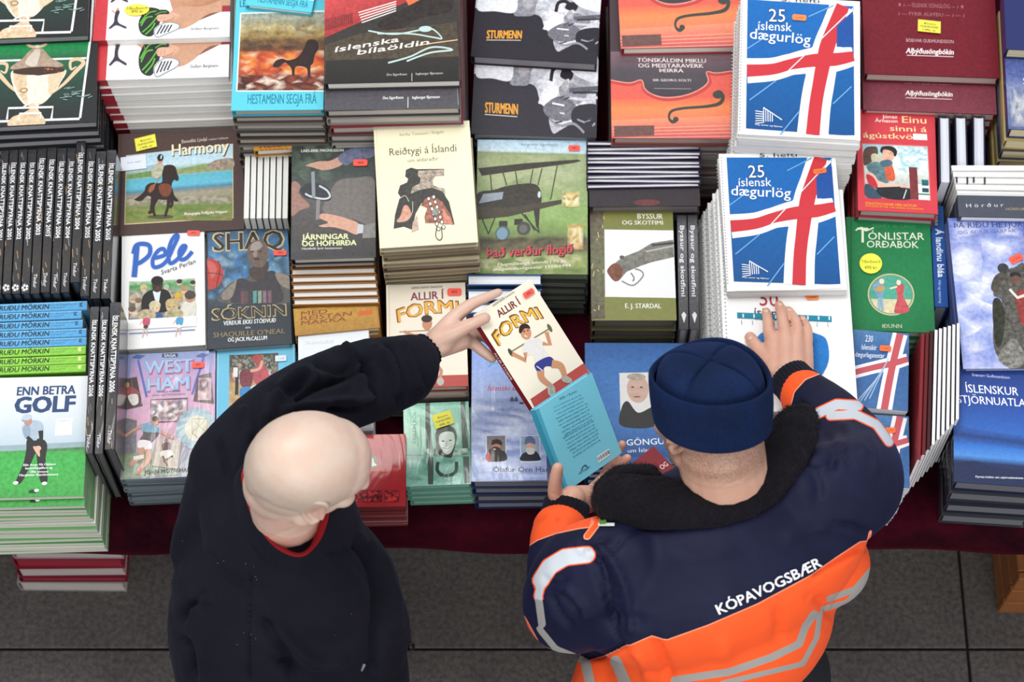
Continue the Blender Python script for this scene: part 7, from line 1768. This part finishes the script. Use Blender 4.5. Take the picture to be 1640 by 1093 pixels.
lower = [(1005, 1036), (1044, 1019), (1067, 1026), (1134, 1002), (1213, 968), (1297, 923), (1340, 893), (1378, 868), (1430, 866), (1430, 1200), (860, 1200), (880, 1058), (905, 1056), (935, 1062), (970, 1052)]
cuffL = [(820, 800), (955, 800), (945, 845), (927, 847), (890, 855), (860, 866), (842, 878), (820, 890)]
cuffR = [(1230, 560), (1345, 560), (1345, 592), (1318, 597), (1290, 608), (1272, 628), (1262, 668), (1225, 672)]
trimL = [(905, 1048), (870, 1020), (850, 990), (838, 985), (838, 1030), (870, 1062), (905, 1075), (960, 1060), (1000, 1040), (1000, 1030), (950, 1046)]
so = np.maximum.reduce([sdpoly(S, lower), sdpoly(S, cuffL), sdpoly(S, cuffR), 3.0 - dline(S, [(838, 990), (862, 1034), (904, 1056), (934, 1064), (970, 1054), (1004, 1037)]),
                        1.6 - dline(S, [(1398, 866), (1388, 880), (1394, 852)]),
                        2.5 - dline(S, [(1238, 668), (1262, 672)]), 5 - dline(S, [(950, 812), (957, 838), (940, 860)])])
ss = np.maximum.reduce([12.5 - dline(S, [(940, 889), (905, 893), (880, 908), (866, 930)]), 6 - dline(S, [(871, 918), (862, 955), (868, 1000)]), 5.0 - dline(S, [(864, 1008), (890, 1040), (932, 1057)]),
                        7.5 - dline(S, [(1306, 664), (1340, 648), (1374, 650)]), 6.5 - dline(S, [(1330, 666), (1370, 664), (1404, 680), (1424, 708)]),
                        6 - dline(S, [(1080, 1090), (1168, 1077), (1235, 1054), (1280, 1032), (1290, 1004), (1304, 984)]), 4.2 - dline(S, [(1157, 1095), (1224, 1079), (1286, 1064), (1308, 1022), (1313, 985)]), 5.0 - dline(S, [(1397, 912), (1370, 944), (1328, 960)]), 4.4 - dline(S, [(1388, 938), (1355, 966), (1318, 976)]),
                        8 - dline(S, [(938, 1063), (946, 1100)]), 9 - dline(S, [(986, 1060), (1004, 1100)])])
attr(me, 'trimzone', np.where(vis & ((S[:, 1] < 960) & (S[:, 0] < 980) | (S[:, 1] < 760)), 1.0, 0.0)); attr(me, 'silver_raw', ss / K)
so = np.where(vis, so, np.where(P[:, 2] < 1.12, 5, -5))
lower_line = np.where(vis, 1, 0)
ss = np.where(vis, ss, -5)
edge = np.where(vis & (P[:, 2] < 1.3), np.minimum(2.0 - np.abs(sdpoly(S, lower) - .5), 1e9), -5)
attr(me, 'orange', so / K); attr(me, 'silver', ss / K)
mj, nt, bj, mx_ = cloth_mat('work_jacket', '#0f1129', '#181b38', sheen=.07, rough=.62, scale=900, bump=.18, sheencol='#5a62a8', dist=.0006)
ao = N(nt, 'ShaderNodeAttribute'); ao.attribute_name = 'orange'; as_ = N(nt, 'ShaderNodeAttribute'); as_.attribute_name = 'silver'
go = N(nt, 'ShaderNodeMath', operation='GREATER_THAN'); go.inputs[1].default_value = 0; nt.links.new(ao.outputs['Fac'], go.inputs[0])
gs = N(nt, 'ShaderNodeMath', operation='GREATER_THAN'); gs.inputs[1].default_value = 0; nt.links.new(as_.outputs['Fac'], gs.inputs[0])
# pale piping where orange meets navy
ab = N(nt, 'ShaderNodeMath', operation='ABSOLUTE'); nt.links.new(ao.outputs['Fac'], ab.inputs[0]); ltp = N(nt, 'ShaderNodeMath', operation='LESS_THAN'); ltp.inputs[1].default_value = .0009; nt.links.new(ab.outputs[0], ltp.inputs[0])
mo = N(nt, 'ShaderNodeMix', data_type='RGBA'); nt.links.new(go.outputs[0], mo.inputs[0]); nt.links.new(mx_.outputs[2], mo.inputs[6]); mo.inputs[7].default_value = (1.0, .115, .022, 1)
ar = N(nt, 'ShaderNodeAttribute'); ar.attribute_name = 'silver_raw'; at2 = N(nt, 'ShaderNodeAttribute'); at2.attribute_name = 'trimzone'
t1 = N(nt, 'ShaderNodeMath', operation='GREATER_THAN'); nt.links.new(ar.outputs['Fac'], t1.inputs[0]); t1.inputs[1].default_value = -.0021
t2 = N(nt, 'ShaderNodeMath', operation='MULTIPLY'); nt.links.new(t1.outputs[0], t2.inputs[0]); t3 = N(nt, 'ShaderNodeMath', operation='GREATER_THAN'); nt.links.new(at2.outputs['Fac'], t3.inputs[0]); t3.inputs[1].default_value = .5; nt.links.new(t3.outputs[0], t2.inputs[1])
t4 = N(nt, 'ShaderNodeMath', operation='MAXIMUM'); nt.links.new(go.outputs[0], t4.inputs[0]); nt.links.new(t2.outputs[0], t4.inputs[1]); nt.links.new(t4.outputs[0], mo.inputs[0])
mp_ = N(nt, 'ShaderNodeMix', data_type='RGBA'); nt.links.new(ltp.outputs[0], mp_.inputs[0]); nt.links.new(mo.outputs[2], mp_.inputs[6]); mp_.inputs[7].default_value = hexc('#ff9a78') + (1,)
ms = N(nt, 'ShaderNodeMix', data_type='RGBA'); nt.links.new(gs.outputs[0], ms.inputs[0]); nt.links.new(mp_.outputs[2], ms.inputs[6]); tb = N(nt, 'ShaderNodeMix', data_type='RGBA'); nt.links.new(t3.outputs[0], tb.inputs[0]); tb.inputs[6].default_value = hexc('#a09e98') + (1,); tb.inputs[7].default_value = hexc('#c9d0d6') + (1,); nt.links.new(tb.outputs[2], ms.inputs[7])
nt.links.new(ms.outputs[2], bj.inputs['Base Color'])
me.materials.append(mj)
JK = wlink('jacket', me, root2)
bvj = bvh_of(me)
# lettering across the back, laid on the cloth
def lettering(s, x0, y0, x1, y1, h, col, shear=.2, bold=.03, serif=True):
    V, F = text_mesh(s, 0); W_ = V[:, 0].max() - V[:, 0].min(); mnx = V[:, 0].min()
    d = math.hypot(x1 - x0, y1 - y0); ux, uy = (x1 - x0) / d, (y1 - y0) / d; vx, vy = uy, -ux
    vs = []; fs = []
    for kk, (ex, ey) in enumerate(((-.55, -.3), (.55, -.3), (.55, .3), (-.55, .3))):
        o = len(vs)
        for a, b2 in V:
            a = (a - mnx) / W_ * d; b2 = b2 / CAPH * h; t = a / d * 2 - 1; a += b2 * shear; b2 += 2.0 * (1 - t * t) * -1
            vs.append(surf(x0 + ux * a + vx * b2 + ex, y0 + uy * a + vy * b2 + ey, bvj, .0026 + .0001 * kk)[0])
        fs += [tuple(i + o for i in f) for f in F]
    wlink('back_lettering', mesh_from('back_lettering', vs, fs, [plain(col, .6, wear=.02)]), root2)
lettering('KÓPAVOGSBÆR', 1152, 985, 1317, 907, 16, '#e9e9ee', shear=.0, bold=.035)
# small green and white tag at the left shoulder
p, nn = surf(972, 841, bvj, .003)
def flat_patch(root, name, pts, col, bvh, off=.003):
    vs = [surf(x, y, bvh, off)[0] for x, y in pts]
    wlink(name, mesh_from(name, vs, [tuple(range(len(vs)))], [plain(col, .5)]), root)
flat_patch(root2, 'sewn_tag', [(958, 838), (984, 838), (984, 843), (958, 843)], '#dfe6da', bvj, .005)
flat_patch(root2, 'sewn_tag', [(960, 834), (971, 832), (971, 839), (960, 840)], '#5a9a3c', bvj, .006)
blackm = cloth_mat('black_knit', '#0d0c12', '#18161e', sheen=.3, scale=500)[0]
cuff(root2, A(905, 822, 1.118), (W2L - A(897, 850, 1.118)) + Vector((.004, .012, .0)), .040, .040, blackm, ribs=30, amp=.0008, flat=.8)
cuff(root2, A(1272, 613, 1.045), (W2R - A(1300, 645, 1.065)), .040, .040, blackm, ribs=30, amp=.0008, flat=.85)
# fur collar
fur = Shape()
fur.chain([A(985, 800, 1.375), A(1045, 806, 1.40), A(1110, 812, 1.41), A(1165, 806, 1.412), A(1215, 778, 1.41), A(1250, 735, 1.405), A(1270, 695, 1.395), A(1284, 672, 1.385)], [.040, .043, .038, .036, .038, .040, .040, .028], sub=5, flat=1.0)
fur.chain([A(980, 790, 1.37), A(1000, 768, 1.36), A(1040, 765, 1.33)], [.032, .024, .02])
me = fur.remesh(.0035, 3)
P = coords(me); Nn = normals(me); setco(me, P + Nn * (.0022 * np_noise(P, 160, 4, 3) + .002 * np_noise(P, 60, 9, 1))[:, None])
furm = cloth_mat('black_fur', '#09080b', '#17141a', sheen=.5, scale=350, bump=.8, sheencol='#4a4450', dist=.004)[0]
me.materials.append(furm)
FC = wlink('fur_collar', me, root2)
P = coords(me); Nn = normals(me); RR = np.random.RandomState(5); idx = RR.choice(len(P), min(9000, len(P)), replace=False)
vs = []; fs = []
for i in idx:
    p = Vector(P[i]); n = (Vector(Nn[i]) + Vector(RR.normal(size=3)) * .55).normalized(); t = n.orthogonal().normalized() * .00035; o = len(vs); l = RR.uniform(.004, .009)
    vs += [p - t, p + t, p + n * l]; fs.append((o, o + 1, o + 2))
wlink('fur_pile', mesh_from('fur_pile', vs, fs, [furm]), root2, parent=FC, kind='stuff')
# knitted hat: crown with star seams and a turned-up ribbed band
hatm = cloth_mat('navy_knit', '#08152f', '#0e234b', sheen=.10, scale=420, bump=.5, sheencol='#4a6ab8')[0]
def hat():
    root = root2
    Rh = R2 @ Matrix.Rotation(math.radians(2), 3, 'X'); c = C2 + R2 @ Vector((0, -.010, .020)) + Vector((.004, 0, 0))
    def W(x, y, z): return c + Rh @ Vector((x * .90, y * .87, z * .86))
    n = 180; vs = []; fs = []
    rows = [(-.010, .94), (.02, 1.0), (.045, 1.0), (.065, .975), (.080, .92), (.091, .82), (.099, .66), (.104, .46), (.106, .24), (.1065, .04)]
    for z, k in rows:
        for i in range(n):
            a = 2 * math.pi * i / n
            seam = sum(math.exp(-((math.atan2(math.sin(a - s), math.cos(a - s)) * k / .034) ** 2)) for s in (.35, 1.92, 3.49, 5.06))
            k2 = k * (1 - .05 * seam * (k < .98)); zz = z - .0075 * seam * (k < .97)
            vs.append(W(.0885 * k2 * math.cos(a), .1075 * k2 * math.sin(a), zz + .002 * math.sin(3 * a + 1) * (k < .9)))
    for j in range(len(rows) - 1):
        for i in range(n): q_ = (i + 1) % n; fs.append((j * n + i, j * n + q_, (j + 1) * n + q_, (j + 1) * n + i))
    o = len(vs); vs.append(W(0, 0, .1062))
    for i in range(n): fs.append(((len(rows) - 1) * n + i, (len(rows) - 1) * n + (i + 1) % n, o))
    cr = wlink('hat_crown', mesh_from('hat_crown', vs, fs, [hatm], smooth=True), root)
    m = cr.modifiers.new('s', 'SUBSURF'); m.levels = m.render_levels = 1
    n = 640; vs = []; fs = []
    rows = [(.064, .0905, .109), (.072, .093, .112), (.075, .0965, .116), (.071, .0985, .1185), (.050, .0995, .1195), (.018, .099, .119), (-.012, .0975, .117), (-.026, .0955, .115), (-.030, .092, .111), (-.024, .0885, .1075), (.01, .088, .107)]
    for j, (z, rx, ry) in enumerate(rows):
        for i in range(n):
            a = 2 * math.pi * i / n; rb = .0009 * math.cos(a * 128) * (2 < j < 8)
            sag = .006 * math.sin(a * 2 + .6) + .003 * math.sin(3 * a)
            vs.append(W((rx + rb) * math.cos(a), (ry + rb) * math.sin(a), z + sag * (.6 if j > 3 else 1)))
    for j in range(len(rows) - 1):
        for i in range(n): q_ = (i + 1) % n; fs.append((j * n + i, j * n + q_, (j + 1) * n + q_, (j + 1) * n + i))
    wlink('hat_band', mesh_from('hat_band', vs, fs, [hatm], smooth=True), root)
hat()
legs_into(None, root2, A(1090, 1110, .86), A(1230, 1080, .86), (A(1080, 1110, .86).x - .02, A(1090, 1110, .86).y - .03, 0), (A(1230, 1090, .86).x + .02, A(1230, 1090, .86).y - .02, 0), plain('#16171f', .8), (-.3, .95))
for ch in root2.children:
    if ch.name.startswith(('trousers', 'shoe')): ch.matrix_parent_inverse = Matrix.Translation(-root2.location)

# ================================================================== the books in hand
def held(TL_, TR_, BL_, zl, width, t, cover, page, label, art, aq, spine=None, zb=None, hard=True, stick=None):
    P0 = A(*TL_, zl); P3 = A(*BL_, zb if zb is not None else zl)
    lo, hi = zl - .3, zl
    for _ in range(40):
        mid = (lo + hi) / 2
        if (A(*TR_, mid) - P0).length > width: lo = mid
        else: hi = mid
    P1 = A(*TR_, (lo + hi) / 2)
    zz_ = min((abs((P1 - P0).dot(A(*BL_, zl + k * .002) - P0)), k) for k in range(-90, 91))[1]
    P3 = A(*BL_, zl + zz_ * .002); print('HELD', (P3 - P0).length, P1.z, P3.z)
    X = (P1 - P0).normalized(); Yv = (P0 - P3); l = Yv.length; Yv = (Yv - X * Yv.dot(X)).normalized(); Z = X.cross(Yv)
    c = (P0 + P3) / 2 + X * (width / 2)
    M = Matrix.Translation(c - Z * t) @ Matrix((X, Yv, Z)).transposed().to_4x4()
    b = put_book(width, l, t, hard, cover, page, M, label)
    b.quad = aq
    cv = canvas_for(b, aq); art(cv); cv.build('cover_print', b.root)
    for s in (stick or []): put_sticker(b, *s)
    if spine:
        cs = Canvas([(0, 0), (100, 0), (100, 10), (0, 10)], [(-l / 2, t / 2), (l / 2, t / 2), (l / 2, -t / 2), (-l / 2, -t / 2)], base=.0002)
        spine(cs)
        o = cs.build('spine_print', b.root)
        # spine frame: reads from head to foot
        o.matrix_local = Matrix.Translation((-width / 2, 0, t / 2)) @ Matrix(((0, 0, -1), (-1, 0, 0), (0, 1, 0))).to_4x4()
    return b
z11 = lambda x, y: (560 + x * .36585, 440 + y * .36585)
held(z11(540, 178), z11(790, 20), z11(808, 598), 1.160, .150, .012, '#8a2a30', '#efe6d2', 'cream fitness book held up between both men, weight lifter on its cover', art_fit_held, AQ_F2,
     spine=lambda c: (c.rect(0, 0, 100, 10, '#7c1a24'), c.text('ALLIR Í FORMI', 38, 7.4, 66, 7.4, 4.6, '#e8d8c8', .02)), stick=[(780, 84, 52, 26, -32, '#fb5f50', [('495', -.2, .22, .2, 11)], 'tag', '#5c1220')])
held(z11(812, 594), z11(1060, 430), z11(948, 952), 1.150, .152, .014, '#66c2da', '#eef0ee', 'light blue book back with a barcode, held by the man in the hat', art_back_held, AQ_BK, spine=lambda c: (c.rect(0, 0, 100, 10, '#3fa0bc'),))
pile([(985, 770), (1048, 708), (1125, 806), (1062, 868)], .145, .018, 'dark red book with white script lying askew by the fur collar', 'dark red script book', cover='#6a1420', page='#c9b8b0', base=.107, seed=50,
     art=art_scribe, aq=[(0, 0), (100, 0), (100, 100), (0, 100)])
